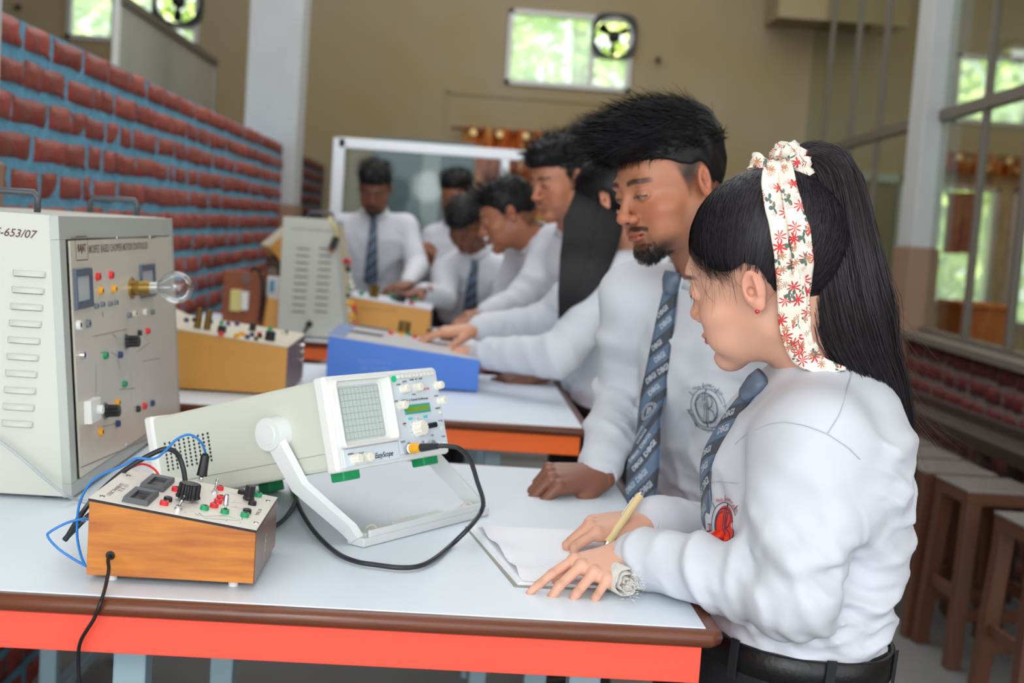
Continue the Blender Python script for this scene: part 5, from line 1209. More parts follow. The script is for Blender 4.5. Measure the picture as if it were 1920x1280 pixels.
def hair_cap(parent, O, R, h, style, seed=0, col=(20, 18, 20), n=3500, ln=.028, curl=0):
    """short hair: a shell over the skull plus short ribbons"""
    S = SDF((-.13, -.15, -.11), (.13, .17, .21), h)
    S.ell((0, -.015, .034), (.0775, .0975, .089), 0)
    for c, r, k in style.get('add', ()): S.ell(c, r, k)
    if style.get('noise'): S.noise(style['noise'], style.get('nsc', 30), seed)
    hx, hz = style.get('hl', HL); Y = S.ax[1][None, :, None]; Z = S.ax[2][None, None, :]; X = S.ax[0][:, None, None]
    cut = np.interp(S.ax[1], hx, hz).astype(np.float32)[None, :, None] - Z; S.D = np.maximum(S.D, cut * .7 + 0 * X)
    e = ((np.abs(X) - .076) / .012) ** 2 + ((Y + .012) / .021) ** 2 + ((Z + .004) / .031) ** 2; S.D = np.maximum(S.D, (1 - np.sqrt(e)) * .012)
    V, F_ = S.mesh(); N = vnormals(V, F_); Wd = V @ R.T + O; c = np.tile(LN(col), (len(V), 1))
    o = raw('hair', Wd, F_, hairm, parent, True, c); rs = np.random.RandomState(seed)
    i = rs.randint(0, len(V), n); p = V[i]; nn = N[i]; top = np.clip((p[:, 2] - .045) / .05, 0, 1)[:, None]
    fl = np.array(style.get('flow', (0, .6, .25))); L = ln * (.35 + .9 * top) * rs.uniform(.6, 1.3, (n, 1)); L = L * style.get('side', 1.0) if False else L * np.where(top > .05, 1, style.get('side', .35))
    d0 = nn * style.get('lift', .8) + fl * (.3 + top) + rs.normal(size=(n, 3)) * style.get('mess', .25); d0 /= np.linalg.norm(d0, axis=1)[:, None]; ks = np.linspace(0, 1, 5)
    bend = fl[None] * style.get('bend', .5) + rs.normal(size=(n, 3)) * (style.get('mess', .25) + curl)
    P = p[:, None] - nn[:, None] * .002 + d0[:, None] * (ks[None, :, None] * L[:, None]) + bend[:, None] * (ks[None, :, None] ** 2 * L[:, None] * .5)
    P = P @ R.T + O; strands('hair_strands', P, style.get('w', .0011), o, np.repeat((nn @ R.T)[:, None], 5, 1), col=style.get('scol', (30, 28, 31)), seed=seed)
    return o

def loft_ring(name, O, up, right, rows, m, parent, n=48, pw=2.3, close=False, inner=.004):
    O = np.array(O, float); up = nrm(up); right = nrm(np.array(right) - up * np.dot(up, right)); fw = np.cross(up, right); V = []
    rows = list(rows); rows = rows + [(t, cx, cy, a - inner, b - inner) for t, cx, cy, a, b in rows[::-1]]
    for t, cx, cy, a, b in rows:
        for k in range(n):
            an = 2 * PI * k / n; c, s_ = math.cos(an), math.sin(an); V.append(O + up * t + right * (cx + a * abs(c) ** (2 / pw) * np.sign(c)) + fw * (cy + b * abs(s_) ** (2 / pw) * np.sign(s_)))
    F_ = []
    for i in range(len(rows)):
        j = (i + 1) % len(rows)
        for k in range(n): F_.append((i * n + k, i * n + (k + 1) % n, j * n + (k + 1) % n, j * n + k))
    return raw(name, V, F_, m, parent, True)

def person(label, head, hf, neck, hip, front, sh, el, wr, sk, hd, height=1.7, h=.010, hh=.0042, scale=1.0, headkw={}, hands=None, group=None, roll=0, wrk=(), twid=1.0, tdep=1.0, folds=(), hres=.0035, feet=True, tie=None, sleeve=1.0, cs=1.0, up_sl=1.0, fo_sl=1.0, fk=.02, belly=1.0, collar=True, hips=None, stance=.10, cuffs=True):
    """sh/el/wr: dicts 'L' and 'R' of joints; front: horizontal facing of the torso; hd: dict of (direction, back normal) per hand"""
    head = np.array(head, float); neck = np.array(neck, float); hip = np.array(hip, float); R = hb(hf, roll=roll)
    foot = np.array((hip[0] if hips is None else hips[0], hip[1] if hips is None else hips[1], 0))
    Vs, Fs, Cs = [], [], []; n0 = 0
    def addm(V, F_, C_):
        nonlocal n0
        Vs.append(V); Fs.append(F_ + n0); Cs.append(C_); n0 += len(V)
    nl = R.T @ (neck - head) / scale
    V, F_, C_ = make_head(hh / scale, nl, sk, **headkw); addm(V * scale @ R.T + head, F_, C_)
    front = nrm((front[0], front[1], 0)); right = nrm(np.cross(front, (0, 0, 1))); ax = neck - hip; TL = np.linalg.norm(ax); up = ax / TL
    # body inside the clothes
    P = [neck, hip] + [x for d in (sh, el, wr) for x in map(np.array, d.values())]; lo = np.min(P, 0) - .17; hi = np.max(P, 0) + .12; lo[2] = .02
    cols = ('R', 'L'); sgn = {'R': 1, 'L': -1}
    rr = nrm(right - up * np.dot(up, right))
    S = SDF(lo, hi, max(h * 1.6, .014)); tb = [(f * TL, 0, 0, a * twid - .02, b * tdep - .018) for f, a, b in ((-.3, .14, .12), (0, .16, .12), (.25, .15, .11), (.6, .172, .118), (.8, .165, .105), (.93, .1, .08), (1, .062, .058))]
    S.loft(hip, up, right, tb, 0); legs = {}
    for q in cols:
        S.cone(sh[q], el[q], .044 * scale, .036 * scale, .02); S.cone(el[q], wr[q], .036 * scale, .024 * scale, .01)
        hj = hip + rr * sgn[q] * .08 + np.array((0, 0, -.08)); kn = np.array((foot[0], foot[1], .46)) + rr * sgn[q] * (stance - .01) + front * .03; an = np.array((foot[0], foot[1], .09)) + rr * sgn[q] * stance; legs[q] = (hj, kn, an)
        S.cone(hj, kn, .075, .052, .02); S.cone(kn, an, .05, .036, .01)
    V, F_ = S.mesh(); addm(V, F_, np.tile(LN(sk), (len(V), 1)))
    for q in cols:
        kw = dict((hands or {}).get(q, {})); d, nb = hd[q]; d = nrm(d); y = d; z = nrm(np.array(nb) - y * np.dot(y, nb)); x = np.cross(y, z)
        hs = kw.pop('scale', scale); V, F_, C_ = make_hand(sgn[q], kw.pop('h', hres), kw.pop('sk', sk), hs, **kw); addm(V @ np.stack([x, y, z]) + np.array(wr[q]), F_, C_)
    V = np.concatenate(Vs) - foot; o = raw('person', V, np.concatenate(Fs), skinm, None, True, np.concatenate(Cs)); o.location = foot; tag(o, label, 'person', group)
    def child(name, V, F_, m, col=None, par=None): c = raw(name, np.asarray(V), F_, m, par or o, True, col); c.matrix_parent_inverse = Matrix.Translation(-Vector(foot)) if par is None else Matrix(); return c
    # shirt
    S = SDF(lo, hi, h); bl = belly
    tab = [(-.10 * TL, 0, 0, .150 * twid, .110 * tdep * bl), (.0, 0, 0, .160 * twid, .118 * tdep * bl), (.06, 0, .004, .172 * twid, .128 * tdep * bl), (.30 * TL, 0, .0, .165 * twid, .124 * tdep * bl), (.6 * TL, 0, 0, .178 * twid, .128 * tdep), (.8 * TL, 0, 0, .170 * twid, .112 * tdep), (.92 * TL, 0, -.005, .115 * twid, .088), (1.0 * TL, 0, -.004, .066, .064), (1.03 * TL, 0, 0, .058, .056)]
    S.loft(hip, up, right, tab, 0)
    for q in cols:
        s1, e1, w1 = np.array(sh[q], float), np.array(el[q], float), np.array(wr[q], float); wd = nrm(w1 - e1)
        S.cone(neck * .75 + s1 * .25 - up * .02, s1, .05, .058 * scale * sleeve, .03); S.cone(s1, e1, .062 * scale * sleeve * up_sl, .053 * scale * sleeve * up_sl ** .5, .03); S.cone(e1, e1 * .15 + w1 * .85, .055 * scale * sleeve * fo_sl, .041 * scale * sleeve, fk); S.cone(e1 * .15 + w1 * .85, w1 - wd * .012, .040 * scale * sleeve, .033 * scale, .006)
    ws = []
    rs = np.random.RandomState(int(abs(head[0] * 1000)) % 97)
    for q in cols:
        s1, e1, w1 = np.array(sh[q], float), np.array(el[q], float), np.array(wr[q], float)
        ws += [(e1, (w1 - s1) + rs.normal(size=3) * .05, .034, .0058, .075, rs.uniform(0, 6), np.cross(w1 - s1, (0, .3, 1))), (s1 * .45 + e1 * .55, (e1 - s1) + rs.normal(size=3) * .1, .075, .0045, .11, rs.uniform(0, 6), rr), (e1 * .4 + w1 * .6, (w1 - e1) + rs.normal(size=3) * .14, .05, .0026, .06, rs.uniform(0, 6), up), (s1 * .7 + neck * .3 - up * .12, rr + up * .8 * sgn[q], .07, .004, .10, rs.uniform(0, 6), up)]
    ws += [(hip + up * .05, up + rs.normal(size=3) * .12, .036, .0050, .11, 1.0, rr), (hip + up * TL * .35 + front * .05, up * .8 + rr * .7, .085, .005, .16, 2.0, rr), (hip + up * TL * .35 - front * .08, up * .9 - rr * .5, .08, .005, .16, 4.0, rr), (hip + up * TL * .6, rr, .09, .0035, .2, .5, up)]
    for q in cols:
        s1, e1, w1 = np.array(sh[q], float), np.array(el[q], float), np.array(wr[q], float)
        for k in range(9):
            t = rs.uniform(0, 1.0); a_, b_ = (s1, e1) if k % 2 else (e1, w1); cpt = a_ + (b_ - a_) * t + rs.normal(size=3) * .035; nd = nrm(b_ - a_) + rs.normal(size=3) * .55
            ws.append((cpt, nd, rs.uniform(.018, .034), rs.uniform(.0020, .0036), rs.uniform(.03, .055), rs.uniform(0, 6), rs.normal(size=3)))
    for k in range(12):
        cpt = hip + up * TL * rs.uniform(.02, .8) + rr * rs.uniform(-.15, .15) + nrm(np.cross(up, rr)) * rs.choice((-.12, .12)); ws.append((cpt, up * rs.uniform(.2, 1) + rr * rs.uniform(-1, 1), rs.uniform(.022, .045), rs.uniform(.002, .004), rs.uniform(.05, .09), rs.uniform(0, 6), rs.normal(size=3)))
    S.wrinkle(ws + list(folds)); V, F_ = S.mesh(); shirt = child('shirt', V, F_, shirtm)
    for q in cols:
        if not cuffs: break
        e1, w1 = np.array(el[q], float), np.array(wr[q], float); d = nrm(w1 - e1); hd_ = nrm(hd[q][0])
        rx = nrm(np.cross(d, (0, 0, 1.0))); L_ = .058 * scale; r0 = .0385 * scale; r1 = .034 * scale
        c = loft_ring('cuff', w1 - d * L_ * .95, d, rx, [(0, 0, 0, r0, r0 * .9), (.006, 0, 0, r0 * 1.03, r0 * .93), (L_ * .96, 0, 0, r1 * 1.04, r1 * .86), (L_, 0, 0, r1 * .98, r1 * .8)], shirtm, None, 32, 2.0, inner=.0025); c.parent = shirt
    # trousers, belt, shoes
    hl = np.array((hip[0], hip[1], 0)); lo2 = np.minimum(np.min([l for q in cols for l in legs[q]], 0), hip) - .16; hi2 = np.maximum(np.max([l for q in cols for l in legs[q]], 0), hip) + .16; lo2[2] = .03; hi2[2] = hip[2] + .12
    S = SDF(lo2, hi2, max(h * 1.3, .011)); a, b = .166 * twid, .123 * tdep * bl
    S.loft(hip, up, right, [(-.20, 0, 0, a * .9, b * .95), (-.10, 0, -.004, a * 1.06, b * 1.08), (-.03, 0, 0, a * 1.02, b * 1.02), (.028, 0, 0, a, b)], 0)
    for q in cols:
        hj, kn, an = legs[q]; S.cone(hj, kn, .092, .072, .03); S.cone(kn, an + (0, 0, -.02), .070, .060, .02)
    S.wrinkle([(hip + (0, 0, -.12), (0, .2, 1), .05, .004, .12, 1, (1, 0, 0)), ((foot[0], foot[1], .45), (0, 0, 1), .07, .004, .12, 1, (1, 0, 0))]); S.clip((0, 0, .05), (0, 0, -1)); V, F_ = S.mesh(); tr = child('trousers', V, F_, trm)
    a += .004; b += .004; be = loft_ring('belt', hip, up, right, [(-.012, 0, 0, a, b), (-.010, 0, 0, a + .003, b + .003), (.022, 0, 0, a + .003, b + .003), (.024, 0, 0, a, b)], beltm, o, 60, 2.3)
    fw3 = np.cross(up, rr)
    bc = hip + up * .006 + fw3 * (b + .004) * (1 if np.dot(fw3, front) > 0 else -1)
    M_ = Matrix.Translation(Vector(bc)) @ Matrix((Vector(rr), Vector(up), Vector(fw3))).transposed().to_4x4(); B('buckle', (-.02, -.018, -.003), (.02, .018, .003), steel, be, .001, M_)
    for k in range(7):
        an = (k + .5) / 7 * 2 * PI; cc, ss = math.cos(an), math.sin(an); p = hip + up * .004 + rr * (a + .005) * abs(cc) ** (2 / 2.3) * np.sign(cc) + fw3 * (b + .005) * abs(ss) ** (2 / 2.3) * np.sign(ss); nn = nrm(rr * cc / a + fw3 * ss / b)
        M_ = Matrix.Translation(Vector(p)) @ Matrix((Vector(nrm(np.cross(up, nn))), Vector(up), Vector(nn))).transposed().to_4x4(); B('belt_loop', (-.006, -.026, -.001), (.006, .024, .002), trm, tr, 0, M_)
    for q in cols:
        an = legs[q][2]; S = SDF(an + (-.2, -.2, -.1), an + (.2, .2, .06), .009); f2 = front; S.cone((an[0], an[1], .045), tuple(np.array((an[0], an[1], .032)) + f2 * .13), .042, .032, .01, flat=(rr, 1.0)); S.clip((0, 0, .004), (0, 0, -1)); S.cone((an[0], an[1], .09), (an[0], an[1], .05), .04, .045, .02); V, F_ = S.mesh(); child('shoe', V, F_, shoem)
    if collar:
        nd = nrm(head - neck + up * .12); cu = nrm(up * .75 + nd * .35); cc = neck + up * .002 - front * .004
        col = loft_ring('collar', cc, cu, right, [(a_, 0, b_, c_ * cs, d_ * cs) for a_, b_, c_, d_ in ((-.012, 0, .070, .068), (.012, 0, .066, .064), (.030, -.003, .062, .060), (.034, -.003, .0645, .0625), (.012, 0, .072, .070), (-.008, 0, .079, .077))], shirtm, shirt, 40, 2.0, inner=.002)
        rr2 = nrm(right - cu * np.dot(cu, right)); fw2 = front - cu * np.dot(cu, front); fw2 = nrm(fw2)
        for s_ in (-1, 1):
            A_ = cc + cu * .028 + (fw2 * .063 + rr2 * s_ * .006) * cs; B_ = cc + cu * .022 + (fw2 * .034 + rr2 * s_ * .058) * cs; C2 = cc - cu * .022 + (fw2 * .060 + rr2 * s_ * .056) * cs; D2 = cc - cu * .042 + (fw2 * .084 + rr2 * s_ * .026) * cs
            o3 = fw2 * .004 + rr2 * s_ * .002; hexa('collar_flap', [tuple(q_) for q_ in (A_, B_, C2, D2)] + [tuple(q_ + o3) for q_ in (A_, B_, C2, D2)], shirtm, shirt, .0008)
    o['_'] = 0; del o['_']
    return o, shirt, R
def bvh_of(obs):
    V = []; F_ = []
    for o, M_ in obs:
        n = len(V); V += [M_ @ v.co for v in o.data.vertices]; F_ += [tuple(i + n for i in p.vertices) for p in o.data.polygons]
    return BVHTree.FromPolygons(V, F_)
# neckties
def tie_mat(name, a=(96, 118, 142), b=(74, 78, 88)):
    m = bpy.data.materials.new(name); m.use_nodes = True; nt = m.node_tree; N = nt.nodes; L = nt.links; bs = N['Principled BSDF']; uv = N.new('ShaderNodeUVMap'); sx = N.new('ShaderNodeSeparateXYZ'); L.new(uv.outputs[0], sx.inputs[0])
    ad = N.new('ShaderNodeMath'); ad.operation = 'MULTIPLY_ADD'; ad.inputs[1].default_value = -1.0; L.new(sx.outputs[0], ad.inputs[0]); L.new(sx.outputs[1], ad.inputs[2])
    mu = N.new('ShaderNodeMath'); mu.operation = 'MULTIPLY'; mu.inputs[1].default_value = 1 / .060; L.new(ad.outputs[0], mu.inputs[0]); fr = N.new('ShaderNodeMath'); fr.operation = 'FRACT'; L.new(mu.outputs[0], fr.inputs[0])
    gt = N.new('ShaderNodeMath'); gt.operation = 'GREATER_THAN'; gt.inputs[1].default_value = .5; L.new(fr.outputs[0], gt.inputs[0]); mx = N.new('ShaderNodeMix'); mx.data_type = 'RGBA'; mx.inputs[6].default_value = (*lin(a), 1); mx.inputs[7].default_value = (*lin(b), 1)
    L.new(gt.outputs[0], mx.inputs[0]); L.new(mx.outputs[2], bs.inputs['Base Color']); bs.inputs['Roughness'].default_value = .5; return m
tiem = tie_mat('tie_fabric'); ltr = mat('tie_lettering', (176, 186, 198), .6)
def necktie(bv, start, dirs, widths, shirt, normal, letters=True, badge=None, step=.012, off=.005, ends=None, tscale=1.0):
    """start: knot position; dirs: list of 3-D way points below it; the ribbon is laid on the shirt surface"""
    P = cr([start] + list(dirs), 8); n = Vector(normal).normalized(); Q = []
    for p in P:
        q = Vector(p); hit = bv.ray_cast(q + n * .25, -n) if bv else (None,)
        if hit[0] is not None: q = hit[0] + n * off
        Q.append(q)
    for _ in range(40):
        Q = [Q[0]] + [(Q[i - 1] + Q[i] * 2 + Q[i + 1]) / 4 for i in range(1, len(Q) - 1)] + [Q[-1]]
    ts = [0]
    for a, b in zip(Q, Q[1:]): ts.append(ts[-1] + (b - a).length)
    L_ = ts[-1]
    def frame(s):
        s = max(0, min(L_ * .9999, s)); i = max(0, min(len(Q) - 2, int(np.searchsorted(ts, s, side='right')) - 1)); t = (s - ts[i]) / (ts[i + 1] - ts[i] + 1e-9); p = Q[i].lerp(Q[i + 1], t)
        ia = max(0, i - 1); ib = min(len(Q) - 1, i + 2); d = (Q[ib] - Q[ia]).normalized(); nn = (n - d * n.dot(d)).normalized(); return p, d.cross(nn).normalized(), nn, d
    def W_(s): return np.interp(s / L_, [w[0] for w in widths], [w[1] for w in widths])
    def fn(x, s, h=0): p, a, nn, d = frame(s); return p + a * x + nn * (h + .0015 - .10 * x * x / .03)
    V = []; F_ = []; UV = []; ns = int(L_ / .006); nc = 6
    for i in range(ns + 1):
        s = L_ * i / ns; w = W_(s)
        for j in range(nc + 1): x = (j / nc - .5) * w; V.append(fn(x, s)); UV.append((x, s))
        for j in range(nc + 1): x = (j / nc - .5) * w; V.append(fn(x, s, -.003)); UV.append((x, s))
    k = 2 * (nc + 1)
    for i in range(ns):
        for j in range(nc): a = i * k + j; F_.append((a, a + 1, a + k + 1, a + k)); a += nc + 1; F_.append((a, a + k, a + k + 1, a + 1))
        for a, b in ((0, nc + 1), (nc, 2 * nc + 1)): F_.append((i * k + a, i * k + b, (i + 1) * k + b, (i + 1) * k + a))
    me = bpy.data.meshes.new('necktie'); me.from_pydata([tuple(v) for v in V], [], F_); uvl = me.uv_layers.new(name='UVMap')
    for lp in me.loops: uvl.data[lp.index].uv = UV[lp.vertex_index]
    o = link('necktie', me, tiem, shirt, True)
    # knot
    p, a, nn, d = frame(0); bm = bmesh.new(); r = []
    for zz, ww, tt in ((.018, .017, .009), (.004, .018, .012), (-.016, .012, .010), (-.022, .009, .006)):
        r.append([bm.verts.new(p - d * zz + a * (ww * math.cos(q)) + nn * (.004 + tt * math.sin(q))) for q in [2 * PI * k / 14 for k in range(14)]])
    for r0, r1 in zip(r, r[1:]):
        for k in range(14): bm.faces.new((r0[k], r0[(k + 1) % 14], r1[(k + 1) % 14], r1[k]))
    bm.faces.new(r[0]); bm.faces.new(r[-1]); kn = obj('tie_knot', bm, None, o, True); kn.data.materials.append(mat('tie_knot_fabric', (100, 118, 140), .5, col2=(80, 86, 98), scale=40))
    if letters:
        T = txt('DBGI', .0128 * tscale, .0006); it = []; c4 = s4 = math.sqrt(.5); st = .060 / 2; k = 0; q = .015 + .06
        while q < L_ + .05:
            for kx in (-2, -1, 0, 1, 2):
                x = kx * .0245 * tscale + (k % 2) * .012 * tscale - .004; ss = q - .06 + x
                if abs(x) < W_(ss) * .5 - .008 * tscale and .014 < ss < L_ - .012 and not (badge and abs(ss - badge) < .034): it.append(([(x - a_ * c4 + b_ * s4, ss - a_ * s4 - b_ * c4) for a_, b_ in T[0]], T[1]))
            q += st; k += 1
        if it: tag(decal('tie_lettering', it, lambda x, s_: fn(x, s_, .0006), ltr, o), kind='stuff')
        if badge:
            TB = txt('B', .020, .0005); B_ = [ring2(.0165, .0185, cx=0, cy=badge), ring2(.0125, .0145, cx=0, cy=badge), ([(-a_ - .002, badge - b_) for a_, b_ in TB[0]], TB[1]), line2(.004, badge - .011, .004, badge + .011, .0016)]
            tag(decal('tie_badge', B_, lambda x, s_: fn(x, s_, .0007), ltr, o), kind='stuff')
    return o
def crest(bv, c, n, up, size, cols, par, name='crest'):
    n = Vector(n).normalized(); up = Vector(up); up = (up - n * up.dot(n)).normalized(); r = up.cross(n).normalized(); c = Vector(c)
    def fn(h):
        def g(x, y):
            p = c + r * x * size + up * y * size; hit = bv.ray_cast(p + n * .035, -n); return (hit[0] if hit[0] is not None and abs((hit[0] - p).dot(n)) < .05 else p) + n * h
        return g
    fill, line, word = cols; E = ([(.30 * math.cos(2 * PI * k / 28), .36 * math.sin(2 * PI * k / 28)) for k in range(28)]); fan = ([(x_ * r_, y_ * r_) for r_ in (.02, .25, .5, .75, 1) for x_, y_ in E], [(r_ * 28 + k, r_ * 28 + (k + 1) % 28, (r_ + 1) * 28 + (k + 1) % 28, (r_ + 1) * 28 + k) for r_ in range(4) for k in range(28)] + [tuple(range(28))])
    o = decal(name, [fan], fn(.0012), fill, par)
    L_ = [ring2(.30, .325, n=36, sx=.93), ring2(.40, .415, PI * .1, PI * 1.9 - PI * .1, 36), ring2(.47, .482, PI * 1.05, PI * 2.2, 30), ring2(.24, .26, PI * .6, PI * 1.4, 16, -.02), line2(-.06, -.34, -.06, .34, .02), line2(0, -.40, 0, .40, .03), line2(.05, -.27, .05, .27, .02), line2(.05, .27, .14, .25, .02), line2(.14, .25, .18, .15, .02), line2(.18, .15, .14, .04, .02), line2(.14, .04, .05, .0, .02), line2(.05, .0, .18, -.05, .02), line2(.18, -.05, .22, -.16, .02), line2(.22, -.16, .16, -.26, .02), line2(.16, -.26, .05, -.28, .02)]
    for k in range(8): a = PI * k / 4 + .2; L_.append(line2(.42 * math.cos(a), .42 * math.sin(a), .54 * math.cos(a), .54 * math.sin(a), .014))
    tag(decal('crest_lines', L_, fn(.0017), line, o), kind='stuff'); W_ = []
    for s, a in (('Holy with', 108), ('ACADIA', 62), ('DREAM', 215), ('KNOWL', 250), ('ACKN', 290)):
        a = math.radians(a); W_.append(shift(txt(s, .105), .455 * math.cos(a), .455 * math.sin(a), a - PI / 2 if a < PI else a + PI / 2))
    tag(decal('crest_words', W_, fn(.0020), word, o), kind='stuff'); return o
# ------------------------------------------------------------------ the people
WSK = (214, 162, 138); MSK = (178, 118, 88)
# --- woman in front, standing at the right end of the near table
def azp(az, p): az, p = math.radians(az), math.radians(p); return np.array((math.sin(az) * math.cos(p), math.cos(az) * math.cos(p), math.sin(p)))
wf = azp(-52.4, -16.05); w_roll = math.radians(14.9); wR = hb(wf, roll=w_roll); wH = np.array((.3943, 1.60, 1.3170))
w_sh = {'L': tuple(at(1525, 835, 1.515)), 'R': (.515, 1.775, 1.115)}; w_el = {'L': tuple(at(1490, 1110, 1.45)), 'R': tuple(at(1362, 1010, 1.87))}; w_wr = {'L': tuple(at(1180, 1038, 1.61)), 'R': tuple(at(1212, 976, 1.79))}
woman, wshirt, _ = person('young woman with long ponytail and white shirt pointing at the notebook, pen in hand', wH, wf, (.490, 1.63, 1.200), (.475, 1.635, .835), (-1, -.06), w_sh, w_el, w_wr, WSK,
    {'L': ((-.74, -.65, -.14), (-.10, -.42, .9)), 'R': ((-.96, -.20, -.10), (-.1, -.15, .98))}, h=.0045, hh=.0017, scale=1.0, twid=.93, tdep=.97, hres=.0016, sleeve=.97, up_sl=1.2, fo_sl=.86, fk=.008, cs=.84,
    headkw=dict(fem=True, eyes='closed', brow=.75, rneck=.043), hips=(.47, 1.66), roll=w_roll,
    hands={'L': dict(slim=.88, curl=((20, 8, 4), (28, 22, 10), (32, 26, 12), (36, 28, 12)), spread=(6, 1, -5, -12), thumb=((.55, .75, -.45), (.1, .95, -.3), (-.1, .98, -.2)), scale=.86), 'R': dict(slim=.88, curl=((26, 62, 34), (34, 72, 38), (42, 78, 38), (48, 78, 38)), thumb=((.55, .75, -.45), (-.05, .95, -.4), (-.25, .9, -.4)), scale=.92)},
    folds=[((.40, 1.42, 1.02), (.3, -.2, 1), .05, .007, .07, 1.2, (1, 0, 0)), ((.33, 1.50, .97), (1, -.6, .3), .032, .008, .055, .4, (0, 0, 1)), ((.43, 1.44, 1.0), (.6, 0, 1), .016, .0035, .035, .4, (0, 1, 0)), ((.36, 1.46, 1.0), (1, 0, -.4), .015, .0035, .03, 1.4, (0, 1, 0)), ((.52, 1.5, 1.07), (.5, 0, 1), .018, .0035, .05, .9, (0, 1, 0)), ((.50, 1.52, .90), (.1, 0, 1), .016, .003, .09, .9, (1, 0, 0)), ((.50, 1.48, 1.03), (.8, 0, .7), .06, .007, .08, 2.2, (0, 1, 0)), ((.50, 1.56, .89), (.15, 0, 1), .035, .008, .10, 2.2, (1, 0, 0)), ((.27, 1.58, .95), (1, -.9, 0), .03, .005, .04, 1.5, (0, 0, 1)), ((.55, 1.55, 1.08), (.7, 0, -.7), .06, .006, .08, 1.2, (0, 1, 0))])
bvW = bvh_of([(wshirt, Matrix())])
# --- man beside her
mf = azp(-116.7, -17.9); m_roll = math.radians(-5.8); mR = hb(mf, roll=m_roll); mH = np.array((.359, 2.152, 1.4428))
m_sh = {'R': (.337, 2.31, 1.24), 'L': (.535, 2.09, 1.228)}; m_el = {'R': tuple(at(1168, 748, 2.44)), 'L': (.63, 2.02, 1.02)}; m_wr = {'R': tuple(at(1120, 892, 2.185)), 'L': (.66, 2.02, .90)}
man, mshirt, _ = person('young man with goatee, white shirt and striped tie, one hand on the near table', mH, mf, (.458, 2.20, 1.298), (.565, 2.29, .84), (-.82, -.57), m_sh, m_el, m_wr, MSK,
    {'R': ((-.90, -.42, .02), (-.05, -.42, .9)), 'L': ((-.8, -.4, -.3), (0, 0, 1))}, h=.006, hh=.0018, scale=.985, twid=1.0, hres=.0018, roll=m_roll,
    headkw=dict(beard=1, stache=.9, brow=1.1, fade=.95), hips=(.59, 2.32),
    hands={'R': dict(curl=((52, 74, 40), (58, 78, 42), (62, 80, 42), (66, 78, 40)), spread=(9, 2, -5, -12), thumb=((.6, .6, -.6), (.25, .6, -.75), (-.1, .7, -.7)), fore=.006, sk=(132, 86, 68), scale=1.04)},
    folds=[((.28, 2.32, 1.02), (.2, .2, 1), .045, .006, .08, .7, (1, 0, 0)), ((.29, 2.34, 1.15), (.5, 0, 1), .06, .006, .08, .2, (1, 0, 0)), ((.42, 2.1, 1.05), (.6, -.4, .8), .08, .005, .12, .2, (1, 0, 0))])
bvM = bvh_of([(mshirt, Matrix())])

# man's hair
style = dict(add=[((0, .010, .092), (.068, .094, .044), .03), ((0, .078, .078), (.050, .036, .024), .02), ((0, -.055, .070), (.066, .050, .050), .02)], noise=.003, nsc=22, hl=([-.13, -.085, -.05, -.03, -.018, .0, .02, .035, .05, .075, .12], [-.075, -.065, -.045, .012, .024, .024, .030, .040, .046, .050, .056]), flow=(0, .75, .12), lift=.32, mess=.16, bend=.5, side=.22, w=.0011)
hair_cap(man, mH, mR * 1.0, .0035, style, 3, n=11000, ln=.034)
# stubble of the chin beard
rs = np.random.RandomState(5); Vb = (np.array([v.co for v in man.data.vertices[:90000]]) + np.array(man.location) - mH) @ mR / .985
kb = np.nonzero((Vb[:, 2] < -.083) & (Vb[:, 2] > -.128) & (Vb[:, 1] > .045) & (np.abs(Vb[:, 0]) < .032))[0]
if len(kb):
    kb = rs.choice(kb, 1300); p = Vb[kb]; d = p - np.array((0, .02, -.07)); d /= np.linalg.norm(d, axis=1)[:, None]; ks = np.linspace(0, 1, 4)[None, :, None]
    Pb = p[:, None] + (d[:, None] * .45 + np.array((0, .15, -.8))[None, None] + rs.normal(size=(len(p), 1, 3)) * .15) * ks * rs.uniform(.002, .007, (len(p), 1, 1)); strands('beard', (Pb * .985) @ mR.T + mH, .0008, man, np.repeat((d @ mR.T)[:, None], 4, 1), col=(22, 20, 21), seed=1)
# his tie and crest
nM = Vector((-.80, -.60, .12)); kM = Vector(mH) * 0 + at(1262, 512, 2.1)
def onb(bv, u, v, off=.0):
    d = Vector(ray(u, v)).normalized(); h_ = bv.ray_cast(Vector(EYEP), d); return h_[0] if h_[0] is not None else None
wp = []
for u, v in ((1258, 560), (1248, 620), (1236, 690), (1224, 760), (1212, 830), (1204, 900), (1200, 975)):
    q = onb(bvM, u, v); wp.append(q if q is not None else at(u, v, 2.1))
k0_ = onb(bvM, 1266, 530) or at(1266, 530, 2.09)
necktie(None, k0_ + nM.normalized() * .008, [q + nM.normalized() * .006 for q in wp], [(0, .030), (.15, .042), (.5, .062), (.8, .072), (.93, .07), (1, .004)], man, nM, badge=.235, off=.004)
greyf = mat('grey_embroidery', (188, 194, 196), .7); blul = mat('slate_thread', (86, 96, 116), .7)
cM = onb(bvM, 1325, 765); 
if cM: crest(bvM, cM, (-.5, -.86, .1), (0, 0, 1), .080, (greyf, blul, blul), man)
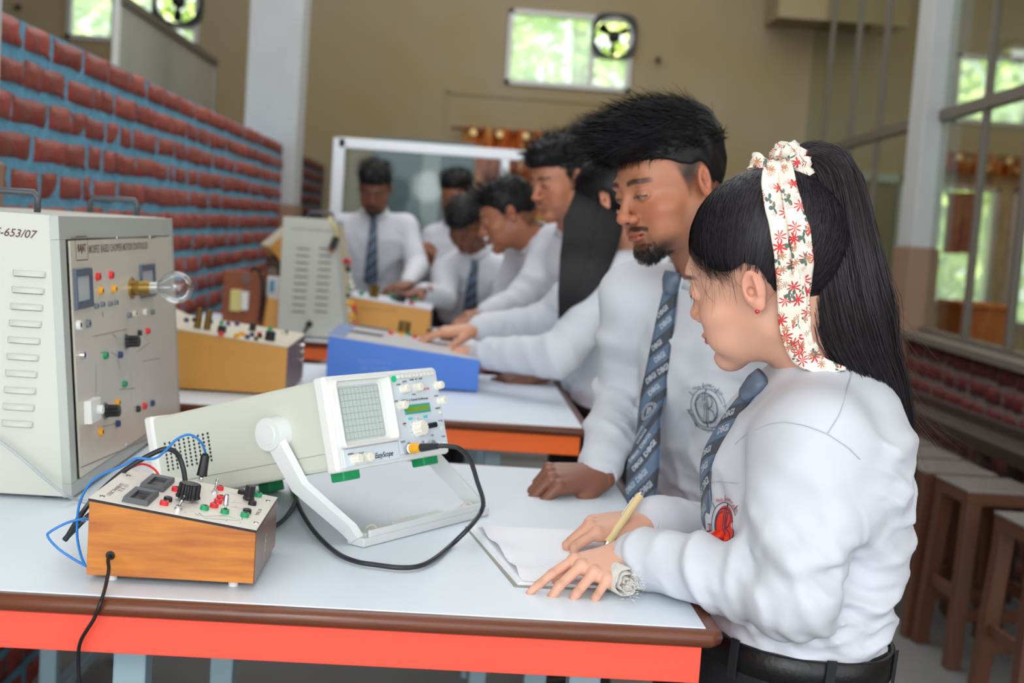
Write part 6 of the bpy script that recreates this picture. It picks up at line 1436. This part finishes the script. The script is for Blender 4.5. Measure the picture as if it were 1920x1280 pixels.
# --- woman's tie, crest, pocket
def cx_(z, y):
    h_ = bvW.ray_cast(Vector((-.2, y + .01, z)), Vector((1, 0, 0))); return h_[0]
kW = cx_(1.168, 1.60); wp = [q for q in (cx_(z, y) for z, y in ((1.145, 1.61), (1.12, 1.62), (1.09, 1.63), (1.06, 1.64), (1.03, 1.645))) if q is not None]
if kW is not None and len(wp) > 2:
    wp.append(wp[-1] + (wp[-1] - wp[-2])); wp.append(wp[-1] + (wp[-1] - wp[-2])); necktie(None, kW + Vector((-.006, -.003, 0)), [q + Vector((-.005, -.002, 0)) for q in wp], [(0, .028), (.3, .045), (1, .055)], woman, (-1, -.06, .1), off=.004)
redf = mat('red_embroidery', (232, 62, 34), .7); redl = mat('red_thread', (190, 40, 50), .7); navl = mat('navy_thread', (52, 58, 92), .7)
_h = onb(bvW, 1362, 950); cW = at(1364, 985, _h.y) if _h is not None else None
_ns = [bvW.ray_cast(Vector(EYEP), Vector(ray(u, v)).normalized())[1] for u, v in ((1350, 940),)]
if cW is not None: crest(bvW, cW, (-.55, -.83, .06), (0, 0, 1), .072, (redf, navl, redl), woman)
def seam(bv, pts, par, r=.0007):
    pts = [(a[0] + (b[0] - a[0]) * k / 5, a[1] + (b[1] - a[1]) * k / 5) for a, b in zip(pts, pts[1:]) for k in range(5)] + [pts[-1]]; P = [onb(bv, u, v) for u, v in pts]; P = [p - Vector(ray(960, 640)).normalized() * .0012 for p in P if p is not None]; P = [P[0]] + [(P[i - 1] + P[i] + P[i + 1]) / 3 for i in range(1, len(P) - 1)] + [P[-1]] if len(P) > 2 else P
    if len(P) > 2: tube('seam', P, r, mat('seam_thread', (190, 192, 202), .8), par, n=5, seg=2)
seam(bvW, [(1378, 832), (1400, 812), (1440, 795), (1470, 790), (1510, 797), (1550, 812), (1590, 838), (1612, 860)], wshirt)
seam(bvW, [(1600, 690), (1588, 730), (1575, 775), (1552, 812)], wshirt); seam(bvW, [(1325, 905), (1350, 902), (1385, 906)], wshirt)

# --- woman's hair: cap, scalp strands to the tie point, ponytail, scrunchie with scarf ends
sc_ = 1.0; TP = (np.array(at(1478, 316, 1.60)) - wH) @ wR; S = SDF((-.12, -.14, -.10), (.12, .12, .16), .0026)
S.ell((0, -.015, .032), (.0785, .099, .0905), 0); hz = ([-.14, -.09, -.055, -.040, -.026, -.012, .002, .02, .045, .07, .12], [-.075, -.072, -.064, -.05, .020, .026, .022, .020, .030, .042, .050]); X = S.ax[0][:, None, None]; Z = S.ax[2][None, None, :]
S.D = np.maximum(S.D, (np.interp(S.ax[1], *hz).astype(np.float32)[None, :, None] - Z) * .7 + 0 * X); S.noise(.0012, 30, 4); V, F_ = S.mesh()
cap = raw('hair', V * sc_ @ wR.T + wH, F_, hairm, woman, True, np.tile(LN((24, 21, 24)), (len(V), 1)))
rs = np.random.RandomState(8); n = 11000; i = rs.randint(0, len(V), n); p = V[i]; ce = np.array((0, -.015, .032)); K = 9
d0 = (p - ce) / np.array((.0785, .099, .0905)); d0 /= np.linalg.norm(d0, axis=1)[:, None]; d1 = (TP - ce) / np.array((.0785, .099, .0905)); d1 = d1 / np.linalg.norm(d1); om = np.arccos(np.clip(d0 @ d1, -.999, .999)); P = np.zeros((n, K, 3)); amp = rs.uniform(.0, .010, (n, 1)); ph = rs.uniform(0, 6.28, (n, 1)); side = np.cross(d0, d1[None])
for k in range(K):
    t = k / (K - 1) * .97; q = (np.sin((1 - t) * om) / np.sin(om))[:, None] * d0 + (np.sin(t * om) / np.sin(om))[:, None] * d1[None]; lift = 1.028 + .02 * np.sin(PI * t) * rs.uniform(0, 1, (n, 1)) ** 2 + .5 * max(0, t - .85) * (np.linalg.norm((TP - ce) / np.array((.0785, .099, .0905))) - 1) / .075 * 1.0 * (t > .85)
    P[:, k] = ce + q * np.array((.0785, .099, .0905)) * lift + side * amp * math.sin(PI * t)
cols_ = (38, 35, 40); strands('scalp_strands', P * sc_ @ wR.T + wH, .0011, cap, np.repeat(((p - ce) @ wR.T)[:, None], K, 1), col=cols_, seed=2)
# loose wisps at temple and nape
n = 45; a = np.stack([-.072 + rs.uniform(-.004, .004, n), rs.uniform(.005, .07, n), rs.uniform(.0, .05, n)], 1); P = a[:, None] + np.linspace(0, 1, 6)[None, :, None] * np.array((-.004, .004, -.045))[None, None] * rs.uniform(.15, .8, (n, 1, 1)) + np.linspace(0, 1, 6)[None, :, None] ** 2 * rs.normal(size=(n, 1, 3)) * .006
strands('loose_wisps', P * sc_ @ wR.T + wH, .0004, cap, None, seed=3)
# fine hair thinning out over the temple
Vh = np.array([v.co for v in woman.data.vertices[:60000]]) + np.array(woman.location); Lc = (Vh - wH) @ wR
hzz = np.interp(Lc[:, 1], *hz); k_ = np.nonzero((Lc[:, 0] < -.045) & (Lc[:, 1] > -.07) & (Lc[:, 1] < .062) & (Lc[:, 2] > hzz - .030) & (Lc[:, 2] < hzz + .002) & (np.abs(Lc[:, 1] + .012) > .022))[0]
if len(k_):
    k_ = rs.choice(k_, 1000); k_ = k_[rs.uniform(0, 1, 1000) < np.clip(1 - (hzz[k_] - Lc[k_, 2]) / .03, .04, 1) ** 1.5]; p = Lc[k_]; dv = TP - p; dv /= np.linalg.norm(dv, axis=1)[:, None]; nn = (p - ce); nn /= np.linalg.norm(nn, axis=1)[:, None]; dv -= nn * (dv * nn).sum(1)[:, None]
    P = p[:, None] + nn[:, None] * .0012 + (dv[:, None] + rs.normal(size=(len(p), 1, 3)) * .06) * (np.linspace(0, 1, 6)[None, :, None] * rs.uniform(.025, .05, (len(p), 1, 1))) + nn[:, None] * .008 * np.linspace(0, 1, 6)[None, :, None]
    strands('temple_hair', P @ wR.T + wH, .0005, cap, np.repeat((nn @ wR.T)[:, None], 6, 1), seed=9)['kind'] = 'stuff'
# ponytail
tie_w = TP * sc_ @ wR.T + wH
pp = [Vector(tie_w)] + [at(u, v, Y) for u, v, Y in ((1518, 306, 1.61), (1550, 345, 1.60), (1566, 450, 1.575), (1584, 560, 1.565), (1612, 650, 1.585), (1658, 740, 1.625), (1692, 840, 1.65), (1710, 925, 1.66))]
G = np.array([tuple(q) for q in cr(pp, 6)]); m_ = len(G); Tn = np.gradient(G, axis=0); Tn /= np.linalg.norm(Tn, axis=1)[:, None]; vw = nrm(G[20] - EYEP); A_ = np.cross(Tn, vw[None]); A_ /= np.linalg.norm(A_, axis=1)[:, None]; B_ = np.cross(Tn, A_)
wid = np.interp(np.linspace(0, 1, m_), [0, .06, .2, .42, .55, .72, .88, 1], [.010, .020, .040, .052, .056, .036, .016, .005]); dep = wid * .72
n = 9500; r = np.sqrt(rs.uniform(0, 1, n)); th = rs.uniform(0, 6.283, n); cx = r * np.cos(th); cy = r * np.sin(th); cl = rs.randint(0, 60, n); off = rs.normal(size=(60, 2)) * .05; endk = rs.uniform(.72, 1.0, n); K = 16; P = np.zeros((n, K, 3)); wv = rs.normal(size=(n, 2)) * .05
for k in range(K):
    t = k / (K - 1) * endk; f = t * (m_ - 1); i0 = np.minimum(f.astype(int), m_ - 2); ff = (f - i0)[:, None]; L = lambda A: A[i0] * (1 - ff) + A[i0 + 1] * ff
    w1 = (wid[i0] * (1 - ff[:, 0]) + wid[i0 + 1] * ff[:, 0]); d1_ = w1 * .8; s_ = t[:] ; ox = cx + off[cl, 0] * t * 2 + wv[:, 0] * np.sin(t * 9 + cl); oy = cy + off[cl, 1] * t * 2 + wv[:, 1] * np.cos(t * 8 + cl)
    P[:, k] = L(G) + L(A_) * (ox * w1)[:, None] + L(B_) * (oy * d1_)[:, None]
core = []
V = []; F_ = []
for k in range(m_):
    for q in range(14): a = 2 * PI * q / 14; V.append(G[k] + A_[k] * wid[k] * .88 * math.cos(a) + B_[k] * dep[k] * .85 * math.sin(a))
for k in range(m_ - 1):
    for q in range(14): F_.append((k * 14 + q, k * 14 + (q + 1) % 14, (k + 1) * 14 + (q + 1) % 14, (k + 1) * 14 + q))
F_.append(tuple(range(14))); F_.append(tuple((m_ - 1) * 14 + q for q in range(14)))
pt_ = raw('ponytail', V, F_, hairm, woman, True, np.tile(LN((24, 20, 22)), (len(V), 1)))
strands('ponytail_strands', P, .0008, pt_, np.tile(-vw, (n, 1, 1)) + rs.normal(size=(n, 1, 3)) * .5, col=(40, 35, 38), seed=5)
n = 240; i0 = rs.randint(m_ // 2, m_ - 8, n); P = G[i0][:, None] + A_[i0][:, None] * (wid[i0] * rs.uniform(.5, 1.05, n) * rs.choice((-1, 1), n))[:, None, None] + np.linspace(0, 1, 7)[None, :, None] * (Tn[i0][:, None] * .10 + A_[i0][:, None] * rs.normal(size=(n, 1, 1)) * .035)
strands('flyaway_hair', P, .0005, pt_, None, col=(70, 48, 38), seed=6)
woman_inv = Matrix.Translation(-woman.location); man_inv = Matrix.Translation(-man.location)
# floral scarf scrunchie: a child of nothing but itself (it is tied round the hair)
fl = bpy.data.materials.new('floral_scarf'); fl.use_nodes = True; nt = fl.node_tree; N = nt.nodes; L = nt.links; bs = N['Principled BSDF']; bs.inputs['Roughness'].default_value = .75; uv = N.new('ShaderNodeUVMap')
prev = (*lin((236, 228, 212)), 1); last = None
for sc2, thr, colr, sd_, det in ((52, .46, (206, 60, 64), 0, 0), (70, .36, (84, 108, 96), 5, 0), (60, .34, (190, 134, 104), 11, 0)):
    mp = N.new('ShaderNodeMapping'); mp.inputs['Location'].default_value = (sd_, sd_ * .7, 0); mp.inputs['Scale'].default_value = (1, 1 if sc2 != 70 else .6, 1); L.new(uv.outputs[0], mp.inputs[0]); v = N.new('ShaderNodeTexVoronoi'); v.inputs['Scale'].default_value = sc2; L.new(mp.outputs[0], v.inputs['Vector'])
    # petals: distance modulated by the angle round the cell centre
    vm = N.new('ShaderNodeVectorMath'); vm.operation = 'SUBTRACT'; sm_ = N.new('ShaderNodeVectorMath'); sm_.operation = 'SCALE'; L.new(mp.outputs[0], sm_.inputs[0]); sm_.inputs['Scale'].default_value = sc2; sm2 = N.new('ShaderNodeVectorMath'); sm2.operation = 'SCALE'; sm2.inputs['Scale'].default_value = sc2; L.new(v.outputs['Position'], sm2.inputs[0]); L.new(mp.outputs[0], vm.inputs[0]); L.new(v.outputs['Position'], vm.inputs[1])
    sx = N.new('ShaderNodeSeparateXYZ'); L.new(vm.outputs[0], sx.inputs[0]); at2 = N.new('ShaderNodeMath'); at2.operation = 'ARCTAN2'; L.new(sx.outputs[0], at2.inputs[0]); L.new(sx.outputs[1], at2.inputs[1]); mu = N.new('ShaderNodeMath'); mu.operation = 'MULTIPLY'; mu.inputs[1].default_value = 8 if sc2 != 70 else 3; L.new(at2.outputs[0], mu.inputs[0]); si = N.new('ShaderNodeMath'); si.operation = 'SINE'; L.new(mu.outputs[0], si.inputs[0])
    ma = N.new('ShaderNodeMath'); ma.operation = 'MULTIPLY_ADD'; ma.inputs[1].default_value = thr * .35; ma.inputs[2].default_value = thr * .75; L.new(si.outputs[0], ma.inputs[0]); lt = N.new('ShaderNodeMath'); lt.operation = 'LESS_THAN'; L.new(v.outputs['Distance'], lt.inputs[0]); L.new(ma.outputs[0], lt.inputs[1])
    mx = N.new('ShaderNodeMix'); mx.data_type = 'RGBA'; mx.inputs[7].default_value = (*lin(colr), 1); L.new(lt.outputs[0], mx.inputs[0])
    if last: L.new(last, mx.inputs[6])
    else: mx.inputs[6].default_value = prev
    last = mx.outputs[2]
L.new(last, bs.inputs['Base Color'])
def ribbon(name, pts, widths, side_dirs, par, th=.002, wav=.0):
    P = cr(pts, 8); V = []; UV = []; F_ = []; nc = 8; s = 0; SD = cr(side_dirs, 8)
    for i, p in enumerate(P):
        if i: s += (P[i] - P[i - 1]).length
        w = np.interp(i / (len(P) - 1), [q[0] for q in widths], [q[1] for q in widths]); d = (P[min(i + 1, len(P) - 1)] - P[max(i - 1, 0)]).normalized(); sd = SD[min(i, len(SD) - 1)]; sd = (sd - d * sd.dot(d)).normalized(); n_ = d.cross(sd)
        for j in range(nc + 1): x = (j / nc - .5) * w; V.append(p + sd * x + n_ * (wav * math.sin(j * 1.7 + i * .35) + wav * .6 * math.sin(i * .9))); UV.append((x, s))
    for i in range(len(P) - 1):
        for j in range(nc): a = i * (nc + 1) + j; F_.append((a, a + 1, a + nc + 2, a + nc + 1))
    me = bpy.data.meshes.new(name); me.from_pydata([tuple(v) for v in V], [], F_); u = me.uv_layers.new(name='UVMap')
    for lp in me.loops: u.data[lp.index].uv = UV[lp.vertex_index]
    o = link(name, me, fl, par, True); md = o.modifiers.new('s', 'SOLIDIFY'); md.thickness = th; md.offset = 0; return o
scr_ = empty('hair_scarf', 'floral cream scarf scrunchie with long ends tied round the ponytail', 'hair scarf', tie_w)
tw = Vector(tie_w); hx_ = Vector(A_[2]); hy_ = Vector(B_[2]); V = []; F_ = []; UV = []; n1, n2 = 40, 12
for i in range(n1):
    a = 2 * PI * i / n1; rad = Vector(hx_) * math.cos(a) + Vector(hy_) * math.sin(a); c = tw + Vector(Tn[2]) * .004 + rad * .021
    for j in range(n2): b = 2 * PI * j / n2; rr_ = .0115 * (1 + .28 * math.sin(i * 1.9) * math.cos(b) + .15 * math.sin(i * 3.1 + j)); V.append(c + rad * rr_ * math.cos(b) + Vector(Tn[2]) * rr_ * 1.25 * math.sin(b)); UV.append((i * .006, j * .006))
for i in range(n1):
    for j in range(n2): F_.append((i * n2 + j, i * n2 + (j + 1) % n2, ((i + 1) % n1) * n2 + (j + 1) % n2, ((i + 1) % n1) * n2 + j))
me = bpy.data.meshes.new('scrunchie_ring'); me.from_pydata([tuple(v) for v in V], [], F_); u = me.uv_layers.new(name='UVMap')
for lp in me.loops: u.data[lp.index].uv = UV[lp.vertex_index]
link('scrunchie_ring', me, fl, scr_, True)
sdv = Vector((.97, .1, -.05)); bvS = bvh_of([(cap, Matrix()), (woman, Matrix.Translation(woman.location)), (wshirt, Matrix()), (pt_, Matrix())])
def onh(u, v, Y):
    d = Vector(ray(u, v)).normalized(); h_ = bvS.ray_cast(Vector(EYEP), d)
    return h_[0] - d * (.015 if v < 450 else .010) if h_[0] is not None and h_[0].y < Y + .12 else at(u, v, Y)
kx = [(1446, 300, 1.545), (1452, 360, 1.565), (1466, 420, 1.56), (1478, 480, 1.56), (1484, 540, 1.56), (1487, 600, 1.56), (1502, 650, 1.56), (1530, 680, 1.555), (1585, 692, 1.555)]
ribbon('scarf_end', [at(*q) if q[1] < 310 else onh(*q) for q in kx], [(0, .020), (.1, .030), (.4, .034), (.8, .036), (1, .004)], [sdv] * 7 + [Vector((.6, 0, .8)), Vector((.1, 0, 1))], scr_, wav=.0012)
kx = [(1468, 300, 1.555), (1484, 370, 1.585), (1498, 430, 1.58), (1505, 500, 1.58), (1500, 560, 1.58), (1503, 620, 1.575), (1512, 660, 1.57)]
ribbon('scarf_end', [at(*q) if q[1] < 310 else onh(*q) for q in kx], [(0, .018), (.3, .026), (1, .022)], [sdv] * 7, scr_, wav=.002)
for q, w in (([(1440, 318, 1.585), (1418, 300, 1.59), (1410, 308, 1.60), (1440, 322, 1.60)], .022), ([(1458, 318, 1.59), (1462, 292, 1.59), (1472, 290, 1.60), (1476, 318, 1.60)], .016)):
    ribbon('bow_loop', [at(*a) for a in q], [(0, .014), (.5, w), (1, .014)], [Vector((0, .3, 1))] * 2 + [Vector((.5, .3, .8))] * 2, scr_, wav=.001)
inv(scr_)
ew = wR[:, 0] * -.081 + wR[:, 1] * -.012 + wR[:, 2] * -.034 + wH; bm = bmesh.new(); sph(bm, Vector(ew), .0030, 8); tag(obj('earring', bm, mat('red_gem', (190, 20, 50), .1, coat=1), None, True), 'small red stud earring in the ear of the ponytail woman', 'earring')

# pen and rolled cloth
t = empty('pen', 'cream ballpoint pen held over the notebook', 'pen', (0, 0, 0)); pa, pb_ = at(1132, 1028, 1.735), at(1203, 925, 1.775)
d = pb_ - pa; t.location = pa; bm = bmesh.new(); cyl(bm, pa + d * .10, pa + d * .96, .0058, .0058, 18); obj('barrel', bm, mat('cream_pen', (224, 200, 150), .35), t); bm = bmesh.new(); cyl(bm, pa, pa + d * .10, .001, .0055, 14); obj('nib_cone', bm, chrome, t)
bm = bmesh.new(); cyl(bm, pa + d * .96, pa + d * 1.0, .0045, .0035, 12); obj('push_cap', bm, chrome, t); bm = bmesh.new(); q = Vector((-.0075, -.001, 0)); cyl(bm, pa + d * .60 + q, pa + d * .92 + q, .0012, n=8); cyl(bm, pa + d * .92 + q, pa + d * .92, .0012, n=8); obj('clip', bm, chrome, t); inv(t)
t = empty('rolled_cloth', 'rolled white frayed handkerchief held in the pointing hand', 'handkerchief', atz(1165, 1100, .9)); cc = at(1156, 1096, 1.565); cc.z = .921; axd = Vector((.42, -.90, .0)).normalized(); clm = mat('white_cotton', (206, 202, 194), .9, var=.12, scale=60, bump=.5, bscale=90)
V = []; F_ = []; n1 = 90
sidev = axd.cross(Vector((0, 0, 1))).normalized()
for s in (-.040, .024):
    for i in range(n1): a = i / n1 * 4.6 * PI; r = .004 + .0145 * i / n1; V.append(cc + axd * (s + .002 * math.sin(i * .8)) + (sidev * math.cos(a) + Vector((0, 0, 1)) * math.sin(a)) * r)
for i in range(n1 - 1): F_.append((i, i + 1, n1 + i + 1, n1 + i))
o = raw('cloth_roll', V, F_, clm, t); md = o.modifiers.new('s', 'SOLIDIFY'); md.thickness = .0016
for s in (-1, 1):
    P = np.zeros((260, 4, 3)); rs = np.random.RandomState(9 + s)
    for i in range(260): a = rs.uniform(0, 6.28); r = rs.uniform(.004, .0185); b = np.array(cc + axd * (.035 * s) + (sidev * math.cos(a) + Vector((0, 0, 1)) * math.sin(a)) * r); e = np.array(axd) * s * rs.uniform(.002, .006) + rs.normal(size=3) * .0022; P[i] = b + np.linspace(0, 1, 4)[:, None] * e
    P[:, :, 2] = np.maximum(P[:, :, 2], .9012); strands('fringe', P, .0008, o, None, col=(226, 224, 218), cvar=.05, m=mat('fringe_white', (226, 224, 218), .9))
inv(t)

# --- people further back
def arm3(u, v, Y): return tuple(at(u, v, Y))
LOC = {}
def mid(a, b, t=.5): return tuple(np.array(a) * (1 - t) + np.array(b) * t)
flat_hand = dict(curl=((18, 22, 12), (24, 26, 14), (28, 28, 14), (30, 28, 14)))
fist = dict(curl=((65, 70, 40),) * 4)
def bg(label, head, hf, neck, hip, front, sh, el, wr, sk, hd, style, seed, hair_n=1400, hands=None, tie=None, ln=.03, hh=.0042, h=.011, curl=0, **kw):
    hk = kw.pop('headkw', {}); o, s, R = person(label, head, hf, neck, hip, front, sh, el, wr, sk, hd, h=h, hh=hh, headkw=hk, hands=hands or {'L': flat_hand, 'R': flat_hand}, hres=.0034, **kw)
    if style is not None: hair_cap(o, np.array(head), R, .005, style, seed, n=hair_n, ln=ln, curl=curl)
    if tie: necktie(bvh_of([(s, Matrix())]), Vector(tie[0]), [Vector(q) for q in tie[1:]], [(0, .03), (.5, .055), (.92, .07), (1, .01)], o, front + (0.1,), letters=False, off=.016)
    return o, s, R
curly = dict(add=[((0, .01, .080), (.076, .090, .052), .02), ((0, .065, .076), (.054, .040, .028), .02)], noise=.008, nsc=26, flow=(0, .2, .2), mess=.45, bend=.3, w=.0022, scol=(18, 17, 19), lift=.5)
neat = dict(add=[((0, .0, .075), (.074, .092, .050), .02)], noise=.003, nsc=20, flow=(0, .3, .1), mess=.25, w=.0022, scol=(18, 17, 19))
fringe = dict(add=[((0, .01, .07), (.080, .095, .055), .02), ((0, .078, .052), (.056, .026, .026), .02)], noise=.004, nsc=20, hl=([-.13, -.07, -.035, -.02, .012, .03, .05, .075, .12], [-.085, -.075, -.06, .0, -.02, .015, .024, .026, .028]), flow=(0, .5, -.4), mess=.25, w=.0022, scol=(18, 17, 19))
# F: long haired woman reaching over the blue box
fh = np.array(at(1142, 375, 3.50)); fn_ = np.array(at(1176, 470, 3.56))
oF, sF, RF = bg('woman in white shirt with long loose black hair reaching over the blue box', fh, (-.85, .42, -.40), fn_, (.475, 3.68, .88), (-1, -.05), {'L': arm3(1165, 520, 3.42), 'R': (.45, 3.72, 1.245)}, {'L': arm3(1045, 668, 3.34), 'R': (.28, 3.80, 1.07)}, {'L': arm3(893, 662, 3.50), 'R': arm3(888, 616, 3.70)}, (196, 140, 112),
    {'L': ((-.86, -.10, -.30), (-.1, -.55, .8)), 'R': ((-.95, -.12, -.12), (-.1, -.2, .95))}, None, 1, hands={'L': dict(curl=((28, 30, 15), (32, 32, 15), (34, 34, 15), (36, 34, 15)), spread=(10, 3, -5, -12), nail=(170, 220, 200)), 'R': dict(curl=((10, 10, 8), (16, 14, 8), (20, 18, 10), (24, 20, 10)))}, scale=.97, headkw=dict(fem=True, eyes='closed'), h=.009, sleeve=1.1)
cap_s = dict(add=[((0, -.02, .03), (.088, .106, .098), .01)], noise=.002, nsc=14, flow=(0, -.5, -.5), mess=.15, w=.0022, scol=(20, 18, 20), hl=([-.13, -.02, .02, .05, .075, .12], [-.10, -.09, -.02, .03, .045, .052]))
co = hair_cap(oF, fh, RF, .005, cap_s, 2, n=1500, ln=.03)
GP = [Vector(q) for q in (at(1120, 345, 3.52), at(1112, 420, 3.44), at(1100, 480, 3.38), at(1078, 545, 3.36), at(1052, 602, 3.36))]; G = np.array([tuple(q) for q in cr(GP, 8)]); m_ = len(G); Tn = np.gradient(G, axis=0); Tn /= np.linalg.norm(Tn, axis=1)[:, None]; vw = nrm(G[5] - EYEP); A_ = np.cross(Tn, vw[None]); A_ /= np.linalg.norm(A_, axis=1)[:, None]; B_ = np.cross(Tn, A_); wid = np.interp(np.linspace(0, 1, m_), [0, .25, .55, .8, 1], [.05, .078, .066, .04, .008]); V = []; F_ = []
for k in range(m_):
    for q in range(16): a = 2 * PI * q / 16; V.append(G[k] + A_[k] * wid[k] * math.cos(a) * (1 + .04 * math.sin(q * 5 + k)) + B_[k] * wid[k] * .6 * math.sin(a))
for k in range(m_ - 1):
    for q in range(16): F_.append((k * 16 + q, k * 16 + (q + 1) % 16, (k + 1) * 16 + (q + 1) % 16, (k + 1) * 16 + q))
F_.append(tuple(range(16))); F_.append(tuple((m_ - 1) * 16 + q for q in range(16)))
hb2 = raw('long_hair', V, F_, hairm, oF, True, np.tile(LN((16, 14, 16)), (len(V), 1)))
rs = np.random.RandomState(12); n = 1500; th = rs.uniform(0, 6.28, n); K = 12; P = np.zeros((n, K, 3)); ek = rs.uniform(.8, 1.02, n)
for k in range(K):
    f = np.minimum(k / (K - 1) * ek, 1) * (m_ - 1); i0 = np.minimum(f.astype(int), m_ - 2); ff = (f - i0)[:, None]; L = lambda A: A[i0] * (1 - ff) + A[i0 + 1] * ff; w1 = wid[i0] * (1 - ff[:, 0]) + wid[i0 + 1] * ff[:, 0]
    P[:, k] = L(G) + L(A_) * (np.cos(th) * w1 * 1.03)[:, None] + L(B_) * (np.sin(th) * w1 * .63)[:, None]
strands('long_hair_strands', P, .0022, hb2, np.tile(-vw, (n, 1, 1)), col=(22, 20, 22), seed=4)
# E: smiling man with curly top
eh = np.array(at(1052, 332, 4.0))
bg('smiling man with tall curly black hair leaning over behind the long haired woman', eh, (-.82, -.48, -.34), at(1082, 428, 4.10), (.50, 4.22, .92), (-.95, -.3), {'L': (.47, 3.94, 1.30), 'R': (.34, 4.24, 1.31)}, {'L': (.36, 3.80, 1.10), 'R': (.24, 4.16, 1.12)}, {'L': arm3(1002, 706, 3.72), 'R': arm3(905, 592, 4.08)}, (186, 124, 96),
   {'L': ((-.9, .1, -.15), (0, -.2, 1)), 'R': ((-.9, -.1, -.35), (0, -.2, 1))}, curly, 11, headkw=dict(smile=1, stache=.25, fade=.8, eyes='down'), hair_n=2200, ln=.02, curl=.4, hh=.0034, hands={'L': dict(flat_hand, sk=(120, 76, 58)), 'R': dict(flat_hand, sk=(150, 98, 76))})
# D: profile boy leaning left
bg('man in profile with neat black hair leaning left over the third table', np.array(at(952, 400, 4.42)), (-.90, .06, -.42), at(1000, 452, 4.45), (.56, 4.60, .93), (-.98, -.15), {'L': (.33, 4.30, 1.25), 'R': (.26, 4.60, 1.26)}, {'L': (.22, 4.22, 1.06), 'R': (.20, 4.64, 1.07)}, {'L': arm3(925, 578, 4.30), 'R': (.12, 4.64, .99)}, (172, 112, 84),
   {'L': ((-.9, .05, -.35), (0, -.2, 1)), 'R': ((-.9, 0, -.3), (0, 0, 1))}, neat, 12, headkw=dict(fade=.8), hips=(.58, 4.66), hh=.0038)
# C: boy looking down with tie
ch_ = np.array(at(873, 415, 5.80)); cn = np.array(at(890, 470, 5.92))
bg('boy with thick black fringe and striped tie looking down behind the third table', ch_, (-.30, -.70, -.62), cn, (.12, 6.12, .90), (-.25, -.96), {'R': arm3(835, 510, 5.90), 'L': arm3(940, 505, 5.92)}, {'R': arm3(832, 560, 5.72), 'L': arm3(965, 590, 5.85)}, {'R': arm3(790, 545, 5.45), 'L': (.22, 5.72, .96)}, (120, 76, 58),
   {'R': ((-.7, -.6, -.2), (0, 0, 1)), 'L': ((-.6, -.7, -.3), (0, 0, 1))}, fringe, 13, tie=(at(886, 492, 5.8), at(882, 520, 5.8), at(876, 550, 5.8), at(870, 590, 5.82)), headkw=dict(eyes='closed'), twid=.95)
# A: bearded man at the left
ah = np.array(at(703, 352, 6.3)); an_ = np.array(at(702, 402, 6.38))
bg('bearded man in pale shirt and long striped tie standing behind the rear cabinet', ah, (-.05, -.90, -.40), an_, (-.42, 6.50, .92), (-.05, -1), {'R': arm3(643, 425, 6.42), 'L': arm3(760, 425, 6.42)}, {'R': arm3(612, 500, 6.35), 'L': arm3(782, 500, 6.30)}, {'R': arm3(600, 560, 6.02), 'L': arm3(765, 532, 5.92)}, (128, 82, 62),
   {'R': ((.2, -.9, -.3), (0, 0, 1)), 'L': ((-.55, -.8, -.15), (0, 0, 1))}, curly, 14, tie=(at(700, 412, 6.28), at(698, 450, 6.26), at(695, 490, 6.26), at(692, 535, 6.27)), headkw=dict(beard=1.45, stache=.9, fade=.95, eyes='down'))
# B: half hidden
bh_ = np.array(at(857, 365, 6.85))
bg('man with black hair half hidden behind the boy with the fringe', bh_, (-.45, -.80, -.28), at(850, 420, 6.95), (.0, 7.0, .92), (-.4, -.9), {'R': arm3(812, 445, 6.92), 'L': arm3(905, 445, 6.98)}, {'R': arm3(800, 520, 6.85), 'L': arm3(915, 520, 6.9)}, {'R': arm3(798, 498, 6.62), 'L': (.12, 6.7, 1.0)}, (150, 94, 68),
   {'R': ((.1, -.5, .8), (-.3, -.8, -.3)), 'L': ((0, -.8, -.5), (0, 0, 1))}, neat, 15, hands={'R': fist, 'L': flat_hand}, headkw=dict(fade=.6))
# G: tall person behind
gh = np.array(at(1118, 285, 4.9))
bg('tall person with dark greyish hair mostly hidden behind the man with the goatee', gh, (-.9, .25, -.25), at(1150, 345, 4.98), (.64, 5.05, .95), (-.95, .1), {'L': (.60, 4.82, 1.46), 'R': (.58, 5.14, 1.46)}, {'L': (.62, 4.78, 1.2), 'R': (.58, 5.2, 1.2)}, {'L': (.50, 4.80, 1.0), 'R': (.46, 5.14, 1.0)}, (160, 104, 78),
   {'L': ((-.6, 0, -.7), (-.5, 0, .6)), 'R': ((-.6, 0, -.7), (-.5, 0, .6))}, neat, 16, headkw=dict(fade=.5))
bpy.context.view_layer.update()
for o in list(bpy.data.objects):
    if o.parent is not None and o.parent.name.split('.')[0] == 'person' and o.name.split('.')[0] not in ('shirt', 'trousers', 'shoe'):
        o.matrix_parent_inverse = Matrix.Translation(-o.parent.location)

GROUPS = {'lab_table': 'lab tables with orange red aprons', 'trainer_box': 'sloping trainer boxes on the tables', 'exhaust_fan': 'exhaust fans in the back windows', 'column': 'painted columns', 'controller_cabinet': 'controller cabinets on the tables',
          'wall_hook': 'hooks on the back wall', 'curtain': 'orange curtains on the back wall', 'tree': 'garden trees outside the windows', 'person': 'students in white shirts', 'wall_hanging': 'brown hangings in the far window', 'rubber_band': 'rubber bands on the oscilloscope handle',
          'blue_lead': 'blue leads of the small trainer box', 'power_cord': 'black power cords', 'wooden_case': 'yellow wooden cases by the rear cabinet'}
for o in bpy.data.objects:
    if o.parent is None and o.name.split('.')[0] in GROUPS and o.get('label'): o['group'] = GROUPS[o.name.split('.')[0]]
